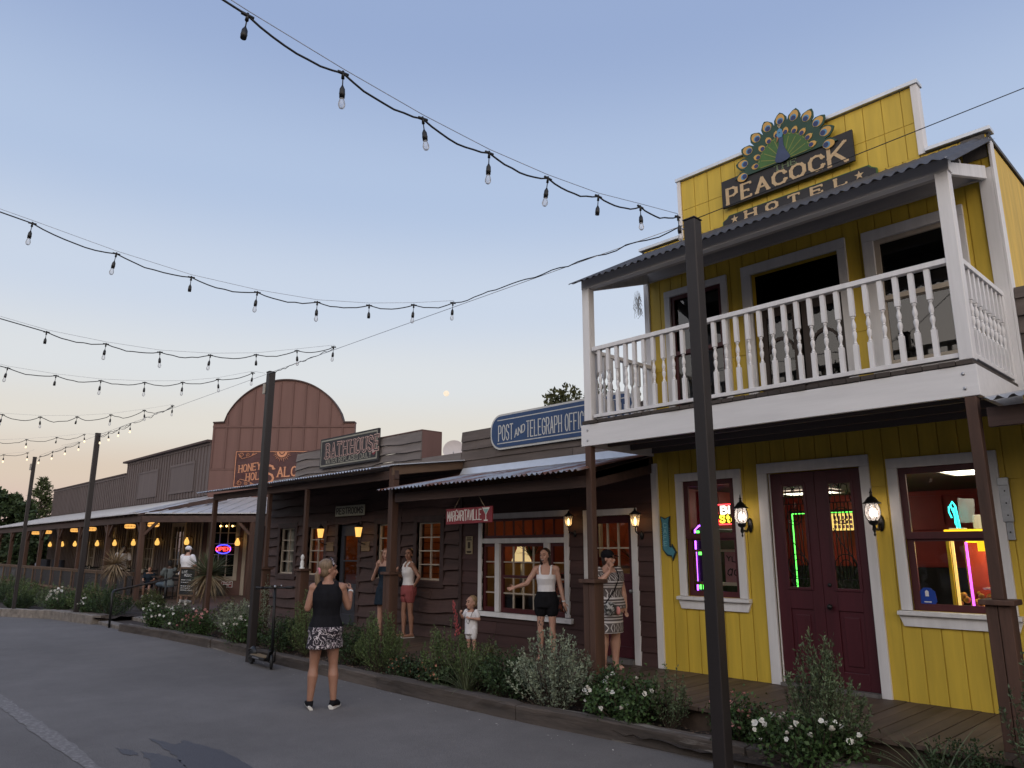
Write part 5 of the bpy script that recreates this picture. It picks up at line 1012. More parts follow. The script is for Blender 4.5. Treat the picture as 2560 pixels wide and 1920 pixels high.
# windows
def saloon_win(fr, a, b, z0, z1, nx, ny, c=.14):
    mb = MB(); mb.fbox(fr, a-c, a, z0-c, z1+c, -.05, .04); mb.fbox(fr, b, b+c, z0-c, z1+c, -.05, .04); mb.fbox(fr, a, b, z1, z1+c, -.05, .038); mb.fbox(fr, a, b, z0-c, z0, -.05, .038); w = mb.build('window', 'cream', SA); mb = MB()
    for i in range(nx+1): x = a+(b-a)*i/nx; mb.fbox(fr, x-.015, x+.015, z0, z1, -.04, -.01)
    for j in range(1, ny): z = z0+(z1-z0)*j/ny; mb.fbox(fr, a, b, z-.012, z+.012, -.0395, -.0105)
    mb.build('glazing_bars', 'cream', w); mb = MB(); mb.add([fr(a, z0, -.045), fr(b, z0, -.045), fr(b, z1, -.045), fr(a, z1, -.045)], [(0, 1, 2, 3)]); mb.build('pane', 'glassup', w)
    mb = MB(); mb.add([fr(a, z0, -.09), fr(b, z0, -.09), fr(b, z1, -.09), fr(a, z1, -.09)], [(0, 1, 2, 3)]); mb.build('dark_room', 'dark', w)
for a, b in wins: saloon_win(FW, a, b, zb_, zt, 3, 4)
saloon_win(FA, .30, 1.2, .80, 2.72, 3, 5)
mb = MB(); mb.fbox(FA, 1.50, 1.62, .15, 2.5, 0, .05); mb.fbox(FW, -27.85, -27.72, .15, 2.9, .0, .05); mb.build('corner_trim', 'cream', SA)
# porch roof: two pitches meeting at a hip
EC = Vector((-26.0, 7.85, 2.90)); KT = Vector((-27.7, 10.78, 3.62)); d1 = Vector((r2, r2, 0)); EL = Vector((-50.8, 7.85, 2.9)); WL = Vector((-50.8, 10.78, 3.62)); ER = EC+d1*7.0; KR = KT+d1*5.9
mb = MB(); th = Vector((0, 0, -.03))
mb.add([EL, EC, KT, WL, EL+th, EC+th, KT+th, WL+th], [(0, 1, 2, 3), (7, 6, 5, 4), (0, 4, 5, 1)]); mb.add([EC, ER, KR, KT, EC+th, ER+th, KR+th, KT+th], [(0, 1, 2, 3), (7, 6, 5, 4), (0, 4, 5, 1)])
k = 0
while EL.x+.3*k < EC.x-.2:
    p = EL+Vector((.3*k, 0, 0)); top = WL+Vector((.3*k, 0, 0))
    if top.x > KT.x: f_ = (EC.x-p.x)/(EC.x-KT.x); top = p+(Vector((p.x, 10.78, 3.62))-p)*min(1, max(.05, f_))
    mb.bar(p+Vector((0, 0, .012)), top+Vector((0, 0, .012)), .035, .03); k += 1
k = 1
nA = (KR-ER); perp = Vector((-r2, r2, 0))*((KT-EC).dot(Vector((-r2, r2, 0))))+Vector((0, 0, .72))
while .42*k < 6.8:
    p = EC+d1*(.42*k); s_ = .42*k; off = (KT-EC).dot(d1); f_ = 1.0 if s_ > off else s_/off
    if off < 0: f_ = 1.0
    mb.bar(p+Vector((0, 0, .014)), p+perp*f_+Vector((0, 0, .014)), .04, .035); k += 1
if (KT-EC).dot(d1) < 0: pass
mb.bar(EC+Vector((0, 0, .02)), KT+Vector((0, 0, .02)), .12, .03); mb.build('porch_roof', 'tin2', SA)
# porch frame
mb = MB(); mb.box(-50.5, -25.75, 7.98, 8.12, 2.60, 2.80); cp = Vector((-25.75, 8.05, 2.70)); mb.bar(cp, cp+d1*6.6, .14, .2); k = 0
while k < 50: x = -50.3+k*.5; mb.hexa([(x, 7.9, 2.80), (x+.05, 7.9, 2.80), (x+.05, 10.75, 3.42), (x, 10.75, 3.42), (x, 7.9, 2.87), (x+.05, 7.9, 2.87), (x+.05, 10.75, 3.56), (x, 10.75, 3.56)]); k += 1
for j in range(9): p = EC+d1*(.5+j*.7)+Vector((-r2, r2, 0))*.1; mb.bar(p+Vector((0, 0, -.06)), p+perp*.95+Vector((0, 0, -.1)), .05, .07)
mb.build('porch_frame', 'beam', SA)
px = [-29.2, -32.75, -35.95, -39.1, -41.9, -45.4, -48.6]
def saloon_post(x, y, dirs, z0=.15):
    mb = MB(); mb.box(x-.075, x+.075, y-.075, y+.075, z0, 2.60)
    for d in dirs: d = Vector(d); b = Vector((x, y, 0)); mb.bar(b+Vector((0, 0, 2.2))+d*.07, b+Vector((0, 0, 2.62))+d*.48, .08, .08)
    mb.build('porch_post', 'post', SA)
saloon_post(-25.72, 8.06, [(-1, 0, 0), tuple(d1)], .02)
for x in px: saloon_post(x, 8.05, [(-1, 0, 0), (1, 0, 0)])
for s in (3.6, 6.4): p = Vector((-25.75, 8.05, 0))+d1*s; saloon_post(p.x, p.y, [tuple(d1), tuple(-d1)])
# railing of the long porch
mb = MB(); mb.box(-48, -25.85, 7.93, 8.04, .99, 1.035); mb.box(-48, -25.85, 7.955, 8.01, .92, .985); mb.box(-48, -25.85, 7.95, 8.02, .22, .31); x = -47.6
while x < -26.5: mb.box(x-.05, x+.05, 7.94, 8.03, .165, .985); x += 1.62
mb.build('porch_railing', 'rafter', SA)
M['mesh'] = mat('dark_wire_panel', (.02, .02, .024), .6, .3, 30, (1, 1, 1), 0); mb = MB(); 
z = .34
while z < .92: mb.box(-47.9, -26, 7.983, 7.987, z, z+.035); z += .042
mb.build('railing_panel', 'mesh', SA)
# lit wall lanterns along the long wall
def jar_lantern(fr, u, v, label, gp, w=1.1):
    t = thing('wall_lantern', label, 'lantern', fr(u, v), gp); c = fr(u, v, .16); mb = MB(); mb.tube([fr(u+.14, v+.17, .01), fr(u+.1, v+.2, .1), fr(u, v+.19, .16), fr(u, v+.15, .16)], .012, 6); mb.ell(fr(u+.14, v+.1, .015), (.05, .03, .07)); mb.lathe([(-.15, .07), (-.135, .095), (-.125, .095)], c, 10); mb.build('bracket', 'black', t)
    mb = MB(); mb.lathe([(-.124, .05), (-.09, .085), (-.03, .095), (.03, .08), (.09, .045), (.15, .03)], c, 10); mb.build('glass', 'warmglass', t); mb = MB(); mb.lathe([(.151, .035), (.16, .05), (.18, .02), (.2, .005)], c, 8); mb.build('cap', 'black', t)
    lamp_light(t, fr(u, v, .22), w, (1, .58, .2), .07); return t
gp = 'lit jar lanterns along the saloon wall'; us = [-49.5, -46.8, -44.26, -42.75, -40.29, -37.56, -34.93, -31.99, -28.84]
lab = ['lit saloon lantern at the far end of the long wall beyond the last window', 'second lit saloon lantern from the far end of the porch', 'third lit saloon lantern from the far end of the porch', 'lit saloon lantern half hidden by the tall light pole', 'lit saloon lantern over the far narrow window', 'lit saloon lantern above the white shirted server', 'lit saloon lantern just left of the corner porch post', 'lit saloon lantern between the two nearest wall windows', 'lit saloon lantern above the man in the white cap']
for u, l in zip(us, lab): jar_lantern(FW, u, 2.04, l, gp, 4.0)
jar_lantern(FA, 1.33, 2.0, 'lit saloon lantern between the neon Open window and the cream corner board', gp, 4.0)
gp = 'basket ceiling lamps under the saloon porch'; lab = ['farthest basket lamp hanging under the saloon porch', 'second farthest basket lamp under the saloon porch', 'basket lamp under the porch left of the second light pole', 'basket lamp under the porch right of the second light pole', 'basket lamp under the porch left of the corner post', 'nearest basket lamp under the porch right of the corner post']
for x, l in zip((-46.65, -44.1, -38.94, -36.31, -31.14, -28.52), lab):
    t = thing('basket_lamp', l, 'lamp', (x, 9.3, 2.6), gp); mb = MB(); mb.lathe([(-.09, .12), (-.06, .18), (.0, .2), (.06, .18), (.08, .12)], (x, 9.3, 2.62), 12); mb.build('glass', 'amberglass', t); mb = MB()
    for k in range(10): a = k*.628; mb.tube([(x+r*math.cos(a), 9.3+r*math.sin(a), 2.62+h) for h, r in ((-.09, .123), (0, .204), (.08, .123))], .008, 4)
    for h, r in ((-.09, .122), (.08, .122), (0, .203)): mb.tube([(x+r*math.cos(j*.5236), 9.3+r*math.sin(j*.5236), 2.62+h) for j in range(13)], .008, 4)
    mb.tube([(x, 9.3, 2.7), (x, 9.3, 3.1)], .012, 5); mb.build('basket', 'rafter', t); lamp_light(t, (x, 9.3, 2.45), .8, (1, .55, .2), .1)
gp = 'bare bulbs in the corner window'; lab = ['left bare bulb above the neon Open sign', 'middle bare bulb above the neon Open sign', 'right bare bulb above the neon Open sign']
for i, u in enumerate((.62, .84, 1.06)):
    t = thing('bare_bulb', lab[i], 'bulb', FA(u, 2.55, .03), gp); c = FA(u, 2.58, .05); mb = MB(); mb.ell(c, (.028, .028, .035)); mb.build('bulb', 'warmbulb', t); mb = MB(); mb.tube([c+Vector((0, 0, .03)), c+Vector((0, 0, .1))], .012, 6); mb.build('socket', 'black', t)
# neon OPEN
t = thing('neon_open_sign', 'neon sign reading Open in red inside a blue ring in the saloon window', 'neon sign', FA(.79, 1.76)); neon('neon_red2', (1.0, .05, .04), 4); neon('neon_blue2', (.06, .05, 1.0), 5); mb = MB()
mb.tube([FA(.79+.27*math.cos(a), 1.76+.155*math.sin(a), .05) for a in [k*math.pi/12 for k in range(25)]], .013, 6); mb.build('ring_tube', 'neon_blue2', t); mb = MB(); lettering(mb, FA, 'OPEN', .53, 1.70, .125, .10, .04, .022, .06, .075); mb.build('lettering', 'neon_red2', t)
mb = MB(); mb.poly(FA, [(.79+.3*math.cos(k*.5236), 1.76+.18*math.sin(k*.5236)) for k in range(12)], .018, .03); mb.build('backing', 'dark', t)
# banner
M['banner'] = mat('wine_vinyl_banner', (.060, .016, .020), .5, .3, 2.5, (1, 1, 1), .6, bdist=.05); M['peach'] = mat('peach_print', (.55, .25, .14), .6, .08, 9, (1, 1, 1), 0)
t = thing('saloon_banner', 'wine red saloon banner with peach sunburst and scrolls on the round topped front', 'banner', FA(2.4, 4.0)); b0, b1, z0, z1 = .95, 4.45, 3.98, 5.33; mb = MB(); nx = 28
for i in range(nx+1):
    for j in range(11):
        u = b0+(b1-b0)*i/nx; z = z0+(z1-z0)*j/10; mb.v.append(tuple(FA(u, z, .05+.012*math.sin((u-z)*7)*max(0, 1-(u-b0)/1.2))))
for i in range(nx):
    for j in range(10): q = i*11+j; mb.f.append([q, q+11, q+12, q+1]); mb.m.append(0); mb.sm.append(True)
mb.build('cloth', 'banner', t); mb = MB(); D = .066
for (p, q, r, s_) in ((b0+.02, b1-.02, z1-.045, z1-.02), (b0+.02, b1-.02, z0+.02, z0+.045), (b0+.02, b0+.045, z0+.045, z1-.045), (b1-.045, b1-.02, z0+.045, z1-.045)): mb.fbox(FA, p, q, r, s_, .05, D)
sx = 2.70; mb.poly(FA, [(sx+.20*math.cos(-k*math.pi/10), z1-.05+.20*math.sin(-k*math.pi/10)) for k in range(11)]+[(sx+.11*math.cos(-k*math.pi/10), z1-.05+.11*math.sin(-k*math.pi/10)) for k in range(10, -1, -1)], .05, D+.001)
mb.poly(FA, [(sx+.075*math.cos(-k*math.pi/8), z1-.05+.075*math.sin(-k*math.pi/8)) for k in range(9)], .05, D+.001)
for k in range(13): a = -R(8+13.7*k); L0, L1 = .23, .33+.05*(k % 2); mb.poly(FA, [(sx+L0*math.cos(a-.05), z1-.05+L0*math.sin(a-.05)), (sx+L1*math.cos(a), z1-.05+L1*math.sin(a)), (sx+L0*math.cos(a+.05), z1-.05+L0*math.sin(a+.05))], .05, D)
def scroll(u, v, sx_, sz):
    for (cx_, cz_, r0) in ((.18, .10, .10), (.42, .09, .07), (.62, .06, .045)):
        p = [(u+sx_*(cx_+r0*(1-k/22)*math.cos(k*.5+2)), v+sz*(cz_+r0*(1-k/22)*math.sin(k*.5+2))) for k in range(18)]; mb.tube([FA(a, b, D-.005) for a, b in p], .011, 4)
    mb.tube([FA(u+sx_*.05, v+sz*.05, D-.005), FA(u+sx_*.2, v+sz*.24, D-.005), FA(u+sx_*.5, v+sz*.16, D-.005), FA(u+sx_*.75, v+sz*.03, D-.005)], .012, 4)
scroll(b0+.06, z0+.06, 1, 1); scroll(b0+.06, z1-.06, 1, -1); scroll(b1-.06, z0+.06, -1, 1); scroll(b1-.06, z1-.06, -1, -1)
mb.build('border_print', 'peach', t); mb = MB(); lettering(mb, FA, 'HONEY', 1.13, 4.52, .26, .12, .05, .032, .05, D, serif=.035, slope=.16); lettering(mb, FA, 'HOLE', 1.42, 4.22, .26, .12, .06, .032, .05, D, serif=.035, slope=.12); lettering(mb, FA, 'S', 2.10, 4.16, .62, .34, 0, .072, .05, D, serif=.06); lettering(mb, FA, 'ALOON', 2.58, 4.36, .34, .19, .07, .05, .05, D, serif=.045, slope=.06); mb.build('lettering', 'peach', t)
# small red framed sign and a bin below the window
t = thing('small_wall_sign', 'small red and white sign under the neon window', 'sign', FA(1.02, .46, .02)); mb = MB(); mb.fbox(FA, .82, 1.22, .42, .64, .03, .045, 0); mb.fbox(FA, .84, 1.20, .44, .62, .045, .047, 1); mb.build('board', ['paper', 'signred'], t); mb = MB()
for z, w_ in ((.585, .28), (.53, .30), (.475, .22)): mb.fbox(FA, .88, .88+w_, z-.014, z+.014, .047, .0485)
mb.build('print', 'paper', t)
t = thing('metal_tub', 'dark painted metal tub below the neon window', 'tub', FA(.75, .16, .5)); mb = MB(); c = FA(.8, .16, .5); mb.lathe([(0, .30), (.02, .32), (.33, .36), (.35, .38), (.37, .36), (.34, .33)], c, 18); M['tub'] = mat('painted_tub', (.06, .065, .062), .5, .5, 5, (1, 1, 1), .1); mb.build('body', 'tub', t)
# chalkboard easel
t = thing('chalkboard', 'black menu chalkboard in a wooden frame standing at the saloon entrance', 'chalkboard', (-23.5, 8.5, .15)); FC = F((-24.0, 8.75, 0), (.93, .36, 0), (.36, -.93, 0)); mb = MB(); M['chalkb'] = mat('chalkboard_black', (.016, .017, .019), .7, .3, 6, (1, 1, 1), 0); mb.fbox(FC, .0, .055, .15, 1.22, 0, .04); mb.fbox(FC, .66, .715, .15, 1.22, 0, .04); mb.fbox(FC, .055, .66, 1.165, 1.22, 0, .04); mb.fbox(FC, .055, .66, .36, .41, 0, .04); mb.bar(FC(.03, .15, -.45), FC(.03, 1.15, -.01), .03, .03); mb.bar(FC(.68, .15, -.45), FC(.68, 1.15, -.01), .03, .03); mb.build('frame', 'rafter', t)
mb = MB(); mb.fbox(FC, .055, .66, .41, 1.165, .01, .025); mb.build('board', 'chalkb', t); mb = MB(); lettering(mb, FC, 'LIVE', .11, 1.04, .07, .05, .02, .010, .025, .027); lettering(mb, FC, 'MUSIC', .22, .94, .07, .05, .02, .010, .025, .027)
for z, n_ in ((.84, 5), (.77, 4), (.66, 6), (.60, 5), (.54, 6)):
    for i in range(n_): mb.fbox(FC, .10+i*.085, .165+i*.085, z-.008, z+.008, .025, .0265)
mb.build('chalk_writing', 'paper', t)
# porch furniture
def bistro(x, y, label):
    t = thing('bar_table', label, 'table', (x, y, .165)); mb = MB(); mb.box(x-.45, x+.45, y-.38, y+.38, .84, .88); mb.build('table_top', 'woodold', t); mb = MB(); mb.tube([(x, y, .2), (x, y, .84)], .035, 8); mb.box(x-.3, x+.3, y-.04, y+.04, .165, .2); mb.box(x-.04, x+.04, y-.3, y+.3, .2, .225); mb.build('pedestal', 'black', t)
    mb = MB()
    for k in range(7): mb.lathe([(0, .03), (.1, .03), (.13, .015), (.18, .013)], (x-.36+k*.12, y+rng.uniform(-.15, .15), .881), 7)
    tag(mb.build('condiment_bottles', 'tub'), 'row of sauce bottles on the '+label.split(' with')[0], 'bottles')['kind'] = 'stuff'
def chair(x, y, rz, label, material='black'):
    t = thing('porch_chair', label, 'chair', (x, y, .165), 'dark porch chairs'); q = Quaternion((0, 0, 1), rz); P = lambda a, b, c: Vector((x, y, .165))+q@Vector((a, b, c)); mb = MB()
    mb.hexa([P(-.21, -.21, .43), P(.21, -.21, .43), P(.21, .21, .43), P(-.21, .21, .43), P(-.21, -.21, .46), P(.21, -.21, .46), P(.21, .21, .46), P(-.21, .21, .46)]); mb.build('seat', material, t); mb = MB()
    for k in (.62, .74, .86): mb.bar(P(-.2, .22, k), P(.2, .22, k), .02, .07)
    mb.bar(P(-.2, .2, .4), P(-.2, .24, .95), .03); mb.bar(P(.2, .2, .4), P(.2, .24, .95), .03); mb.build('backrest', material, t)
    for sx in (-1, 1):
        for sy in (-1, 1): mb = MB(); mb.bar(P(sx*.19, sy*.19, 0), P(sx*.19, sy*.19, .43), .03); mb.build('leg', material, t)
bistro(-26.6, 9.3, 'dark porch table with sauce bottles beside the seated people'); bistro(-30.4, 9.5, 'dark porch table with sauce bottles behind the pale yucca'); bistro(-36, 9.4, 'dark porch table with sauce bottles left of the second light pole')
chair(-25.8, 9.1, -1.57, 'dark porch chair under the seated man'); chair(-27.4, 9.1, 1.57, 'dark porch chair under the seated girl'); chair(-34.9, 9.2, -1.57, 'dark porch chair right of the far porch table'); chair(-37.2, 9.4, 1.4, 'dark porch chair left of the far porch table'); chair(-31.6, 9.5, 1.57, 'dark porch chair behind the leaning white shirted server')
for i, x in enumerate((-47.2, -44.3)):
    t = thing('porch_sofa', ['dark sofa at the far end of the saloon porch', 'dark sofa nearer the saloon end wall on the far porch'][i], 'sofa', (x, 9.6, .165)); mb = MB(); M['navyfab'] = mat('navy_canvas', (.02, .024, .04), .9, .2, 9, (1, 1, 1), .1); mb.box(x-.8, x+.8, 9.2, 9.9, .3, .6); mb.build('seat', 'navyfab', t, .05); mb = MB(); mb.box(x-.9, x+.9, 9.901, 10.1, .25, 1.25); mb.box(x-.98, x-.801, 9.15, 10.1, .2, .85); mb.box(x+.801, x+.98, 9.15, 10.1, .2, .85); mb.build('backrest', 'navyfab', t, .05)
# handrail
t = thing('handrail', 'black tube handrail sloping beside the walk to the saloon entrance', 'handrail', (-19.1, 5.5, 0)); mb = MB(); mb.tube([(-19.1, 5.5, 0), (-19.15, 5.5, .74), (-19.2, 5.53, .79), (-19.35, 5.6, .80), (-22.9, 8.15, .93)], .026, 8); mb.tube([(-22.4, 7.8, .14), (-22.4, 7.8, .90)], .026, 8); mb.build('rail', 'black', t)
# ================================================================ light poles and festoon strings
def pole(x, y, h, w, label, boxat=None):
    t = thing('light_pole', label, 'pole', (x, y, 0)); mb = MB(); mb.box(x-w/2, x+w/2, y-w/2, y+w/2, -.05, h); mb.build('shaft', 'bronze', t, .008); mb = MB(); mb.box(x-w/2-.006, x+w/2+.006, y-w/2-.006, y+w/2+.006, h+.0005, h+.014); mb.build('cap', 'bronze', t, .004)
    mb = MB(); mb.tube([(x-w/2-.0, y-.01, h-.06), (x-w/2-.04, y-.01, h-.05), (x-w/2-.06, y-.01, h-.03), (x-w/2-.045, y-.01, h-.01)], .007, 6); mb.build('eye_hook', 'steel', t)
    if boxat:
        mb = MB(); mb.box(x-w/2-.075, x-w/2-.002, y-.075, y+.03, boxat-.09, boxat+.09); mb.build('outlet_box', 'curtain', t, .01)
    return t
PA, PB, PC, PD = (-3.38, 5.42, 4.62), (-11.86, 5.48, 4.70), (-21.55, 5.40, 4.72), (-24.05, 4.52, 4.24)
pole(PA[0], PA[1]+.03, PA[2], .115, 'tall dark bronze square pole in front of the yellow hotel'); pole(PB[0]+.03, PB[1]+.04, PB[2], .115, 'tall square pole with a pale outlet box beside the parked scooter', 4.42); pole(PC[0], PC[1], PC[2], .115, 'tall square pole in front of the saloon porch railing'); pole(PD[0], PD[1], PD[2], .085, 'farthest square pole at the left edge with a small outlet box', 3.98)
def socket_mesh():
    mb = MB(); mb.tube([(-.045, 0, 0), (.045, 0, 0)], .013, 6); mb.tube([(0, 0, .02), (0, 0, -.045)], [.009, .014], 6); mb.tube([(0, 0, -.04), (0, 0, -.105)], .005, 5); mb.lathe([(-.20, .0215), (-.175, .0225), (-.17, .0245), (-.16, .0225), (-.13, .021), (-.112, .012), (-.10, .007)], (0, 0, 0), 10); mb.v = [(x*.76, y*.76, z*.76) for x, y, z in mb.v]; return mb
def bulb_mesh():
    mb = MB(); mb.lathe([(-.292, .004), (-.285, .018), (-.268, .027), (-.25, .0285), (-.225, .022), (-.205, .0165), (-.199, .016)], (0, 0, 0), 12); mb.v = [(x*.76, y*.76, z*.76) for x, y, z in mb.v]; return mb
proto_s = socket_mesh().build('lamp_socket', 'black'); proto_b = bulb_mesh().build('bulb', 'bulbglass'); proto_l = bulb_mesh().build('bulb', None if False else 'bulbglass')
M['litbulb'] = emis('faintly_lit_bulb', (1.0, .82, .55), 1.0); proto_l.data.materials[0] = M['litbulb']
PROTO = [proto_s, proto_b, proto_l]
used = set()
def festoon(label, att, pts, tail=None, empties=(), lit=False, sag=.05, wire=True, end=None):
    """pts: socket positions from the wire outwards; att: where the string is tied; end: far pole point"""
    t = thing('string_light', label, 'string lights', att, 'festoon light strings across the street'); P = [Vector(p) for p in pts]; mb = MB(); chain = P+([Vector(end)] if end else []); path = []
    for a, b in zip(chain, chain[1:]):
        for k in range(8):
            s_ = k/8; path.append(a+(b-a)*s_+Vector((0, 0, -sag*4*s_*(1-s_)*(1 if (b-a).length < 1.5 else 0)*random.uniform(.85, 1.15))))
    path.append(chain[-1]); rr = .0066; mb.tube(path, rr, 6)
    if tail: mb.tube([P[0]]+[Vector(p) for p in tail], rr*.9, 6)
    mb.build('cable', 'black', t)
    if wire: mb = MB(); mb.tube([Vector(att)]+[p+Vector((0, 0, .03)) for p in chain], .0025, 4); mb.build('support_wire', 'steel', t)
    for i, p in enumerate(P):
        d = (chain[min(i+1, len(chain)-1)]-chain[max(i-1, 0)]); a = math.atan2(d.y, d.x); o = dup(proto_s, parent=t); o.location = p-Vector(att); o.rotation_euler = (random.uniform(-.13, .13), random.uniform(-.13, .13), a); o.hide_render = False
        if i not in empties: b = dup(proto_l if lit else proto_b, parent=o); b.location = (0, 0, 0)
    return t
def arr(att, deg, dz):   # distance along the string, height at that distance
    c, s_ = math.cos(R(deg)), math.sin(R(deg)); return [(att[0]+c*d, att[1]+s_*d, z) for d, z in dz]
A1 = (-3.45, 5.36, 4.60)
festoon('nearest string of clear bulbs rising from the hotel pole to the top of the photo', A1, arr((-3.36, 5.4, 4.58), -92, [(.2, 4.575), (.72, 4.50), (1.24, 4.42), (1.79, 4.38), (2.35, 4.37), (2.9, 4.40), (3.47, 4.46), (4.05, 4.54)]), empties=(2, 7), end=(-3.7, -1.0, 5.05))
att2, att3, att5 = Vector((-6.72, 5.41, 4.672)), Vector((-9.56, 5.44, 4.688)), Vector((-16.2, 5.44, 4.72))
def wrap(p, q, n=26, sag=.03):
    p, q = Vector(p), Vector(q); return [p+(q-p)*(k/n)+Vector((0, random.uniform(-.012, .012), -sag*abs(math.sin(k/n*math.pi*6))*random.uniform(.3, 1.2))) for k in range(1, n+1)]
t2 = festoon('second string of bulbs sagging to the wire left of the hotel pole', att2, arr(att2, -106, [(.02, 4.66), (.52, 4.555), (1.06, 4.465), (1.65, 4.41), (2.29, 4.42), (2.95, 4.475), (3.65, 4.60), (4.38, 4.77)]), tail=wrap(att2, (-3.46, 5.40, 4.58)), empties=(2, 5), end=arr(att2, -106, [(7.2, 5.4)])[0])
festoon('third string of bulbs sagging to the wire right of the scooter pole', att3, arr(att3, -106, [(.03, 4.68), (.56, 4.555), (1.12, 4.425), (1.72, 4.345), (2.35, 4.31), (2.99, 4.34), (3.66, 4.41)]), tail=wrap(att3, (-11.78, 5.46, 4.66)), empties=(2, 6), end=arr(att3, -106, [(7, 5.1)])[0])
festoon('fourth string of bulbs tied at the top of the scooter pole', Vector(PB)+Vector((-.05, -.04, -.01)), arr((-11.84, 5.45, 4.69), -106, [(.23, 4.66), (.77, 4.49), (1.3, 4.38), (1.85, 4.32), (2.46, 4.285), (3.06, 4.30), (3.68, 4.35)]), empties=(5,), end=arr((-11.84, 5.45, 0), -106, [(7, 5.0)])[0])
festoon('fifth wavy string of bulbs left of the scooter pole', att5, arr(att5, -106, [(.02, 4.72), (.55, 4.575), (1.15, 4.43), (1.74, 4.34), (2.37, 4.285), (2.99, 4.28)]), tail=wrap(att5, (-21.5, 5.42, 4.66), 40, .06), sag=.10, empties=(3,), end=arr(att5, -106, [(7, 5.0)])[0])
pt = Vector(PC); at6 = pt+Vector((-.06, -.05, -.02))
festoon('lit string of bulbs tied at the top of the pole before the saloon', at6, arr(at6, -106, [(.25, 4.68), (.85, 4.56), (1.5, 4.46), (2.15, 4.38), (2.8, 4.34), (3.5, 4.33)]), lit=True, empties=(1,), sag=.08, end=arr(at6, -106, [(7.5, 4.9)])[0])
at7 = Vector((-18.6, 5.42, 4.66)); festoon('lit string running along the wire toward the saloon pole', at7, [at7+(Vector((-21.5, 5.4, 4.64))-at7)*k for k in (.12, .4, .7, .95)], lit=True, sag=.06)
at8 = Vector(PD)+Vector((-.03, -.03, .22)); festoon('farthest lit string at the left edge above the last pole', at8, arr(at8, -112, [(.15, 4.36), (.7, 4.28), (1.25, 4.22), (1.8, 4.2), (2.4, 4.22)])+[], lit=True, sag=.05, end=arr(at8, -112, [(6, 4.6)])[0])
at9 = Vector((-23.0, 4.9, 4.5)); festoon('lit string drooping between the last two poles', at9, [Vector((-21.9, 5.25, 4.58))+(Vector((-24.0, 4.52, 4.22))-Vector((-21.9, 5.25, 4.58)))*k for k in (.15, .4, .65, .9)], lit=True, sag=.04)
for p in PROTO: bpy.data.objects.remove(p)
t = thing('overhead_wire', 'thin steel wire stretched between the tops of the light poles', 'wire', PA); mb = MB(); mb.tube([(-3.43, 5.40, 4.585), (-11.82, 5.45, 4.67)], .0035, 4); mb.tube([(-11.9, 5.46, 4.67), (-21.5, 5.4, 4.68)], .0035, 4); mb.tube([(-21.6, 5.4, 4.68), (-24.0, 4.55, 4.2)], .0035, 4); mb.build('wire', 'steel', t)
t = thing('service_cable', 'thin dark cable slanting from the hotel pole past the yellow parapet', 'cable', PA); mb = MB(); mb.tube([(-3.38, 5.40, 4.60), (-1.06, 7.0, 5.55), (1.26, 8.6, 6.5), (4.0, 10.5, 7.6)], .0045, 5); mb.build('wire', 'black', t)
t = thing('moon', 'small pale moon low in the sky above the bath house', 'moon', (-760, 600, 205)); mb = MB(); d_ = Vector((-379.6, 300, 101.7)).normalized()*1500; mb.ell(Vector((0, 0, 1.72))+d_, (6.0, 6.0, 6.0), 20, 14); m, tt, b = nodes('moon_glow'); b.inputs['Base Color'].default_value = (.1, .1, .1, 1); no = N(tt, 'ShaderNodeTexNoise'); no.inputs['Scale'].default_value = .25; rp = N(tt, 'ShaderNodeValToRGB'); rp.color_ramp.elements[0].color = (.78, .60, .42, 1); rp.color_ramp.elements[1].color = (1.0, .90, .72, 1); c_ = N(tt, 'ShaderNodeTexCoord'); tt.links.new(c_.outputs['Object'], no.inputs[0]); tt.links.new(no.outputs[0], rp.inputs[0]); tt.links.new(rp.outputs[0], b.inputs['Emission Color']); b.inputs['Emission Strength'].default_value = 1.0; mb.build('disc', m, t)
# ================================================================ plants
def leafmat(name, col, var=.45, rough=.6):
    m, t, b = nodes(name); L = t.links.new; g = N(t, 'ShaderNodeNewGeometry'); r = N(t, 'ShaderNodeMapRange'); r.inputs[3].default_value = 1-var; r.inputs[4].default_value = 1+var; L(g.outputs['Random Per Island'], r.inputs[0])
    c = N(t, 'ShaderNodeTexCoord'); n = N(t, 'ShaderNodeTexNoise'); n.inputs['Scale'].default_value = 5; L(c.outputs['Object'], n.inputs[0]); r2 = N(t, 'ShaderNodeMapRange'); r2.inputs[1].default_value = .3; r2.inputs[2].default_value = .7; r2.inputs[3].default_value = .7; r2.inputs[4].default_value = 1.3; L(n.outputs[0], r2.inputs[0])
    mm = N(t, 'ShaderNodeMath', operation='MULTIPLY'); L(r.outputs[0], mm.inputs[0]); L(r2.outputs[0], mm.inputs[1]); v = N(t, 'ShaderNodeVectorMath', operation='SCALE'); v.inputs[0].default_value = col; L(mm.outputs[0], v.inputs['Scale']); L(v.outputs[0], b.inputs['Base Color']); b.inputs['Roughness'].default_value = rough; b.inputs['Specular IOR Level'].default_value = .3
    return m
M['l_sage'] = leafmat('silver_sage_leaf', (.205, .240, .170)); M['l_sage2'] = leafmat('grey_green_leaf', (.098, .132, .068)); M['l_green'] = leafmat('fresh_green_leaf', (.090, .130, .048)); M['l_olive'] = leafmat('olive_leaf', (.085, .10, .042)); M['l_dark'] = leafmat('dark_green_leaf', (.038, .064, .026)); M['l_rose'] = leafmat('rose_leaf', (.042, .078, .024)); M['l_blade'] = leafmat('strap_leaf', (.105, .125, .068), .25); M['l_yucca'] = leafmat('yucca_blade', (.115, .135, .075), .3); M['l_dry'] = leafmat('dry_yucca_blade', (.25, .185, .105), .35); M['l_tan'] = leafmat('pale_tan_blade', (.30, .225, .14), .3)
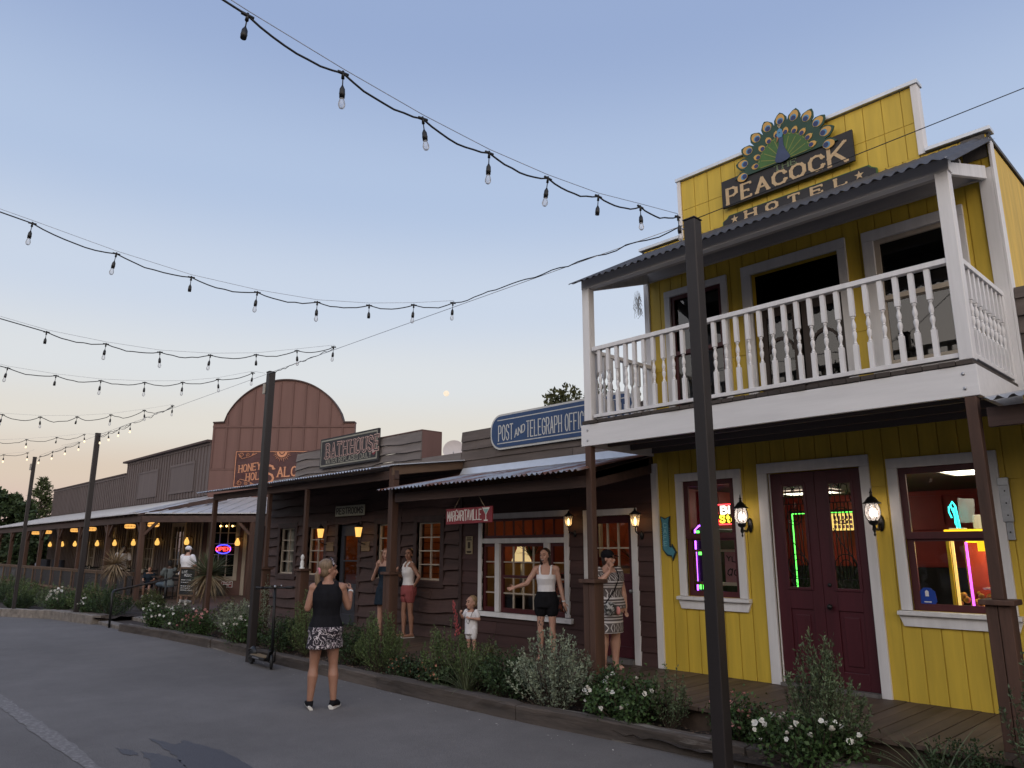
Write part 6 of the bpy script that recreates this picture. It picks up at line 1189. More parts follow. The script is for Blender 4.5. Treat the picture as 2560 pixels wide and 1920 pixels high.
M['twig'] = mat('twig_bark', (.06, .042, .03), .9, .3, 9, (1, 1, 1), .2); M['petalw'] = mat('white_petal', (.72, .70, .64), .7, .1, 9, (1, 1, 1), 0, island=.12); M['petalp'] = mat('pink_petal', (.55, .27, .26), .7, .2, 9, (1, 1, 1), 0, island=.3); M['petalc'] = mat('coral_petal', (.45, .22, .14), .7, .2, 9, (1, 1, 1), 0, island=.4); M['petalr'] = mat('coral_red_spike', (.28, .045, .05), .7, .2, 9, (1, 1, 1), 0, island=.3)
M['bark'] = mat('tree_bark', (.075, .055, .042), .95, .4, 9, V, .6); M['l_tree'] = leafmat('tree_leaf', (.045, .070, .028)); M['l_pine'] = leafmat('pine_needles', (.060, .080, .030)); M['l_treeb'] = leafmat('brown_green_leaf', (.060, .065, .026))
def leaves(name, P, D, ln, wd, material, parent, fold=.25):
    """many leaf blades: base points P, directions D"""
    n = len(P); P = np.asarray(P, float); D = np.asarray(D, float); D /= np.linalg.norm(D, axis=1)[:, None]+1e-9; off = np.array(parent_loc(parent)); r = rng.normal(size=(n, 3)); S_ = np.cross(D, r); S_ /= np.linalg.norm(S_, axis=1)[:, None]+1e-9; Nn = np.cross(S_, D)
    l = (ln*rng.uniform(.65, 1.25, n))[:, None]; w = (wd*rng.uniform(.7, 1.2, n))[:, None]; B = P-off
    v = np.empty((n, 4, 3)); v[:, 0] = B; v[:, 1] = B+D*l*.5+S_*w*.5+Nn*w*fold; v[:, 2] = B+D*l; v[:, 3] = B+D*l*.5-S_*w*.5+Nn*w*fold
    me = bpy.data.meshes.new(name); me.vertices.add(4*n); me.vertices.foreach_set('co', v.reshape(-1)); me.loops.add(4*n); me.loops.foreach_set('vertex_index', np.arange(4*n, dtype=np.int32)); me.polygons.add(n); me.polygons.foreach_set('loop_start', np.arange(0, 4*n, 4, dtype=np.int32)); me.polygons.foreach_set('loop_total', np.full(n, 4, dtype=np.int32)); me.update(calc_edges=True); me.validate()
    me.materials.append(M[material]); o = bpy.data.objects.new(name, me); COL.objects.link(o); o.parent = parent; return o
def bush(name, label, x, y, h, r, material, nst=60, lps=45, leaf=(.030, .011), spread=.9, z=.08, cat='shrub', up=.6, plume=False, lean=(0, 0)):
    """stems fanning from one crown, each clothed in small leaves"""
    t = thing(name, label, cat, (x, y, z)); Pl = []; Dl = []; mb = MB()
    for i in range(nst):
        a = rng.uniform(0, 2*math.pi); q = math.sqrt(rng.uniform(0, 1)); rr = r*q*spread; hh = h*(1-.55*q**2)*rng.uniform(.72, 1.08)
        tip = np.array([x+math.cos(a)*rr+lean[0]*hh, y+math.sin(a)*rr*.85+lean[1]*hh, z+hh]); b = np.array([x+math.cos(a)*rr*.18, y+math.sin(a)*rr*.15, z]); mid = b*.5+tip*.5+np.array([math.cos(a)*rr*.25, math.sin(a)*rr*.2, hh*.02])
        k = 5; pts = [(1-s)**2*b+2*s*(1-s)*mid+s*s*tip for s in np.linspace(0, 1, k)]
        if i % 2 == 0: mb.tube([tuple(p) for p in pts], [.006-.001*j for j in range(k)], 4, cap=False)
        s = rng.beta(2.2, 1.15, lps); s = np.clip(s, .08, 1); pp = ((1-s)**2)[:, None]*b+(2*s*(1-s))[:, None]*mid+(s*s)[:, None]*tip; tg = tip-b; tg /= np.linalg.norm(tg)
        wid = (.018 if plume else .035+.03*r)*(1.35-s)[:, None]; jit = rng.normal(size=(lps, 3))*wid; Pl.append(pp+jit*.8); dd = rng.normal(size=(lps, 3))*.75+tg*up*(1.6 if plume else 1.0); Dl.append(dd)
    mb.build('stems', 'twig', t); P = np.concatenate(Pl); P[:, 2] = np.maximum(P[:, 2], z+.01); leaves('foliage', P, np.concatenate(Dl), leaf[0], leaf[1], material, t); return t
def flower_mesh(r=.021, n=9):
    mb = MB()
    for ring, (k, rr, zz, tl) in enumerate(((5, 1.0, .0, .25), (5, .72, .012, .7), (3, .4, .018, 1.3))):
        for i in range(k):
            a = 2*math.pi*(i+.5*ring)/k; c, s_ = math.cos(a), math.sin(a); R0 = r*rr; w = R0*.62; b = Vector((0, 0, zz)); tip = Vector((c*R0*math.cos(tl), s_*R0*math.cos(tl), zz+R0*math.sin(tl))); sd_ = Vector((-s_, c, 0))*w; mid = tip*.6+b*.4
            mb.add([b, mid+sd_, tip+sd_*.3, tip-sd_*.3, mid-sd_], [(0, 1, 2, 3, 4)])
    return mb
FLW = {k: flower_mesh().build('flower', m) for k, m in (('w', 'petalw'), ('p', 'petalp'), ('c', 'petalc'))}
def rose(label, x, y, h, r, kind, nf, z=.08, nl=2600, leafm='l_rose', name='rose_bush', fs=1.0, biased=True):
    t = thing(name, label, 'shrub', (x, y, z)); mb = MB(); P = []; D = []; tips = []
    for i in range(46):
        a = rng.uniform(0, 6.283); q = math.sqrt(rng.uniform(0, 1)); tip = np.array([x+math.cos(a)*r*q, y+math.sin(a)*r*.8*q, z+h*(1-.5*q*q)*rng.uniform(.7, 1.08)]); b = np.array([x+math.cos(a)*r*.2*q, y+math.sin(a)*r*.2*q, z]); tips.append(tip); mid = (b+tip)/2+np.array([math.cos(a)*r*.15, math.sin(a)*r*.12, h*.05])
        mb.tube([tuple(b), tuple(mid), tuple(tip)], [.006, .0045, .003], 4, cap=False); n = nl//46; s = rng.beta(1.8, 1.2, n)[:, None]; P.append((1-s)**2*b+2*s*(1-s)*mid+s*s*tip+rng.normal(size=(n, 3))*(.035+.05*r)); D.append(rng.normal(size=(n, 3))+np.array([0, 0, .3]))
    mb.build('stems', 'twig', t); P = np.concatenate(P); P[:, 2] = np.maximum(P[:, 2], z+.015); leaves('foliage', P, np.concatenate(D), .042, .027, leafm, t)
    for i in range(nf):
        tip = tips[rng.integers(len(tips))].copy()
        for _ in range(6):   # favour the street side, where the light is
            if tip[1] < y+.1*r or not biased: break
            tip = tips[rng.integers(len(tips))].copy()
        tip += rng.normal(size=3)*.035; s = rng.uniform(.75, 1.35)*fs; o = dup(FLW[kind], loc=Vector(tip+np.array([0, -.03, .02]))-Vector((x, y, z)), parent=t); o.scale = (s, s, s); o.rotation_euler = (rng.uniform(.2, 1.1), rng.uniform(-.6, .6), rng.uniform(0, 6))
    return t
def straps(name, label, x, y, n, ln, wd, material, z=.08, arch=1.0, up=.8, cat='plant', spike=None):
    t = thing(name, label, cat, (x, y, z)); mb = MB()
    for i in range(n):
        a = rng.uniform(0, 6.283); e = rng.uniform(.35, 1.35)*up; L_ = ln*rng.uniform(.6, 1.1); d = Vector((math.cos(a)*math.cos(e), math.sin(a)*math.cos(e), math.sin(e))); p = Vector((x+rng.uniform(-.03, .03), y+rng.uniform(-.03, .03), z)); sd_ = Vector((-math.sin(a), math.cos(a), 0)); k = len(mb.v); m_ = 7
        for j in range(m_+1):
            s = j/m_; w = wd*(1-s)**.7*(.6+.4*min(1, s*4)); mb.v += [tuple(p-sd_*w), tuple(p+Vector((0, 0, -.4*w))), tuple(p+sd_*w)]; p = p+d*(L_/m_); d = (d+Vector((0, 0, -.16*arch*(.4+s)))).normalized(); p.z = max(p.z, z+.005)
        for j in range(m_):
            q = k+3*j; mb.f += [[q, q+3, q+4, q+1], [q+1, q+4, q+5, q+2]]; mb.m += [0, 0]; mb.sm += [True, True]
    mb.build('blades', material, t)
    if spike:
        mb = MB(); fl = MB()
        for (dx, dy, hh) in spike:
            base = Vector((x, y, z)); tp = Vector((x+dx, y+dy, z+hh)); mb.tube([base, base*.5+tp*.5+Vector((dx*.1, 0, .05)), tp], [.008, .006, .004], 5)
            for k in range(70):
                s = .62+.38*k/70; p = base+(tp-base)*s; r_ = .035*(1.15-s)*2; fl.ell(p+Vector((rng.uniform(-r_, r_), rng.uniform(-r_, r_), 0)), (.006, .006, .016), 5, 4)
        mb.build('flower_stalk', 'petalc' if False else 'twig', t); fl.build('flower_spike', 'petalr', t)
    return t
def yucca(label, x, y, zc, r, material, n=230, droop='l_dry', trunk=True, z0=.1):
    t = thing('yucca', label, 'yucca', (x, y, z0)); up_ = MB(); dn = MB()
    for i in range(n):
        u = rng.uniform(-.95, .98); a = rng.uniform(0, 6.283); c = math.sqrt(1-u*u); d = Vector((math.cos(a)*c, math.sin(a)*c, u)); mb = up_ if u > -.1 else dn; L_ = r*rng.uniform(.75, 1.08)*(1.05 if u < -.3 else 1); sd_ = d.cross(Vector((0, 0, 1))); sd_ = sd_.normalized() if sd_.length > .05 else Vector((1, 0, 0)); p = Vector((x, y, zc))+d*.05; k = len(mb.v); nn = sd_.cross(d)
        for j, (s, w) in enumerate(((0, .011), (.35, .017), (.7, .012), (1, .001))):
            q = p+d*L_*s+Vector((0, 0, -.10*s*s*r*(1.5 if u < 0 else .4))); w = w*r/.75; mb.v += [tuple(q-sd_*w+nn*w*.5), tuple(q), tuple(q+sd_*w+nn*w*.5)]
        for j in range(3):
            q = k+3*j; mb.f += [[q, q+3, q+4, q+1], [q+1, q+4, q+5, q+2]]; mb.m += [0, 0]; mb.sm += [False, False]
    up_.build('blades', material, t); dn.build('dry_skirt', droop, t); mb = MB(); mb.tube([(x, y, z0-.05), (x+.02, y, zc)], [.10, .075], 8); mb.build('trunk', 'bark', t); return t
# --- the bed in front of the hotel and the shops
bush('sage_shrub', 'large silvery sage shrub spilling over the kerb in front of the laughing woman', -5.72, 6.02, .86, .56, 'l_sage', 92, 58, (.036, .017), .95, plume=True, up=.7)
rose('white flowered rose bush between the silvery sage and the hotel pole', -4.78, 6.08, .48, .42, 'w', 20)
bush('sage_shrub', 'pale upright sage shrub behind the white roses against the yellow wall', -4.40, 6.22, .62, .24, 'l_sage2', 34, 46, (.03, .013), .9, plume=True)
bush('sage_shrub', 'tall grey green shrub in front of the maroon hotel doors', -2.88, 6.15, .98, .38, 'l_sage2', 90, 70, (.034, .012), .9, plume=True, up=.8, lean=(.02, .0))
rose('white flowered rose bush at the kerb below the maroon hotel doors', -2.98, 6.03, .40, .46, 'w', 24, fs=1.1)
rose('pink flowered rose bush just right of the hotel pole', -3.62, 6.16, .42, .30, 'p', 18, nl=1700)
straps('grass_clump', 'clump of long arching strap leaves by the kerb at the bottom right corner', -2.05, 6.02, 42, .62, .009, 'l_blade', arch=1.1)
bush('shrub', 'dark low shrub behind the strap leaves at the bottom right', -1.92, 6.22, .34, .42, 'l_dark', 44, 42, (.03, .016)); bush('sage_shrub', 'grey green shrub cut by the right edge in front of the porch pedestal', -1.38, 6.12, 1.0, .30, 'l_sage2', 46, 52, (.034, .013), .9, plume=True)
bush('shrub', 'dark glossy shrub left of the silvery sage', -6.55, 6.12, .58, .46, 'l_dark', 60, 48, (.042, .022)); bush('shrub', 'low green shrub hiding the legs of the boy', -7.18, 6.2, .60, .34, 'l_green', 50, 48, (.036, .014)); bush('shrub', 'dark shrub between the silvery sage and the porch pedestal', -5.15, 6.22, .52, .36, 'l_dark', 46, 46, (.04, .02)); bush('shrub', 'yellow green seedling under the bay window', -7.0, 6.28, .72, .13, 'l_olive', 16, 34, (.045, .022))
straps('red_yucca', 'red yucca with arching strap leaves and a coral flower spike in front of the boy', -7.08, 5.98, 60, .62, .008, 'l_blade', arch=.9, up=.95, spike=[(-.34, .06, 1.03)])
bush('shrub', 'bright green shrub in front of the boy', -7.66, 6.16, .82, .44, 'l_green', 64, 52, (.036, .013), plume=True)
rose('coral flowered bush along the kerb left of the red yucca', -7.62, 5.98, .30, .24, 'c', 16, nl=1300, leafm='l_dark', name='coral_bush', fs=.7); rose('coral flowered bush along the kerb right of the feathery green shrub', -8.28, 5.97, .30, .28, 'c', 16, nl=1300, leafm='l_dark', name='coral_bush', fs=.7)
bush('shrub', 'feathery light green shrub right of the woman in the black top', -9.05, 6.1, .86, .46, 'l_green', 100, 58, (.038, .011), plume=True, up=.8); bush('shrub', 'dark green shrub behind the woman in the black top', -9.95, 6.2, .66, .44, 'l_dark', 56, 46, (.04, .02)); bush('shrub', 'tall feathery green shrub behind the parked scooter', -11.15, 6.18, 1.02, .50, 'l_green', 100, 60, (.038, .011), plume=True, up=.8)
bush('shrub', 'dark leafy shrub left of the parked scooter', -12.0, 6.12, .62, .46, 'l_dark', 56, 46, (.04, .022)); bush('shrub', 'low green shrub in front of the white tank top woman', -9.85, 6.32, .48, .3, 'l_olive', 40, 42, (.034, .014)); rose('white flowered rose bush left of the scooter pole', -13.05, 6.0, .58, .46, 'w', 24, nl=2200); bush('sage_shrub', 'wide grey sage shrub left of the scooter pole', -13.95, 6.28, .84, .60, 'l_sage', 92, 52, (.04, .017), plume=True); bush('sage_shrub', 'tall thin sage plume rising behind the scooter pole', -13.45, 6.5, 1.25, .14, 'l_sage', 10, 60, (.036, .014), plume=True)
rose('pink flowered rose bush near the end of the kerb', -15.1, 5.98, .50, .42, 'p', 22, nl=1800, fs=1.3); rose('white flowered rose bush near the end of the kerb', -16.3, 6.05, .55, .5, 'w', 22, nl=2200, fs=1.2); rose('white flowered rose bush at the end of the kerb by the walk', -17.5, 5.95, .55, .4, 'w', 20, nl=2000, fs=1.2); bush('shrub', 'olive green shrub behind the white roses at the kerb end', -16.0, 6.9, .62, .6, 'l_olive', 56, 44, (.045, .016)); straps('grass_clump', 'clump of thin strap leaves among the roses near the kerb end', -15.9, 5.95, 30, .6, .007, 'l_blade')
# --- the bed before the saloon
for x, y, h, r, mt, lab in ((-20.9, 5.98, .80, .75, 'l_dark', 'dark rounded shrub beside the handrail'), (-22.4, 5.95, .84, .8, 'l_green', 'green shrub between the last two poles before the saloon'), (-24.2, 5.6, .74, .8, 'l_sage2', 'grey green shrub before the far saloon railing'), (-26.3, 5.3, .8, .8, 'l_green', 'green shrub at the left edge before the saloon railing'), (-21.6, 7.2, .6, .5, 'l_olive', 'olive shrub under the corner porch post'), (-25.2, 4.9, .5, .55, 'l_dark', 'dark low shrub at the far left stone edging'), (-28.6, 5.0, .65, .9, 'l_dark', 'dark shrub left of the farthest pole near the left edge'), (-31.5, 5.9, .75, 1.0, 'l_sage2', 'grey green shrub at the left edge under the porch railing'), (-35.5, 6.3, .8, 1.2, 'l_green', 'farthest green shrub under the porch railing')):
    bush('shrub', lab, x, y, h, r, mt, 76, 50, (.055, .018), plume=True)
rose('white flowered rose bush beside the farthest pole', -23.1, 5.45, .62, .5, 'w', 26, nl=2000, fs=1.5, z=.1); rose('white flowered rose bush between the last two poles', -21.5, 5.72, .5, .4, 'w', 10, nl=1500, fs=1.2, z=.1)
yucca('round green yucca with a dry brown skirt in front of the saloon entrance', -20.45, 8.2, 1.08, .67, 'l_yucca', 330); yucca('pale tan yucca in front of the saloon railing', -25.6, 7.35, 1.30, .54, 'l_tan', 260, 'l_tan')
straps('potted_palm', 'dark palm fronds silhouetted behind the transom of the bay window', -9.0, 9.0, 26, .75, .014, 'l_dark', z=1.62, arch=.8, up=.8); straps('potted_palm', 'dark palm fronds behind the panes of the maroon door', -6.9, 9.1, 24, .75, .014, 'l_dark', z=1.5, arch=.8, up=.8)
# --- trees
def tree(label, x, y, h, r, zc, material, n=5200, leaf=(.32, .20), name='tree', clumps=26, flat=.8, z0=0, trunk=.16, conifer=False):
    t = thing(name, label, 'tree', (x, y, z0)); mb = MB(); P = []; D = []
    if conifer:
        mb.tube([(x, y, z0), (x, y, z0+h*.95)], [trunk, .03], 8); k = 0; z = z0+h*.14
        while z < z0+h:
            s = (z-z0)/h; L_ = r*(1-s)**.8*rng.uniform(.75, 1.15)+.1; nb = 5
            for i in range(nb):
                a = rng.uniform(0, 6.283); tip = np.array([x+math.cos(a)*L_, y+math.sin(a)*L_, z+L_*.38]); b = np.array([x, y, z]); mb.tube([tuple(b), tuple(tip)], [.035, .01], 4, cap=False); m_ = max(14, int(n*L_/(r*120))); q = rng.uniform(.25, 1.05, m_)[:, None]; P.append(b+(tip-b)*q+rng.normal(size=(m_, 3))*.13*L_**.5); dd = rng.normal(size=(m_, 3))*.7+(tip-b)/L_+np.array([0, 0, .5]); D.append(dd)
            z += h*.032
    else:
        mb.tube([(x, y, z0), (x+.1, y, z0+zc*.5), (x, y, z0+zc)], [trunk, trunk*.8, trunk*.5], 8)
        for i in range(clumps):
            u = rng.uniform(-.7, 1); a = rng.uniform(0, 6.283); q = rng.uniform(.45, 1)*math.sqrt(max(.05, 1-u*u*.8)); c = np.array([x+math.cos(a)*r*q, y+math.sin(a)*r*q, z0+zc+u*(h-zc)*flat]); mb.tube([(x, y, z0+zc*.75), ((x+c[0])/2, (y+c[1])/2, (zc+z0+c[2])/2), tuple(c)], [trunk*.4, trunk*.25, .02], 5, cap=False); m_ = n//clumps; cr_ = r*rng.uniform(.22, .38); g = rng.normal(size=(m_, 3)); g /= np.linalg.norm(g, axis=1)[:, None]; g *= (rng.uniform(0, 1, m_)**.5)[:, None]*cr_; g[:, 2] *= .75; P.append(c+g); D.append(g/cr_+rng.normal(size=(m_, 3))*.7)
    mb.build('trunk', 'bark', t); leaves('crown', np.concatenate(P), np.concatenate(D), leaf[0], leaf[1], material, t); return t
tree('tall pale green conifer rising behind the far end of the saloon', -68.4, 13.7, 7.3, 1.7, 4, 'l_pine', 9000, (.34, .09), 'conifer', conifer=True); tree('smaller bushy conifer left of the tall one behind the saloon', -60, 11.2, 4.9, 1.5, 3, 'l_pine', 6000, (.32, .09), 'conifer', conifer=True)
tree('dark round broadleaf tree at the left edge beyond the saloon', -59.2, 9.75, 5.5, 1.8, 3.6, 'l_tree', 7000, (.30, .2)); tree('dark tree cut by the left edge of the photo', -53, 7.6, 5.5, 1.3, 4.2, 'l_tree', 4000, (.3, .2)); tree('low olive tree seen through the far porch posts', -60, 9.6, 3.6, 2.0, 2.0, 'l_treeb', 7000, (.26, .16)); tree('low dark tree behind the far end of the porch railing', -57, 11.4, 3.2, 1.9, 1.7, 'l_tree', 6000, (.26, .16)); tree('olive tree behind the saloon porch end wall', -66, 16, 4.6, 2.6, 2.6, 'l_treeb', 7000, (.3, .18))
tree('sparse topped tree showing above the post office sign', -15.0, 17.4, 6.6, 1.7, 5.4, 'l_treeb', 3200, (.16, .10), clumps=22, trunk=.1); tree('leafy tree behind the balcony railing left of the hotel', -12.6, 17.6, 5.7, 2.1, 4.6, 'l_tree', 4200, (.16, .10), clumps=24, trunk=.1)
for k in list(FLW): bpy.data.objects.remove(FLW[k])
# ================================================================ the far side of the street, behind the camera (seen in the window glass)
t_ = bpy.data.objects.new('tree_line', None); P = []; D = []
for k in range(120):
    x = -62+k*.78; y = -15-rng.uniform(0, 7); h = 8.2+2.2*math.sin(k*.31)+rng.uniform(-1, 1.2)
    if x > 18: h *= .6
    for j in range(5):
        c = np.array([x+rng.normal()*1.2, y+rng.normal()*.8, h*rng.uniform(.12, .92)]); m_ = 62; g = rng.normal(size=(m_, 3)); g /= np.linalg.norm(g, axis=1)[:, None]; g *= (rng.uniform(0, 1, m_)**.4)[:, None]*1.35; P.append(c+g); D.append(g+rng.normal(size=(m_, 3))*.7)
bpy.data.objects.remove(t_)
o = leaves('tree_line', np.concatenate(P), np.concatenate(D), .75, .5, 'l_tree', None); o['kind'] = 'stuff'
# ================================================================ people
def skinmat(name, col): 
    m = mat(name, col, .55, .10, 9, (1, 1, 1), .03); b = m.node_tree.nodes['Principled BSDF']; b.inputs['Subsurface Weight'].default_value = .08; b.inputs['Subsurface Radius'].default_value = (.02, .008, .005); b.inputs['Subsurface Scale'].default_value = .3; return m
M['skin1'] = skinmat('light_skin', (.44, .245, .175)); M['skin2'] = skinmat('tanned_skin', (.33, .17, .115)); M['skin3'] = skinmat('dark_skin', (.07, .038, .026)); M['skin4'] = skinmat('rosy_skin', (.47, .27, .205))
M['eye'] = mat('dark_eye', (.02, .015, .012), .25, 0, 1, (1, 1, 1), 0); M['lip'] = mat('lips', (.26, .08, .07), .5, .1, 9, (1, 1, 1), 0); M['teeth'] = mat('teeth', (.62, .58, .52), .3, 0, 1, (1, 1, 1), 0); M['mouthin'] = mat('open_mouth', (.08, .02, .02), .6, 0, 1, (1, 1, 1), 0)
M['hairblond'] = mat('dark_blond_hair', (.17, .115, .07), .55, .45, 60, (1, 1, .06), .5); M['hairdark'] = mat('dark_brown_hair', (.022, .013, .010), .45, .4, 60, (1, 1, .06), .4); M['hairred'] = mat('reddish_hair', (.20, .085, .05), .5, .4, 60, (1, 1, .06), .4); M['hairlight'] = mat('light_child_hair', (.26, .175, .095), .6, .3, 60, (1, 1, .1), .4); M['hairblack'] = mat('short_black_hair', (.008, .007, .007), .8, .3, 60, (1, 1, 1), .5)
M['cblack'] = mat('black_cotton', (.011, .011, .014), .9, .25, 14, (1, 1, .5), .3, spec=.12); M['cwhite'] = mat('white_cotton', (.76, .75, .79), .85, .06, 9, (1, 1, .4), .5, bdist=.02, spec=.12); M['cribwhite'] = mat('white_ribbed_top', (.76, .74, .75), .85, .06, 60, (1, 1, .02), .3, spec=.12); M['cpink'] = mat('dusty_pink_shorts', (.30, .085, .085), .85, .15, 12, (1, 1, .4), .4, spec=.12); M['ckhaki'] = mat('khaki_shorts', (.22, .18, .14), .9, .15, 9, (1, 1, .4), .4, spec=.12); M['cdenim'] = mat('faded_denim', (.12, .16, .20), .9, .25, 9, (1, 1, 1), .3, spec=.12); M['cdark'] = mat('dark_dress', (.02, .03, .045), .9, .2, 9, (1, 1, 1), .2, spec=.12); M['cgrey'] = mat('grey_shirt', (.13, .15, .155), .9, .15, 9, (1, 1, 1), .2, spec=.12); M['sole'] = mat('white_rubber_sole', (.58, .57, .55), .7, .1, 9, (1, 1, 1), 0)
def printmat(name):
    m, t, b = nodes(name); L = t.links.new; c = N(t, 'ShaderNodeTexCoord'); n = N(t, 'ShaderNodeTexNoise'); n.inputs['Scale'].default_value = 16; n.inputs['Detail'].default_value = 1.0; n.inputs['Distortion'].default_value = 1.4; L(c.outputs['Object'], n.inputs[0]); r = N(t, 'ShaderNodeValToRGB'); r.color_ramp.interpolation = 'CONSTANT'; e = r.color_ramp.elements; e[0].color = (.012, .010, .016, 1); e[1].position = .50; e[1].color = (.16, .12, .15, 1); x = e.new(.54); x.color = (.55, .50, .52, 1); x = e.new(.60); x.color = (.02, .016, .022, 1); L(n.outputs[0], r.inputs[0]); L(r.outputs[0], b.inputs['Base Color']); b.inputs['Roughness'].default_value = .85; return m
M['cprint'] = printmat('leaf_print_skirt')
def tribal(name):   # woven stripes with bands of diamonds
    m, t, b = nodes(name); L = t.links.new; c = N(t, 'ShaderNodeTexCoord'); sp = N(t, 'ShaderNodeSeparateXYZ'); L(c.outputs['Object'], sp.inputs[0])
    def ma(op, a, v=None, w=None):
        q = N(t, 'ShaderNodeMath', operation=op); 
        if hasattr(a, 'links'): L(a, q.inputs[0])
        else: q.inputs[0].default_value = a
        if v is not None:
            if hasattr(v, 'links'): L(v, q.inputs[1])
            else: q.inputs[1].default_value = v
        return q.outputs[0]
    z = sp.outputs[2]; hx_ = ma('ADD', sp.outputs[0], ma('MULTIPLY', sp.outputs[1], .8)); stripe = ma('LESS_THAN', ma('FRACT', ma('MULTIPLY', z, 30.0)), .34); wide = ma('LESS_THAN', ma('FRACT', ma('MULTIPLY', z, 7.2)), .13)
    tri = ma('ABSOLUTE', ma('SUBTRACT', ma('FRACT', ma('MULTIPLY', hx_, 13.0)), .5)); zz = ma('ABSOLUTE', ma('SUBTRACT', ma('FRACT', ma('MULTIPLY', z, 5.0)), .5)); dia = ma('LESS_THAN', ma('ABSOLUTE', ma('SUBTRACT', ma('ADD', tri, zz), .34)), .05); band = ma('LESS_THAN', zz, .24)
    f = ma('MAXIMUM', ma('MULTIPLY', dia, band), ma('MULTIPLY', ma('MAXIMUM', stripe, wide), ma('SUBTRACT', 1.0, band))); mx_ = N(t, 'ShaderNodeMixRGB'); L(f, mx_.inputs[0]); mx_.inputs[1].default_value = (.10, .085, .085, 1); mx_.inputs[2].default_value = (.55, .52, .52, 1); L(mx_.outputs[0], b.inputs['Base Color']); b.inputs['Roughness'].default_value = .9; return m
M['ctribal'] = tribal('striped_diamond_dress')
def remesh(mb, name, material, parent, vox, smooth=2, T=None):
    """union of overlapping solids turned into one continuous skin"""
    me = bpy.data.meshes.new(name); me.from_pydata([tuple(T(Vector(p))) for p in mb.v] if T else mb.v, [], mb.f); o = bpy.data.objects.new(name, me); COL.objects.link(o)
    md = o.modifiers.new('r', 'REMESH'); md.mode = 'VOXEL'; md.voxel_size = vox
    if smooth: sm = o.modifiers.new('s', 'SMOOTH'); sm.iterations = smooth; sm.factor = .5
    dg = bpy.context.evaluated_depsgraph_get(); m2_ = bpy.data.meshes.new_from_object(o.evaluated_get(dg)); bpy.data.objects.remove(o); bpy.data.meshes.remove(me); m2_.name = name; m2_.materials.clear(); m2_.materials.append(M[material])
    if len(m2_.polygons): m2_.polygons.foreach_set('use_smooth', [True]*len(m2_.polygons))
    o = bpy.data.objects.new(name, m2_); COL.objects.link(o); o.parent = parent; return o
BASE = dict(pel=(0, 0, .91), wai=(0, 0, 1.08), che=(0, .005, 1.27), nk=(0, .012, 1.42), nk2=(0, 0, 1.50), hd=(0, -.012, 1.59),
    sL=(.165, .0, 1.385), eL=(.215, .03, 1.11), wL=(.225, -.05, .87), sR=(-.165, .0, 1.385), eR=(-.215, .03, 1.11), wR=(-.225, -.05, .87), fL=(0, -.1, -1), fR=(0, -.1, -1),
    hL=(.085, 0, .90), kL=(.095, -.015, .49), aL=(.10, .02, .085), tL=(.125, -.145, .028), hR=(-.085, 0, .90), kR=(-.095, -.015, .49), aR=(-.10, .02, .085), tR=(-.125, -.145, .028))
TOR = [(.80, .150, .115), (.88, .168, .122), (.96, .158, .112), (1.06, .128, .092), (1.14, .130, .095), (1.24, .148, .112), (1.32, .150, .102), (1.38, .142, .085), (1.42, .095, .065), (1.455, .056, .056)]
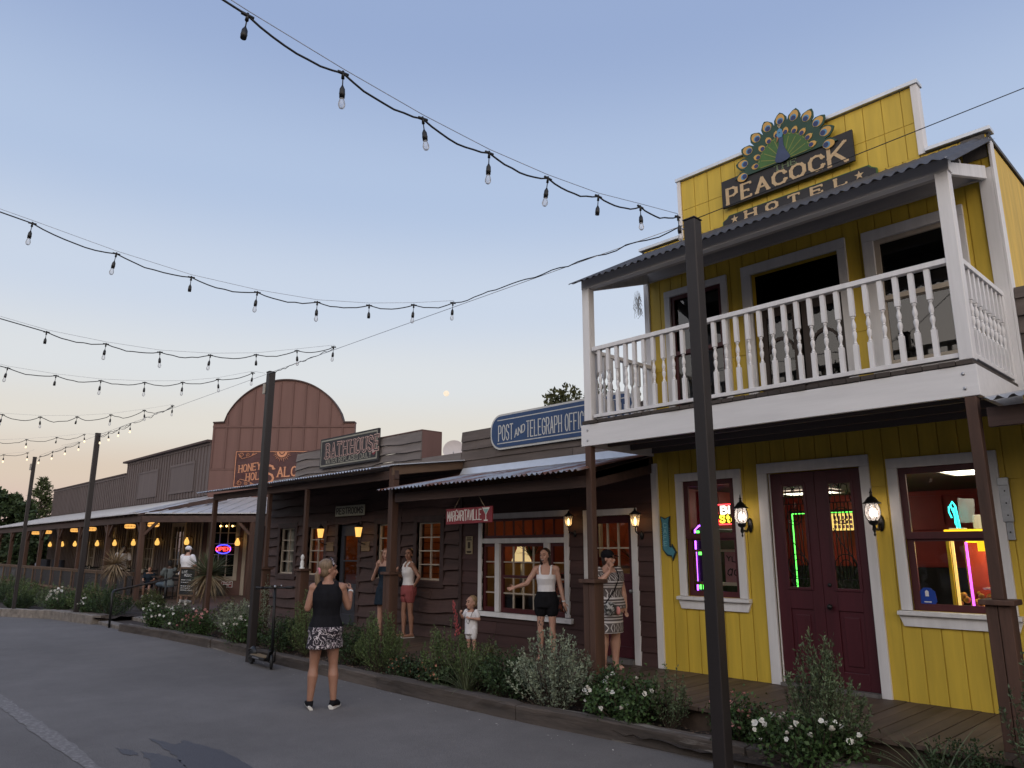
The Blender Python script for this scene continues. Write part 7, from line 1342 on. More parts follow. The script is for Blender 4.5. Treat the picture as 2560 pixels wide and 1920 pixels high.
class Person:
    def __init__(s, label, loc, yaw, H, pose=None, fat=1.0, male=False, head_yaw=0.0, head_tilt=0.0, skin='skin1', headk=1.0, vox=.0085, name='person', lean=(0, 0)):
        s.t = thing(name, label, 'person', loc); s.t.rotation_euler.z = R(yaw); s.k = H/1.70; s.t.scale = (1, 1, 1); s.J = {a: Vector(b) for a, b in BASE.items()}; s.fat = fat; s.male = male; s.vox = vox; s.hy, s.ht, s.hk = R(head_yaw), R(head_tilt), headk; s.skin = skin
        if male:
            for q in ('sL', 'sR'): s.J[q].x *= 1.18
            for q in ('eL', 'wL', 'eR', 'wR'): s.J[q].x *= 1.16
        for a, b in (pose or {}).items(): s.J[a] = Vector(b)
        s.T = lambda p: p*s.k
        s.hq = Quaternion((0, 0, 1), s.hy)@Quaternion((1, 0, 0), s.ht)
    def spine(s, z):
        J = s.J; pts = [(.91, J['pel']), (1.08, J['wai']), (1.27, J['che']), (1.42, J['nk'])]
        if z <= .91: return J['pel']+Vector((0, 0, z-.91))
        for (za, a), (zb2, b) in zip(pts, pts[1:]):
            if z <= zb2: return a+(b-a)*((z-za)/(zb2-za))
        return J['nk']+Vector((0, 0, z-1.42))
    def torso(s, mb, z0, z1, g=0.0, flare=0.0, n=16, step=None):
        zs = sorted({z0, z1}|{z for z, _, _ in TOR if z0 < z < z1}); pts = []; rs = []; k0 = len(mb.v)
        ts = Vector(s.J['sL'])-Vector(s.J['sR']); tw = math.atan2(ts.y, ts.x)
        rings = []
        for z in zs:
            zc = min(max(z, TOR[0][0]), TOR[-1][0])
            for (a, ra, rb), (b, rc, rd) in zip(TOR, TOR[1:]):
                if a <= zc <= b: q = (zc-a)/(b-a); rx, ry = ra+(rc-ra)*q, rb+(rd-rb)*q; break
            f = s.fat if z < 1.36 else 1+(s.fat-1)*.4; rx *= f*(1.10 if s.male and z > 1.05 else 1); ry *= f*(1.05 if s.fat > 1.1 else 1); e = g+flare*max(0, (z1-z)/(z1-z0))**1.3; rings.append((z, rx+e, ry+e))
        for z, rx, ry in rings:
            c = s.spine(z); f = max(0, min(1, (z-1.0)/.4)); a = tw*f
            for j in range(n):
                t = 2*math.pi*j/n; x, y = rx*math.cos(t), ry*math.sin(t)
                if not s.male and 1.17 < z < 1.33 and math.sin(t) < -.2: y -= .032*math.sin((z-1.17)/.16*math.pi)*abs(math.sin(t*1.0))**.5*(1 if s.hk < 1.2 else 0)
                if z < .98 and math.sin(t) > .2: y += .03*math.sin(max(0, min(1, (z-.78)/.2))*math.pi)*(1 if s.hk < 1.2 else .2)
                mb.v.append((c.x+x*math.cos(a)-y*math.sin(a), c.y+x*math.sin(a)+y*math.cos(a), c.z))
        for i in range(len(rings)-1):
            for j in range(n): a0 = k0+i*n+j; a1 = k0+i*n+(j+1) % n; mb.f.append([a0, a1, a1+n, a0+n])
        mb.f.append([k0+j for j in range(n)][::-1]); e0 = k0+(len(rings)-1)*n; mb.f.append([e0+j for j in range(n)])
    def limb(s, mb, a, b, r0, r1, r2=None, n=10, mid=.4):
        a, b = Vector(a), Vector(b)
        if r2 is None: mb.tube([a, b], [r0, r1], n)
        else: mb.tube([a, a+(b-a)*mid, b], [r0, r2, r1], n)
        mb.ell(a, (r0*.99,)*3, 8, 6); mb.ell(b, (r1*.99,)*3, 8, 6)
    def arm(s, mb, S, g=0.0, part='all', cut=1.0):
        J = s.J; f = 1+(s.fat-1)*.75; m = 1.15 if s.male else 1.0; sh, el, wr = J['s'+S], J['e'+S], J['w'+S]
        if part in ('all', 'upper'): e = sh+(el-sh)*cut; s.limb(mb, sh, e, .046*f*m+g, .038*f*m+g, .044*f*m+g)
        if part == 'all': s.limb(mb, el, wr, .037*f*m+g, .025*m+g, .037*f*m+g, mid=.3)
    def hand(s, mb, S, curl=.5):
        J = s.J; w = J['w'+S]; d = Vector(J['f'+S]).normalized(); fo = (w-J['e'+S]).normalized(); side = d.cross(Vector((0, -1, .2))); side = side.normalized() if side.length > .2 else Vector((1, 0, 0)); nrm = side.cross(d).normalized(); sg = 1
        if nrm.dot(Vector((0, 0, 0))-Vector((w.x, 0, 0))) < 0: nrm = -nrm
        mb.tube([w-d*.01, w+d*.03, w+d*.078], [(.024, .017), (.034, .016), (.036, .013)], 10); c0 = w+d*.075
        s_axis = nrm.cross(d).normalized()
        for i, L_ in enumerate((.068, .078, .072, .056)):
            b = c0+s_axis*(-.027+.018*i); p = [b]; dd = d.copy()
            for k in range(3): dd = (dd+nrm*curl*(.35+.25*k)).normalized(); p.append(p[-1]+dd*L_*(.45, .32, .23)[k])
            mb.tube(p, [.0088, .0085, .0078, .0062], 7)
        tb = w+d*.025-s_axis*.028; mb.tube([tb, tb+(d*.6-s_axis*.7+nrm*.3).normalized()*.032, tb+(d*.95-s_axis*.45+nrm*.5).normalized()*.062], [.0125, .010, .0075], 7)
    def leg(s, mb, S, g=0.0, cut=None):
        J = s.J; f = 1+(s.fat-1)*.9; h, k, a = J['h'+S], J['k'+S], J['a'+S]
        if cut is not None:
            e = h+(k-h)*cut; s.limb(mb, h, e, .088*f+g, (.088-.03*cut)*f+g); return
        s.limb(mb, h, k, .088*f+g, .047*f+g, .073*f+g, 12); mb.tube([k, k+(a-k)*.12, k+(a-k)*.3+Vector((0, .012, 0)), k+(a-k)*.55+Vector((0, .006, 0)), a], [.047*f+g, .048*f+g, .056*f+g, .044*f+g, .031*f+g], 12); mb.ell(a, (.031*f+g,)*3, 8, 6)
    def foot(s, mb, S, g=0.0):
        J = s.J; a, t = J['a'+S], J['t'+S]; d = Vector((t.x-a.x, t.y-a.y, 0)); d = d.normalized() if d.length > 1e-3 else Vector((0, -1, 0)); heel = a-d*.045+Vector((0, 0, -.045)); mb.tube([a+Vector((0, 0, .02)), a+Vector((0, 0, -.03))], [.034+g, .036+g], 8); mb.tube([heel, a+Vector((0, 0, -.045))+d*.03, t-d*.03+Vector((0, 0, .004)), t+d*.02+Vector((0, 0, -.004))], [(.030+g, .034+g), (.040+g, .036+g), (.040+g, .024+g), (.028+g, .016+g)], 10)
    def head(s, mb):
        c = s.J['hd']; q = s.hq; k = s.hk; P = lambda x, y, z: c+q@(Vector((x, y, z))*k)
        mb.ell(P(0, .008, .028), (.073*k, .090*k, .082*k), 14, 10, rot=q); mb.ell(P(0, -.020, -.028), (.058*k, .062*k, .078*k), 12, 9, rot=q); mb.ell(P(0, -.055, -.082), (.028*k, .026*k, .022*k), 8, 6, rot=q)
        for sx in (-1, 1): mb.ell(P(sx*.034, -.058, -.020), (.024*k, .018*k, .022*k), 8, 6, rot=q); mb.ell(P(sx*.073, .012, -.012), (.010*k, .018*k, .031*k), 8, 6, rot=q)
        mb.tube([P(0, -.082, .018), P(0, -.096, -.012), P(0, -.104, -.030), P(0, -.088, -.041)], [.009*k, .011*k, .014*k, .011*k], 8); mb.ell(P(0, -.080, .042), (.045*k, .014*k, .011*k), 8, 6, rot=q); mb.ell(P(0, -.080, -.060), (.022*k, .012*k, .008*k), 8, 6, rot=q)
        mb.tube([s.J['nk']-Vector((0, 0, .03)), s.J['nk2'], P(0, .012, -.05)], [.058*(1+(s.fat-1)*.7), .047*(1+(s.fat-1)*.6)*(k if k < 1.2 else 1.15), .046*k], 12)
    def face(s, smile=0):
        c = s.J['hd']; q = s.hq; k = s.hk; P = lambda x, y, z: c+q@(Vector((x, y, z))*k); T = s.T
        for sx in (-1, 1):
            mb = MB(); mb.ell(P(sx*.031, -.079, .014), (.0125*k, .006*k, .0065*k if not smile else .0045*k), 8, 6, rot=q); mb.v = [tuple(T(Vector(p))) for p in mb.v]; o = mb.build('eye', 'eye'); o.parent = s.t
            mb = MB(); mb.tube([P(sx*.014, -.090, .037), P(sx*.033, -.087, .043), P(sx*.052, -.073, .036)], [.003*k, .004*k, .002*k], 5); mb.v = [tuple(T(Vector(p))) for p in mb.v]; o = mb.build('eyebrow', 'hairdark'); o.parent = s.t
        mb = MB(); 
        if smile:
            mb.ell(P(0, -.083, -.062), (.027*k, .010*k, .016*k), 10, 7, 0, q); mb.ell(P(0, -.088, -.055), (.022*k, .007*k, .0065*k), 10, 6, 1, q)
        else: mb.ell(P(0, -.085, -.060), (.021*k, .009*k, .0065*k), 10, 6, 2, q)
        mb.v = [tuple(T(Vector(p))) for p in mb.v]; o = mb.build('mouth', ['mouthin', 'teeth', 'lip']); o.parent = s.t
    def body(s, curl=.5, shoes=False, legs=True):
        mb = MB(); s.torso(mb, .80, 1.455)
        for S_ in 'LR':
            s.arm(mb, S_); s.hand(mb, S_, curl); 
            f = 1+(s.fat-1)*.5; mb.ell(s.J['s'+S_]+Vector((0, 0, -.005)), (.058*f, .055*f, .055*f), 10, 7); mb.tube([s.J['s'+S_]+Vector((0, 0, .015)), s.J['nk']+Vector((0, 0, -.01))], [.040, .050], 8)
            s.leg(mb, S_)
            if not shoes: s.foot(mb, S_)
            else: s.foot(mb, S_, -.006)
        s.head(mb); s.b = remesh(mb, 'body', s.skin, s.t, s.vox*s.k, 3, s.T); return s
    def cloth(s, name, material, fn, vox=None, smooth=3):
        mb = MB(); fn(mb); return remesh(mb, name, material, s.t, (vox or s.vox*1.25)*s.k, smooth, s.T)
    def solid(s, name, material, fn, parent=None):
        mb = MB(); fn(mb); mb.v = [tuple(s.T(Vector(p))) for p in mb.v]; o = mb.build(name, material); o.parent = parent or s.t; return o
    def P(s, x, y, z): return s.J['hd']+s.hq@(Vector((x, y, z))*s.hk)
    def skull(s, mb, up=.0, back=.0, g=.012, front=.0):
        k = s.hk; mb.ell(s.P(0, .034+back, .046+up), ((.075+g)*k, (.080+g)*k, (.076+g)*k), 14, 10, rot=s.hq); mb.ell(s.P(0, .045, -.01), ((.066+g)*k, (.055+g)*k, (.07+g)*k), 12, 8, rot=s.hq)
def strap(q, x, dz=0.0):
    x = x if q == 'L' else -x; return [Vector((x*.9, -.098, 1.30+dz)), Vector((x, -.075, 1.385+dz)), Vector((x, -.03, 1.435+dz)), Vector((x, .025, 1.437+dz)), Vector((x, .07, 1.39+dz)), Vector((x*.9, .085, 1.29+dz))]
# 1 the woman in the street, seen from behind, taking a photo
p = Person('woman with a ponytail, black tank top and printed skirt standing in the street', (-7.88, 4.55, 0), 240, 1.60, dict(aL=(.14, .02, .085), kL=(.115, -.01, .49), tL=(.17, -.13, .028), aR=(-.13, .02, .085), kR=(-.11, -.01, .49), tR=(-.19, -.12, .028), eR=(-.255, -.05, 1.145), wR=(-.285, -.20, 1.345), fR=(.55, -.75, .35), eL=(.225, .01, 1.14), wL=(.12, -.21, 1.25), fL=(-.5, -.7, .5)), head_yaw=-72, skin='skin2', fat=1.16, headk=1.06, vox=.0075).body(.9, True)
p.face()
p.cloth('tank_top', 'cblack', lambda mb: (p.torso(mb, .855, 1.425, .012, .0), [mb.tube(strap(q, .098, .0), .034, 8) for q in 'LR']))
p.cloth('skirt', 'cprint', lambda mb: (p.torso(mb, .82, .93, .017), mb.tube([(0, .01, .92), (0, .012, .80), (0, .012, .685)], [(.195, .15), (.222, .18), (.242, .195)], 20)))
for S_ in 'LR':
    a, t_ = p.J['a'+S_], p.J['t'+S_]; d_ = Vector((t_.x-a.x, t_.y-a.y, 0)).normalized(); sh = p.cloth('shoe', 'cblack', lambda mb: (mb.tube([a-d_*.055+Vector((0, 0, -.03)), a+Vector((0, 0, -.028))+d_*.04, t_-d_*.01+Vector((0, 0, .012)), t_+d_*.03+Vector((0, 0, .004))], [(.034, .036), (.044, .042), (.045, .028), (.03, .02)], 10), mb.tube([a+Vector((0, 0, -.02)), a+Vector((0, 0, .01))], [.045, .046], 10)))
    p.solid('sole', 'sole', lambda mb: mb.tube([a-d_*.075+Vector((0, 0, -.066)), a+d_*.02+Vector((0, 0, -.064)), t_+Vector((0, 0, -.010)), t_+d_*.045+Vector((0, 0, -.004))], [(.036, .019), (.045, .020), (.047, .017), (.03, .013)], 12), sh)
h = p.cloth('hair', 'hairblond', lambda mb: (p.skull(mb, g=.010), mb.ell(p.P(0, .105, -.0), (.03, .03, .03)), mb.tube([p.P(0, .10, .0), p.P(.0, .135, -.05), p.P(0, .125, -.13), p.P(0, .115, -.20)], [.024, .034, .036, .018], 10)))
p.solid('headband', 'cprint', lambda mb: mb.tube([p.P(math.cos(a)*.089, -.030+.01*math.sin(a), .040+math.sin(a)*.096) for a in [math.pi*k/14 for k in range(15)]], [(.011, .006)]*15, 6), h); M['scrunchie'] = mat('pink_scrunchie', (.55, .20, .24), .9, .2, 9, (1, 1, 1), .2); p.solid('scrunchie', 'scrunchie', lambda mb: mb.tube([p.P(.032*math.cos(k*.5236), .115, -.012+.032*math.sin(k*.5236)) for k in range(13)], .014, 7), h)
p.solid('watch', 'paper', lambda mb: mb.tube([p.J['wR']+(p.J['eR']-p.J['wR']).normalized()*.04, p.J['wR']+(p.J['eR']-p.J['wR']).normalized()*.02], [.033, .033], 12))
# 2 woman in a white tank top and pink shorts
p = Person('dark haired woman in white tank top and pink shorts, hand on hip', (-10.62, 7.66, .302), -12, 1.44, dict(eL=(.29, .10, 1.16), wL=(.165, .07, 1.00), fL=(-.7, -.3, -.4), eR=(-.235, -.02, 1.12), wR=(-.145, -.19, 1.24), fR=(.5, -.3, .6), aL=(.075, .06, .085), kL=(.085, .02, .49), tL=(.09, -.11, .028), aR=(-.085, -.04, .085), kR=(-.09, -.05, .49), tR=(-.12, -.20, .028)), head_yaw=42, skin='skin2', vox=.008).body(.9); p.face()
p.cloth('tank_top', 'cribwhite', lambda mb: (p.torso(mb, .965, 1.345, .012), [mb.tube(strap(q, .09), .021, 8) for q in 'LR']))
p.cloth('shorts', 'cpink', lambda mb: (p.torso(mb, .82, 1.0, .018), [p.leg(mb, q, .024, .42) for q in 'LR'], mb.tube([(0, .01, .96), (0, .01, .80)], [(.165, .12), (.165, .125)], 16))); p.cloth('hair', 'hairdark', lambda mb: (p.skull(mb, g=.008), mb.ell(p.P(0, .11, .03), (.04, .04, .04))))
p.solid('sandals', 'sole', lambda mb: [mb.box(p.J['a'+q].x-.04, p.J['a'+q].x+.045, p.J['t'+q].y-.03, p.J['a'+q].y+.05, .0, .012) for q in 'LR'])
def bag_on(p, c, r, label, name='handbag', strap=None, material='cblack'):
    w = p.t.matrix_basis; q = Quaternion((0, 0, 1), p.t.rotation_euler.z); Wd = lambda v: p.t.location+q@(Vector(v)*p.k); t = thing(name, label, 'bag', Wd(c)); mb = MB(); mb.ell(Wd(c), tuple(x*p.k for x in r), 12, 8, rot=q); mb.build('pouch', material, t); mb = MB(); mb.tube([Wd(v) for v in strap], .007, 6); mb.build('strap', 'cblack', t); return t
bag_on(p, (-.20, .02, 1.02), (.055, .13, .11), 'black shoulder bag held by the woman in pink shorts', strap=[(-.19, -.06, 1.10), (-.15, -.17, 1.25), (-.12, -.10, 1.37), (-.13, .03, 1.42), (-.17, .10, 1.2), (-.2, .08, 1.09)])
# 3 woman half hidden by the post
p = Person('reddish haired woman in a dark dress half hidden behind the thick porch post', (-10.95, 7.42, .302), 30, 1.44, dict(eR=(-.27, -.03, 1.10), wR=(-.10, -.19, 1.36), fR=(.35, -.3, .8)), head_yaw=20, skin='skin4', vox=.009).body(.8); p.face(); p.cloth('dress', 'cdark', lambda mb: (p.torso(mb, .72 if False else .80, 1.36, .012), mb.tube([(0, 0, .95), (0, 0, .62)], [(.18, .13), (.22, .18)], 16))); p.cloth('hair', 'hairred', lambda mb: (p.skull(mb, g=.011), [mb.tube([p.P(x, .03, .0), p.P(x*1.1, .03, -.10), p.P(x*1.15, .0, -.21)], [.035, .034, .02], 8) for x in (-.062, .062)], mb.tube([p.P(0, .06, 0), p.P(0, .07, -.2)], [.07, .05], 10)))
# 4 laughing woman
p = Person('laughing long haired woman in a white crop top and black shorts reaching out one arm', (-7.18, 7.45, .302), 36, 1.435, dict(eR=(-.30, -.10, 1.16), wR=(-.47, -.22, 1.11), fR=(-.75, -.45, -.25), eL=(.225, .02, 1.115), wL=(.285, -.02, .87), fL=(.15, -.15, -1), che=(0, .005, 1.27), hd=(-.02, -.02, 1.59)), head_yaw=-18, head_tilt=4, skin='skin4', vox=.008).body(.7); p.face(1)
p.cloth('crop_top', 'cwhite', lambda mb: (p.torso(mb, 1.035, 1.30, .013), [mb.tube(strap(q, .092), .019, 8) for q in 'LR'])); p.cloth('shorts', 'cblack', lambda mb: (p.torso(mb, .82, 1.04, .022), [p.leg(mb, q, .03, .40) for q in 'LR'], mb.tube([(0, 0, .98), (0, 0, .80)], [(.175, .125), (.185, .135)], 16))); p.cloth('hair', 'hairdark', lambda mb: (p.skull(mb, g=.008), [mb.tube([p.P(x, .02, .02), p.P(x*1.12, .03, -.08), p.P(x*1.1, .02, -.20)], [.028, .028, .014], 8) for x in (-.066, .066)], mb.tube([p.P(0, .06, 0), p.P(0, .07, -.22)], [.065, .045], 10)))
p.solid('wristband', 'paper', lambda mb: mb.tube([p.J['wL']+Vector((-.006, 0, .035)), p.J['wL']+Vector((-.003, 0, .015))], [.031, .030], 12)); M['tattoo'] = mat('tattoo_ink', (.055, .045, .045), .6, .3, 9, (1, 1, 1), 0)
def ink(mb):
    rn = random.Random(3); h_, k_ = p.J['hR'], p.J['kR']
    for j in range(26):
        s_ = rn.uniform(.42, .98); r_ = .088-.041*s_-.001; a = rn.uniform(-2.3, -.2); c = h_+(k_-h_)*s_+Vector((r_*math.cos(a), r_*math.sin(a), 0)); mb.ell(c, (.007, .004, .010+.010*rn.random()), 6, 4)
p.solid('tattoo', 'tattoo', ink)
t = thing('phone', 'black phone held down in the left hand of the laughing woman', 'phone', (-7.0, 7.3, .9)); q = Quaternion((0, 0, 1), R(36)); c = Vector((-7.18, 7.45, .302))+q@(Vector((.292, -.075, .775))*p.k); mb = MB(); mb.bar(c+q@Vector((-.02, -.015, .055)), c+q@Vector((.03, -.02, -.055)), .058, .009, 0, tuple(q@Vector((1, 0, 0)))); mb.build('case', 'black', t, .003)
# 5 woman in a cap and striped dress
p = Person('woman in a black cap and striped diamond dress with a hand at her chin', (-6.12, 7.46, .302), 66, 1.42, dict(eR=(-.24, -.13, 1.20), wR=(-.06, -.20, 1.40), fR=(.25, -.1, .9), eL=(.255, .03, 1.10), wL=(.275, -.02, .86), hd=(0, -.03, 1.575)), fat=1.52, head_yaw=44, skin='skin4', vox=.0085).body(.8); p.face(1)
p.cloth('dress', 'ctribal', lambda mb: (p.torso(mb, .86, 1.375, .016), mb.tube([(0, .0, 1.0), (0, .0, .75), (0, .0, .52)], [(.23, .185), (.25, .205), (.255, .205)], 20), [p.arm(mb, q, .022, 'upper', .42) for q in 'LR'], [mb.ell(p.J['s'+q], (.075, .07, .065), 10, 7) for q in 'LR'])); p.cloth('hair', 'hairdark', lambda mb: (mb.ell(p.P(0, .055, -.03), (.066, .05, .085), 12, 8, rot=p.hq), mb.ell(p.P(0, .02, .03), (.077, .088, .07), 12, 8, rot=p.hq)))
def cap_on(p, material, label, rev=1):
    q0 = Quaternion((0, 0, 1), p.t.rotation_euler.z); Wd = lambda v: p.t.location+q0@(v*p.k); k = p.hk; mb = MB(); qq = q0@p.hq
    t = thing('cap', label, 'cap', Wd(p.P(0, 0, .08))); mb.ell(Wd(p.P(0, .012, .055)), (.089*k*p.k, .103*k*p.k, .083*k*p.k), 14, 10, rot=qq); mb.build('crown', material, t); mb = MB(); pts = []
    for a in [math.pi*j/10 for j in range(11)]: pts.append((.082*math.cos(a), -.06-.105*math.sin(a)))
    n_ = len(pts); vs = [Wd(p.P(x, rev*y, .050-.12*abs(y+.06)-.2*x*x)) for x, y in pts]+[Wd(p.P(x, rev*y, .042-.12*abs(y+.06)-.2*x*x)) for x, y in pts]; mb.add(vs, [list(range(n_)), list(range(2*n_-1, n_-1, -1))]+[[i, i+n_, (i+1) % n_+n_, (i+1) % n_] for i in range(n_)]); mb.build('brim', material, t); return t
cap_on(p, 'cblack', 'black baseball cap on the woman in the striped dress'); p.solid('glasses', 'black', lambda mb: [mb.tube([p.P(sx*.033+.018*math.cos(a), -.094, .012+.014*math.sin(a)) for a in [k*.6283 for k in range(11)]], .002, 4) for sx in (-1, 1)]+[mb.tube([p.P(sx*.05, -.092, .015), p.P(sx*.074, .0, .015)], .002, 4) for sx in (-1, 1)])
M['zebra'] = mat('black_white_weave', (.03, .03, .03), .9, .2, 9, (1, 1, 1), 0, wear=.52, wearcol=(.4, .4, .4), wscale=30); bag_on(p, (-.10, -.255, .87), (.10, .045, .10), 'small black and white crossbody bag on the woman in the striped dress', 'crossbody_bag', [(-.17, -.25, .95), (-.02, -.235, 1.12), (.09, -.19, 1.30), (.12, -.05, 1.42), (.10, .08, 1.36)], 'zebra'); M['pinkcharm'] = mat('pink_charm', (.60, .24, .22), .7, .1, 9, (1, 1, 1), 0)
q = Quaternion((0, 0, 1), R(66)); t = thing('bag_charm', 'pink charm hanging from the crossbody bag', 'charm', (-5.9, 7.3, .95)); mb = MB(); mb.ell(Vector((-6.12, 7.46, .302))+q@(Vector((.02, -.265, .84))*p.k), (.035, .02, .05), 10, 7); mb.build('charm', 'pinkcharm', t)
# 6 little boy
p = Person('fair haired little boy in a white T-shirt playing with a cord necklace', (-8.55, 7.3, .302), 14, .88, dict(hd=(0, -.01, 1.30), nk=(0, .01, 1.10), nk2=(0, 0, 1.16), che=(0, 0, .98), wai=(0, 0, .80), pel=(0, 0, .66), sL=(.17, 0, 1.06), sR=(-.17, 0, 1.06), eL=(.27, .0, .86), wL=(.10, -.20, .90), fL=(-.8, -.3, .2), eR=(-.28, -.02, .88), wR=(-.25, -.20, 1.02), fR=(.5, -.4, .4), hL=(.085, 0, .62), hR=(-.085, 0, .62), kL=(.09, 0, .36), kR=(-.09, 0, .36)), fat=1.12, headk=1.62, head_yaw=-20, skin='skin4', vox=.012)
def kid_torso(mb, g, z0=.55, z1=1.09):
    for_ = [(.55, .155, .12), (.70, .165, .13), (.85, .16, .125), (.98, .155, .11), (1.05, .13, .09), (1.09, .08, .07)]; rr = [x for x in for_ if z0 <= x[0] <= z1]; mb.tube([(0, 0, z) for z, a, b in rr], [(a+g, b+g) for z, a, b in rr], 16)
mb = MB(); kid_torso(mb, 0)
for S_ in 'LR': p.arm(mb, S_); p.hand(mb, S_, .9); mb.ell(p.J['s'+S_], (.055, .055, .05), 10, 7); p.leg(mb, S_); p.foot(mb, S_)
p.head(mb); remesh(mb, 'body', 'skin4', p.t, p.vox*p.k, 3, p.T); p.face()
p.cloth('t_shirt', 'cwhite', lambda mb: (kid_torso(mb, .018, .55, 1.06), mb.tube([(0, 0, .6), (0, 0, .46)], [(.178, .142), (.185, .15)], 16), [p.arm(mb, q, .022, 'upper', .62) for q in 'LR'])); p.cloth('shorts', 'cwhite', lambda mb: [p.leg(mb, q, .02, .9) for q in 'LR']); p.cloth('hair', 'hairlight', lambda mb: (p.skull(mb, g=.006),)); p.solid('cord_necklace', 'woodold', lambda mb: mb.tube([(-.09, .06, 1.12), (-.12, -.06, 1.04), (-.09, -.145, .90), (-.02, -.165, .76), (.02, -.165, .74), (.06, -.155, .85), (.09, -.10, 1.02), (.08, .05, 1.12)], .007, 5))
# 7 man with his back turned at the saloon door
p = Person('man in white T-shirt, khaki shorts and white cap seen from behind at the saloon', (-24.05, 8.95, .15), 205, 1.68, dict(eL=(.25, -.08, 1.12), wL=(.13, -.25, 1.10), fL=(-.5, -.6, 0), eR=(-.26, -.06, 1.12), wR=(-.14, -.25, 1.12), fR=(.5, -.6, 0)), male=True, fat=1.15, skin='skin4', vox=.011).body(.6); p.cloth('t_shirt', 'cwhite', lambda mb: (p.torso(mb, .84, 1.42, .018, .03), [p.arm(mb, q, .028, 'upper', .7) for q in 'LR'], [mb.ell(p.J['s'+q], (.08, .075, .07), 10, 7) for q in 'LR'])); p.cloth('shorts', 'ckhaki', lambda mb: (p.torso(mb, .8, .98, .014), [p.leg(mb, q, .03, .92) for q in 'LR'])); p.cloth('hair', 'hairdark', lambda mb: mb.ell(p.P(0, .03, .0), (.078, .085, .07), 12, 8, rot=p.hq)); p.cloth('shoes', 'sole', lambda mb: [p.foot(mb, q, .012) for q in 'LR']); cap_on(p, 'cwhite', 'white baseball cap on the man at the saloon entrance')
# 8 server leaning by the pale yucca
p = Person('man in a white shirt leaning over a porch table behind the pale yucca', (-30.7, 9.0, .165), 100, 1.74, dict(che=(0, -.04, 1.26), nk=(0, -.08, 1.41), nk2=(0, -.10, 1.47), hd=(0, -.14, 1.555), sL=(.19, -.06, 1.37), sR=(-.19, -.06, 1.37), eL=(.24, -.18, 1.14), wL=(.14, -.36, 1.02), fL=(-.2, -.9, -.2), eR=(-.24, -.18, 1.14), wR=(-.14, -.36, 1.02), fR=(.2, -.9, -.2)), male=True, skin='skin3', head_tilt=12, vox=.012).body(.6); p.cloth('shirt', 'cwhite', lambda mb: (p.torso(mb, .84, 1.42, .02, .03), [p.arm(mb, q, .028, 'upper', .75) for q in 'LR'], [mb.ell(p.J['s'+q], (.08, .075, .07), 10, 7) for q in 'LR'])); p.cloth('trousers', 'cblack', lambda mb: (p.torso(mb, .8, .98, .012), [p.leg(mb, q, .022) for q in 'LR'])); p.cloth('hair', 'hairblack', lambda mb: p.skull(mb, g=.003))
# 9 and 10 people seated at the porch table
def seat_pose(dx=0): return dict(pel=(0, .05, .52), wai=(0, .07, .69), che=(0, .05, .88), nk=(0, .04, 1.03), nk2=(0, .03, 1.09), hd=(0, .0, 1.18), sL=(.18, .04, .99), sR=(-.18, .04, .99), eL=(.23, -.08, .74), wL=(.14, -.28, .70), fL=(0, -1, 0), eR=(-.23, -.08, .74), wR=(-.14, -.28, .70), fR=(0, -1, 0), hL=(.09, .02, .50), hR=(-.09, .02, .50), kL=(.11, -.42, .50), kR=(-.12, -.40, .48), aL=(.13, -.62, .11), tL=(.15, -.80, .04), aR=(-.12, -.38, .09), tR=(-.14, -.54, .03))
p = Person('man in a grey shirt and denim shorts seated with one leg out beside the chalkboard', (-25.7, 9.0, .165), -78, 1.62, seat_pose(), male=True, skin='skin3', vox=.012)
def seated(p, shirt, bottom, hair, cut=.8):
    mb = MB(); oldT = TOR[:]; 
    p.spine_ = p.spine; p.spine = lambda z: p.spine_seat(z); p.spine_seat = lambda z: p.J['pel']+(p.J['nk']-p.J['pel'])*((z-.91)/.51) if z > .91 else p.J['pel']+Vector((0, 0, (z-.91)))
    p.body(.6, True); p.cloth('shirt', shirt, lambda mb: (p.torso(mb, .84, 1.41, .016), [p.arm(mb, q, .024, 'upper', .6) for q in 'LR'], [mb.ell(p.J['s'+q], (.075, .07, .065), 10, 7) for q in 'LR'])); p.cloth('shorts', bottom, lambda mb: (p.torso(mb, .80, .95, .012), [p.leg(mb, q, .024, cut) for q in 'LR'])); p.cloth('hair', hair, lambda mb: p.skull(mb, g=.006)); p.cloth('shoes', 'sole', lambda mb: [p.foot(mb, q, .012) for q in 'LR'])
seated(p, 'cgrey', 'cdenim', 'hairblack', .95)
p = Person('girl with brown hair and bare legs seated at the porch table', (-27.5, 9.0, .165), 62, 1.30, seat_pose(), skin='skin1', vox=.012); seated(p, 'cdark', 'cdark', 'hairred', .6)
# ================================================================ parked scooter
SC = thing('electric_scooter', 'black electric kick scooter parked against the kerb beside the pole', 'scooter', (-11.2, 5.4, 0)); A_, B_ = Vector((-10.86, 5.40, 0)), Vector((-11.62, 5.44, 0)); dr_ = (A_-B_).normalized(); sd_ = Vector((0, 0, 1)).cross(dr_).normalized(); st = (dr_*.35-sd_*.94).normalized(); sst = Vector((0, 0, 1)).cross(st)
def wheel(c, ax, r=.108):
    mb = MB(); fwd = Vector((0, 0, 1)).cross(ax).normalized(); mb.tube([c+fwd*(r-.022)*math.cos(k*math.pi/12)+Vector((0, 0, 1))*(r-.022)*math.sin(k*math.pi/12) for k in range(25)], .022, 8); w = mb.build('wheel', 'rubber', SC); mb = MB(); mb.tube([c-ax*.016, c+ax*.016], [r-.042, r-.042], 16); mb.tube([c-ax*.04, c+ax*.04], [.015, .015], 8)
    for k in range(5): a = k*1.2566; mb.bar(c, c+fwd*(r-.04)*math.cos(a)+Vector((0, 0, (r-.04)*math.sin(a))), .014, .034, 0, tuple(ax))
    mb.build('rim', 'black', w)
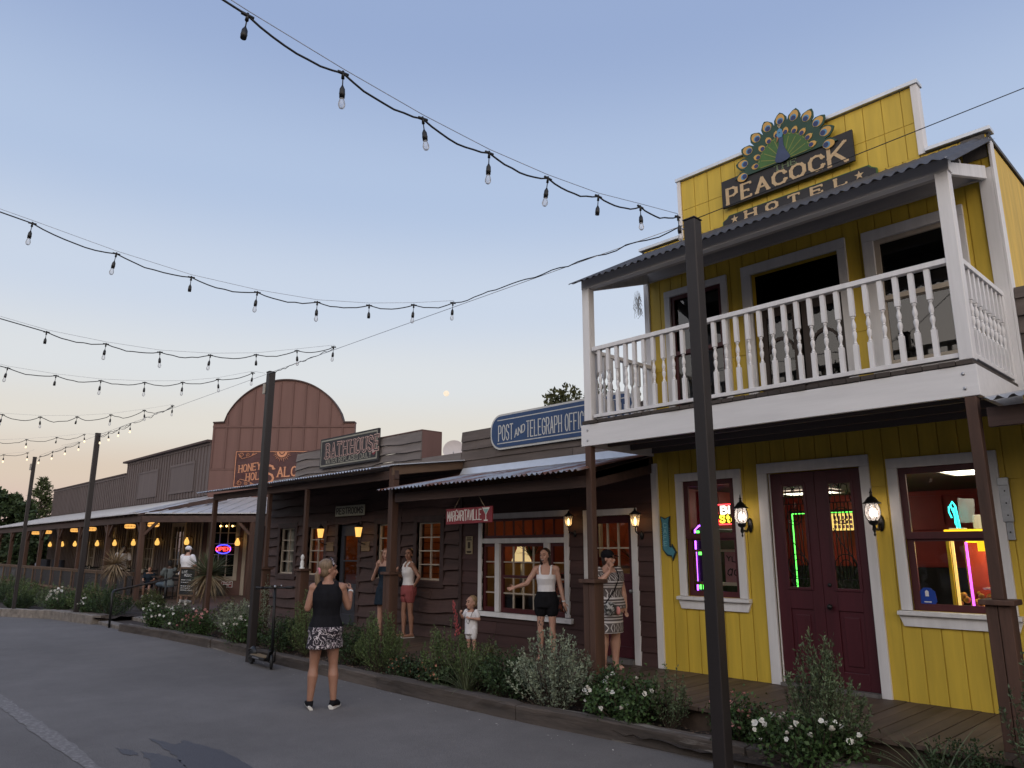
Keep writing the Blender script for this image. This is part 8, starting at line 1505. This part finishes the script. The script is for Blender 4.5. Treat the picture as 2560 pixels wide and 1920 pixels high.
Z = Vector((0, 0, 1)); axf = (sd_*.90+dr_*.44).normalized(); fdir = Z.cross(axf).normalized()*-1
wheel(A_+Z*.108, axf); wheel(B_+Z*.108, sd_)
M['deckgrip'] = mat('tan_deck_grip', (.19, .135, .075), .8, .15, 60, (1, 1, 1), .2); a, b = B_+dr_*.10+Z*.13, A_-dr_*.12+Z*.13; mb = MB(); mb.bar(a, b, .15, .05); mb.bar(b, A_-dr_*.03+Z*.27, .07, .05); mb.bar(a, B_-dr_*.0+Z*.10, .1, .04); d = mb.build('deck', 'black', SC, .008); mb = MB(); mb.bar(a+Z*.028+dr_*.01, b+Z*.028-dr_*.01, .135, .006); mb.build('deck_grip', 'deckgrip', d)
mb = MB(); mb.tube([B_+Z*.108+dr_*(.135*math.cos(t_))+Z*(.135*math.sin(t_)) for t_ in [R(20+15*k) for k in range(9)]], [(.035, .006)]*9, 8); mb.build('mudguard', 'black', SC)
top = A_+Z*1.165-dr_*.05; hb = A_+Z*.25; mb = MB(); mb.tube([hb, hb+(top-hb)*.4, top], .022, 10)
for s_ in (-1, 1): mb.tube([A_+Z*.108+axf*.045*s_, A_+Z*.25+axf*.045*s_, hb+Z*.01], .012, 6)
mb.build('stem', 'black', SC); mb = MB(); bd = axf; mb.tube([top-bd*.27, top-bd*.06, top+bd*.06, top+bd*.27], .013, 8); mb.tube([top-bd*.28, top-bd*.16], .019, 8); mb.tube([top+bd*.16, top+bd*.28], .019, 8); mb.bar(top-bd*.05+Z*.015, top+bd*.05+Z*.015, .06, .03); mb.tube([top+bd*.1, top+bd*.16+fdir*.06], .006, 5); mb.tube([top-bd*.1, top-bd*.16+fdir*.06], .006, 5); hbr = mb.build('handlebar', 'black', SC); mb = MB(); mb.ell(top+Z*.03+bd*.09, (.012, .012, .012)); mb.ell(top+Z*.02+fdir*.03, (.02, .02, .02)); mb.build('bell', 'steel', hbr)
mb = MB(); mb.tube([top-bd*.05, top+fdir*.07-Z*.2, hb+fdir*.05+Z*.25, hb+fdir*.02+Z*.05], .004, 5); mb.build('cable', 'black', SC)
mb = MB(); mb.bar(a-Z*.0+sd_*-.079+dr_*.12, a-sd_*.079+dr_*.36, .004, .018); mb.build('side_decal', 'steel', d)
# Spanish moss on the balcony corner
t = thing('moss_wisp', 'pale dried wisp hanging from the left corner of the balcony roof', 'dried plant', (-5.75, 7.9, 5.1)); mb = MB(); rn = random.Random(8)
for k in range(60): x, y = -5.79+rn.uniform(-.035, .02), 7.88+rn.uniform(-.05, .05); z = 5.18-rn.uniform(0, .25); mb.tube([(x, y, z), (x+rn.uniform(-.04, .03), y+rn.uniform(-.03, .03), z-.06), (x+rn.uniform(-.06, .03), y, z-rn.uniform(.08, .16))], .0022, 3, cap=False)
mb.build('strands', 'leafdry' if 'leafdry' in M else 'curtain', t)
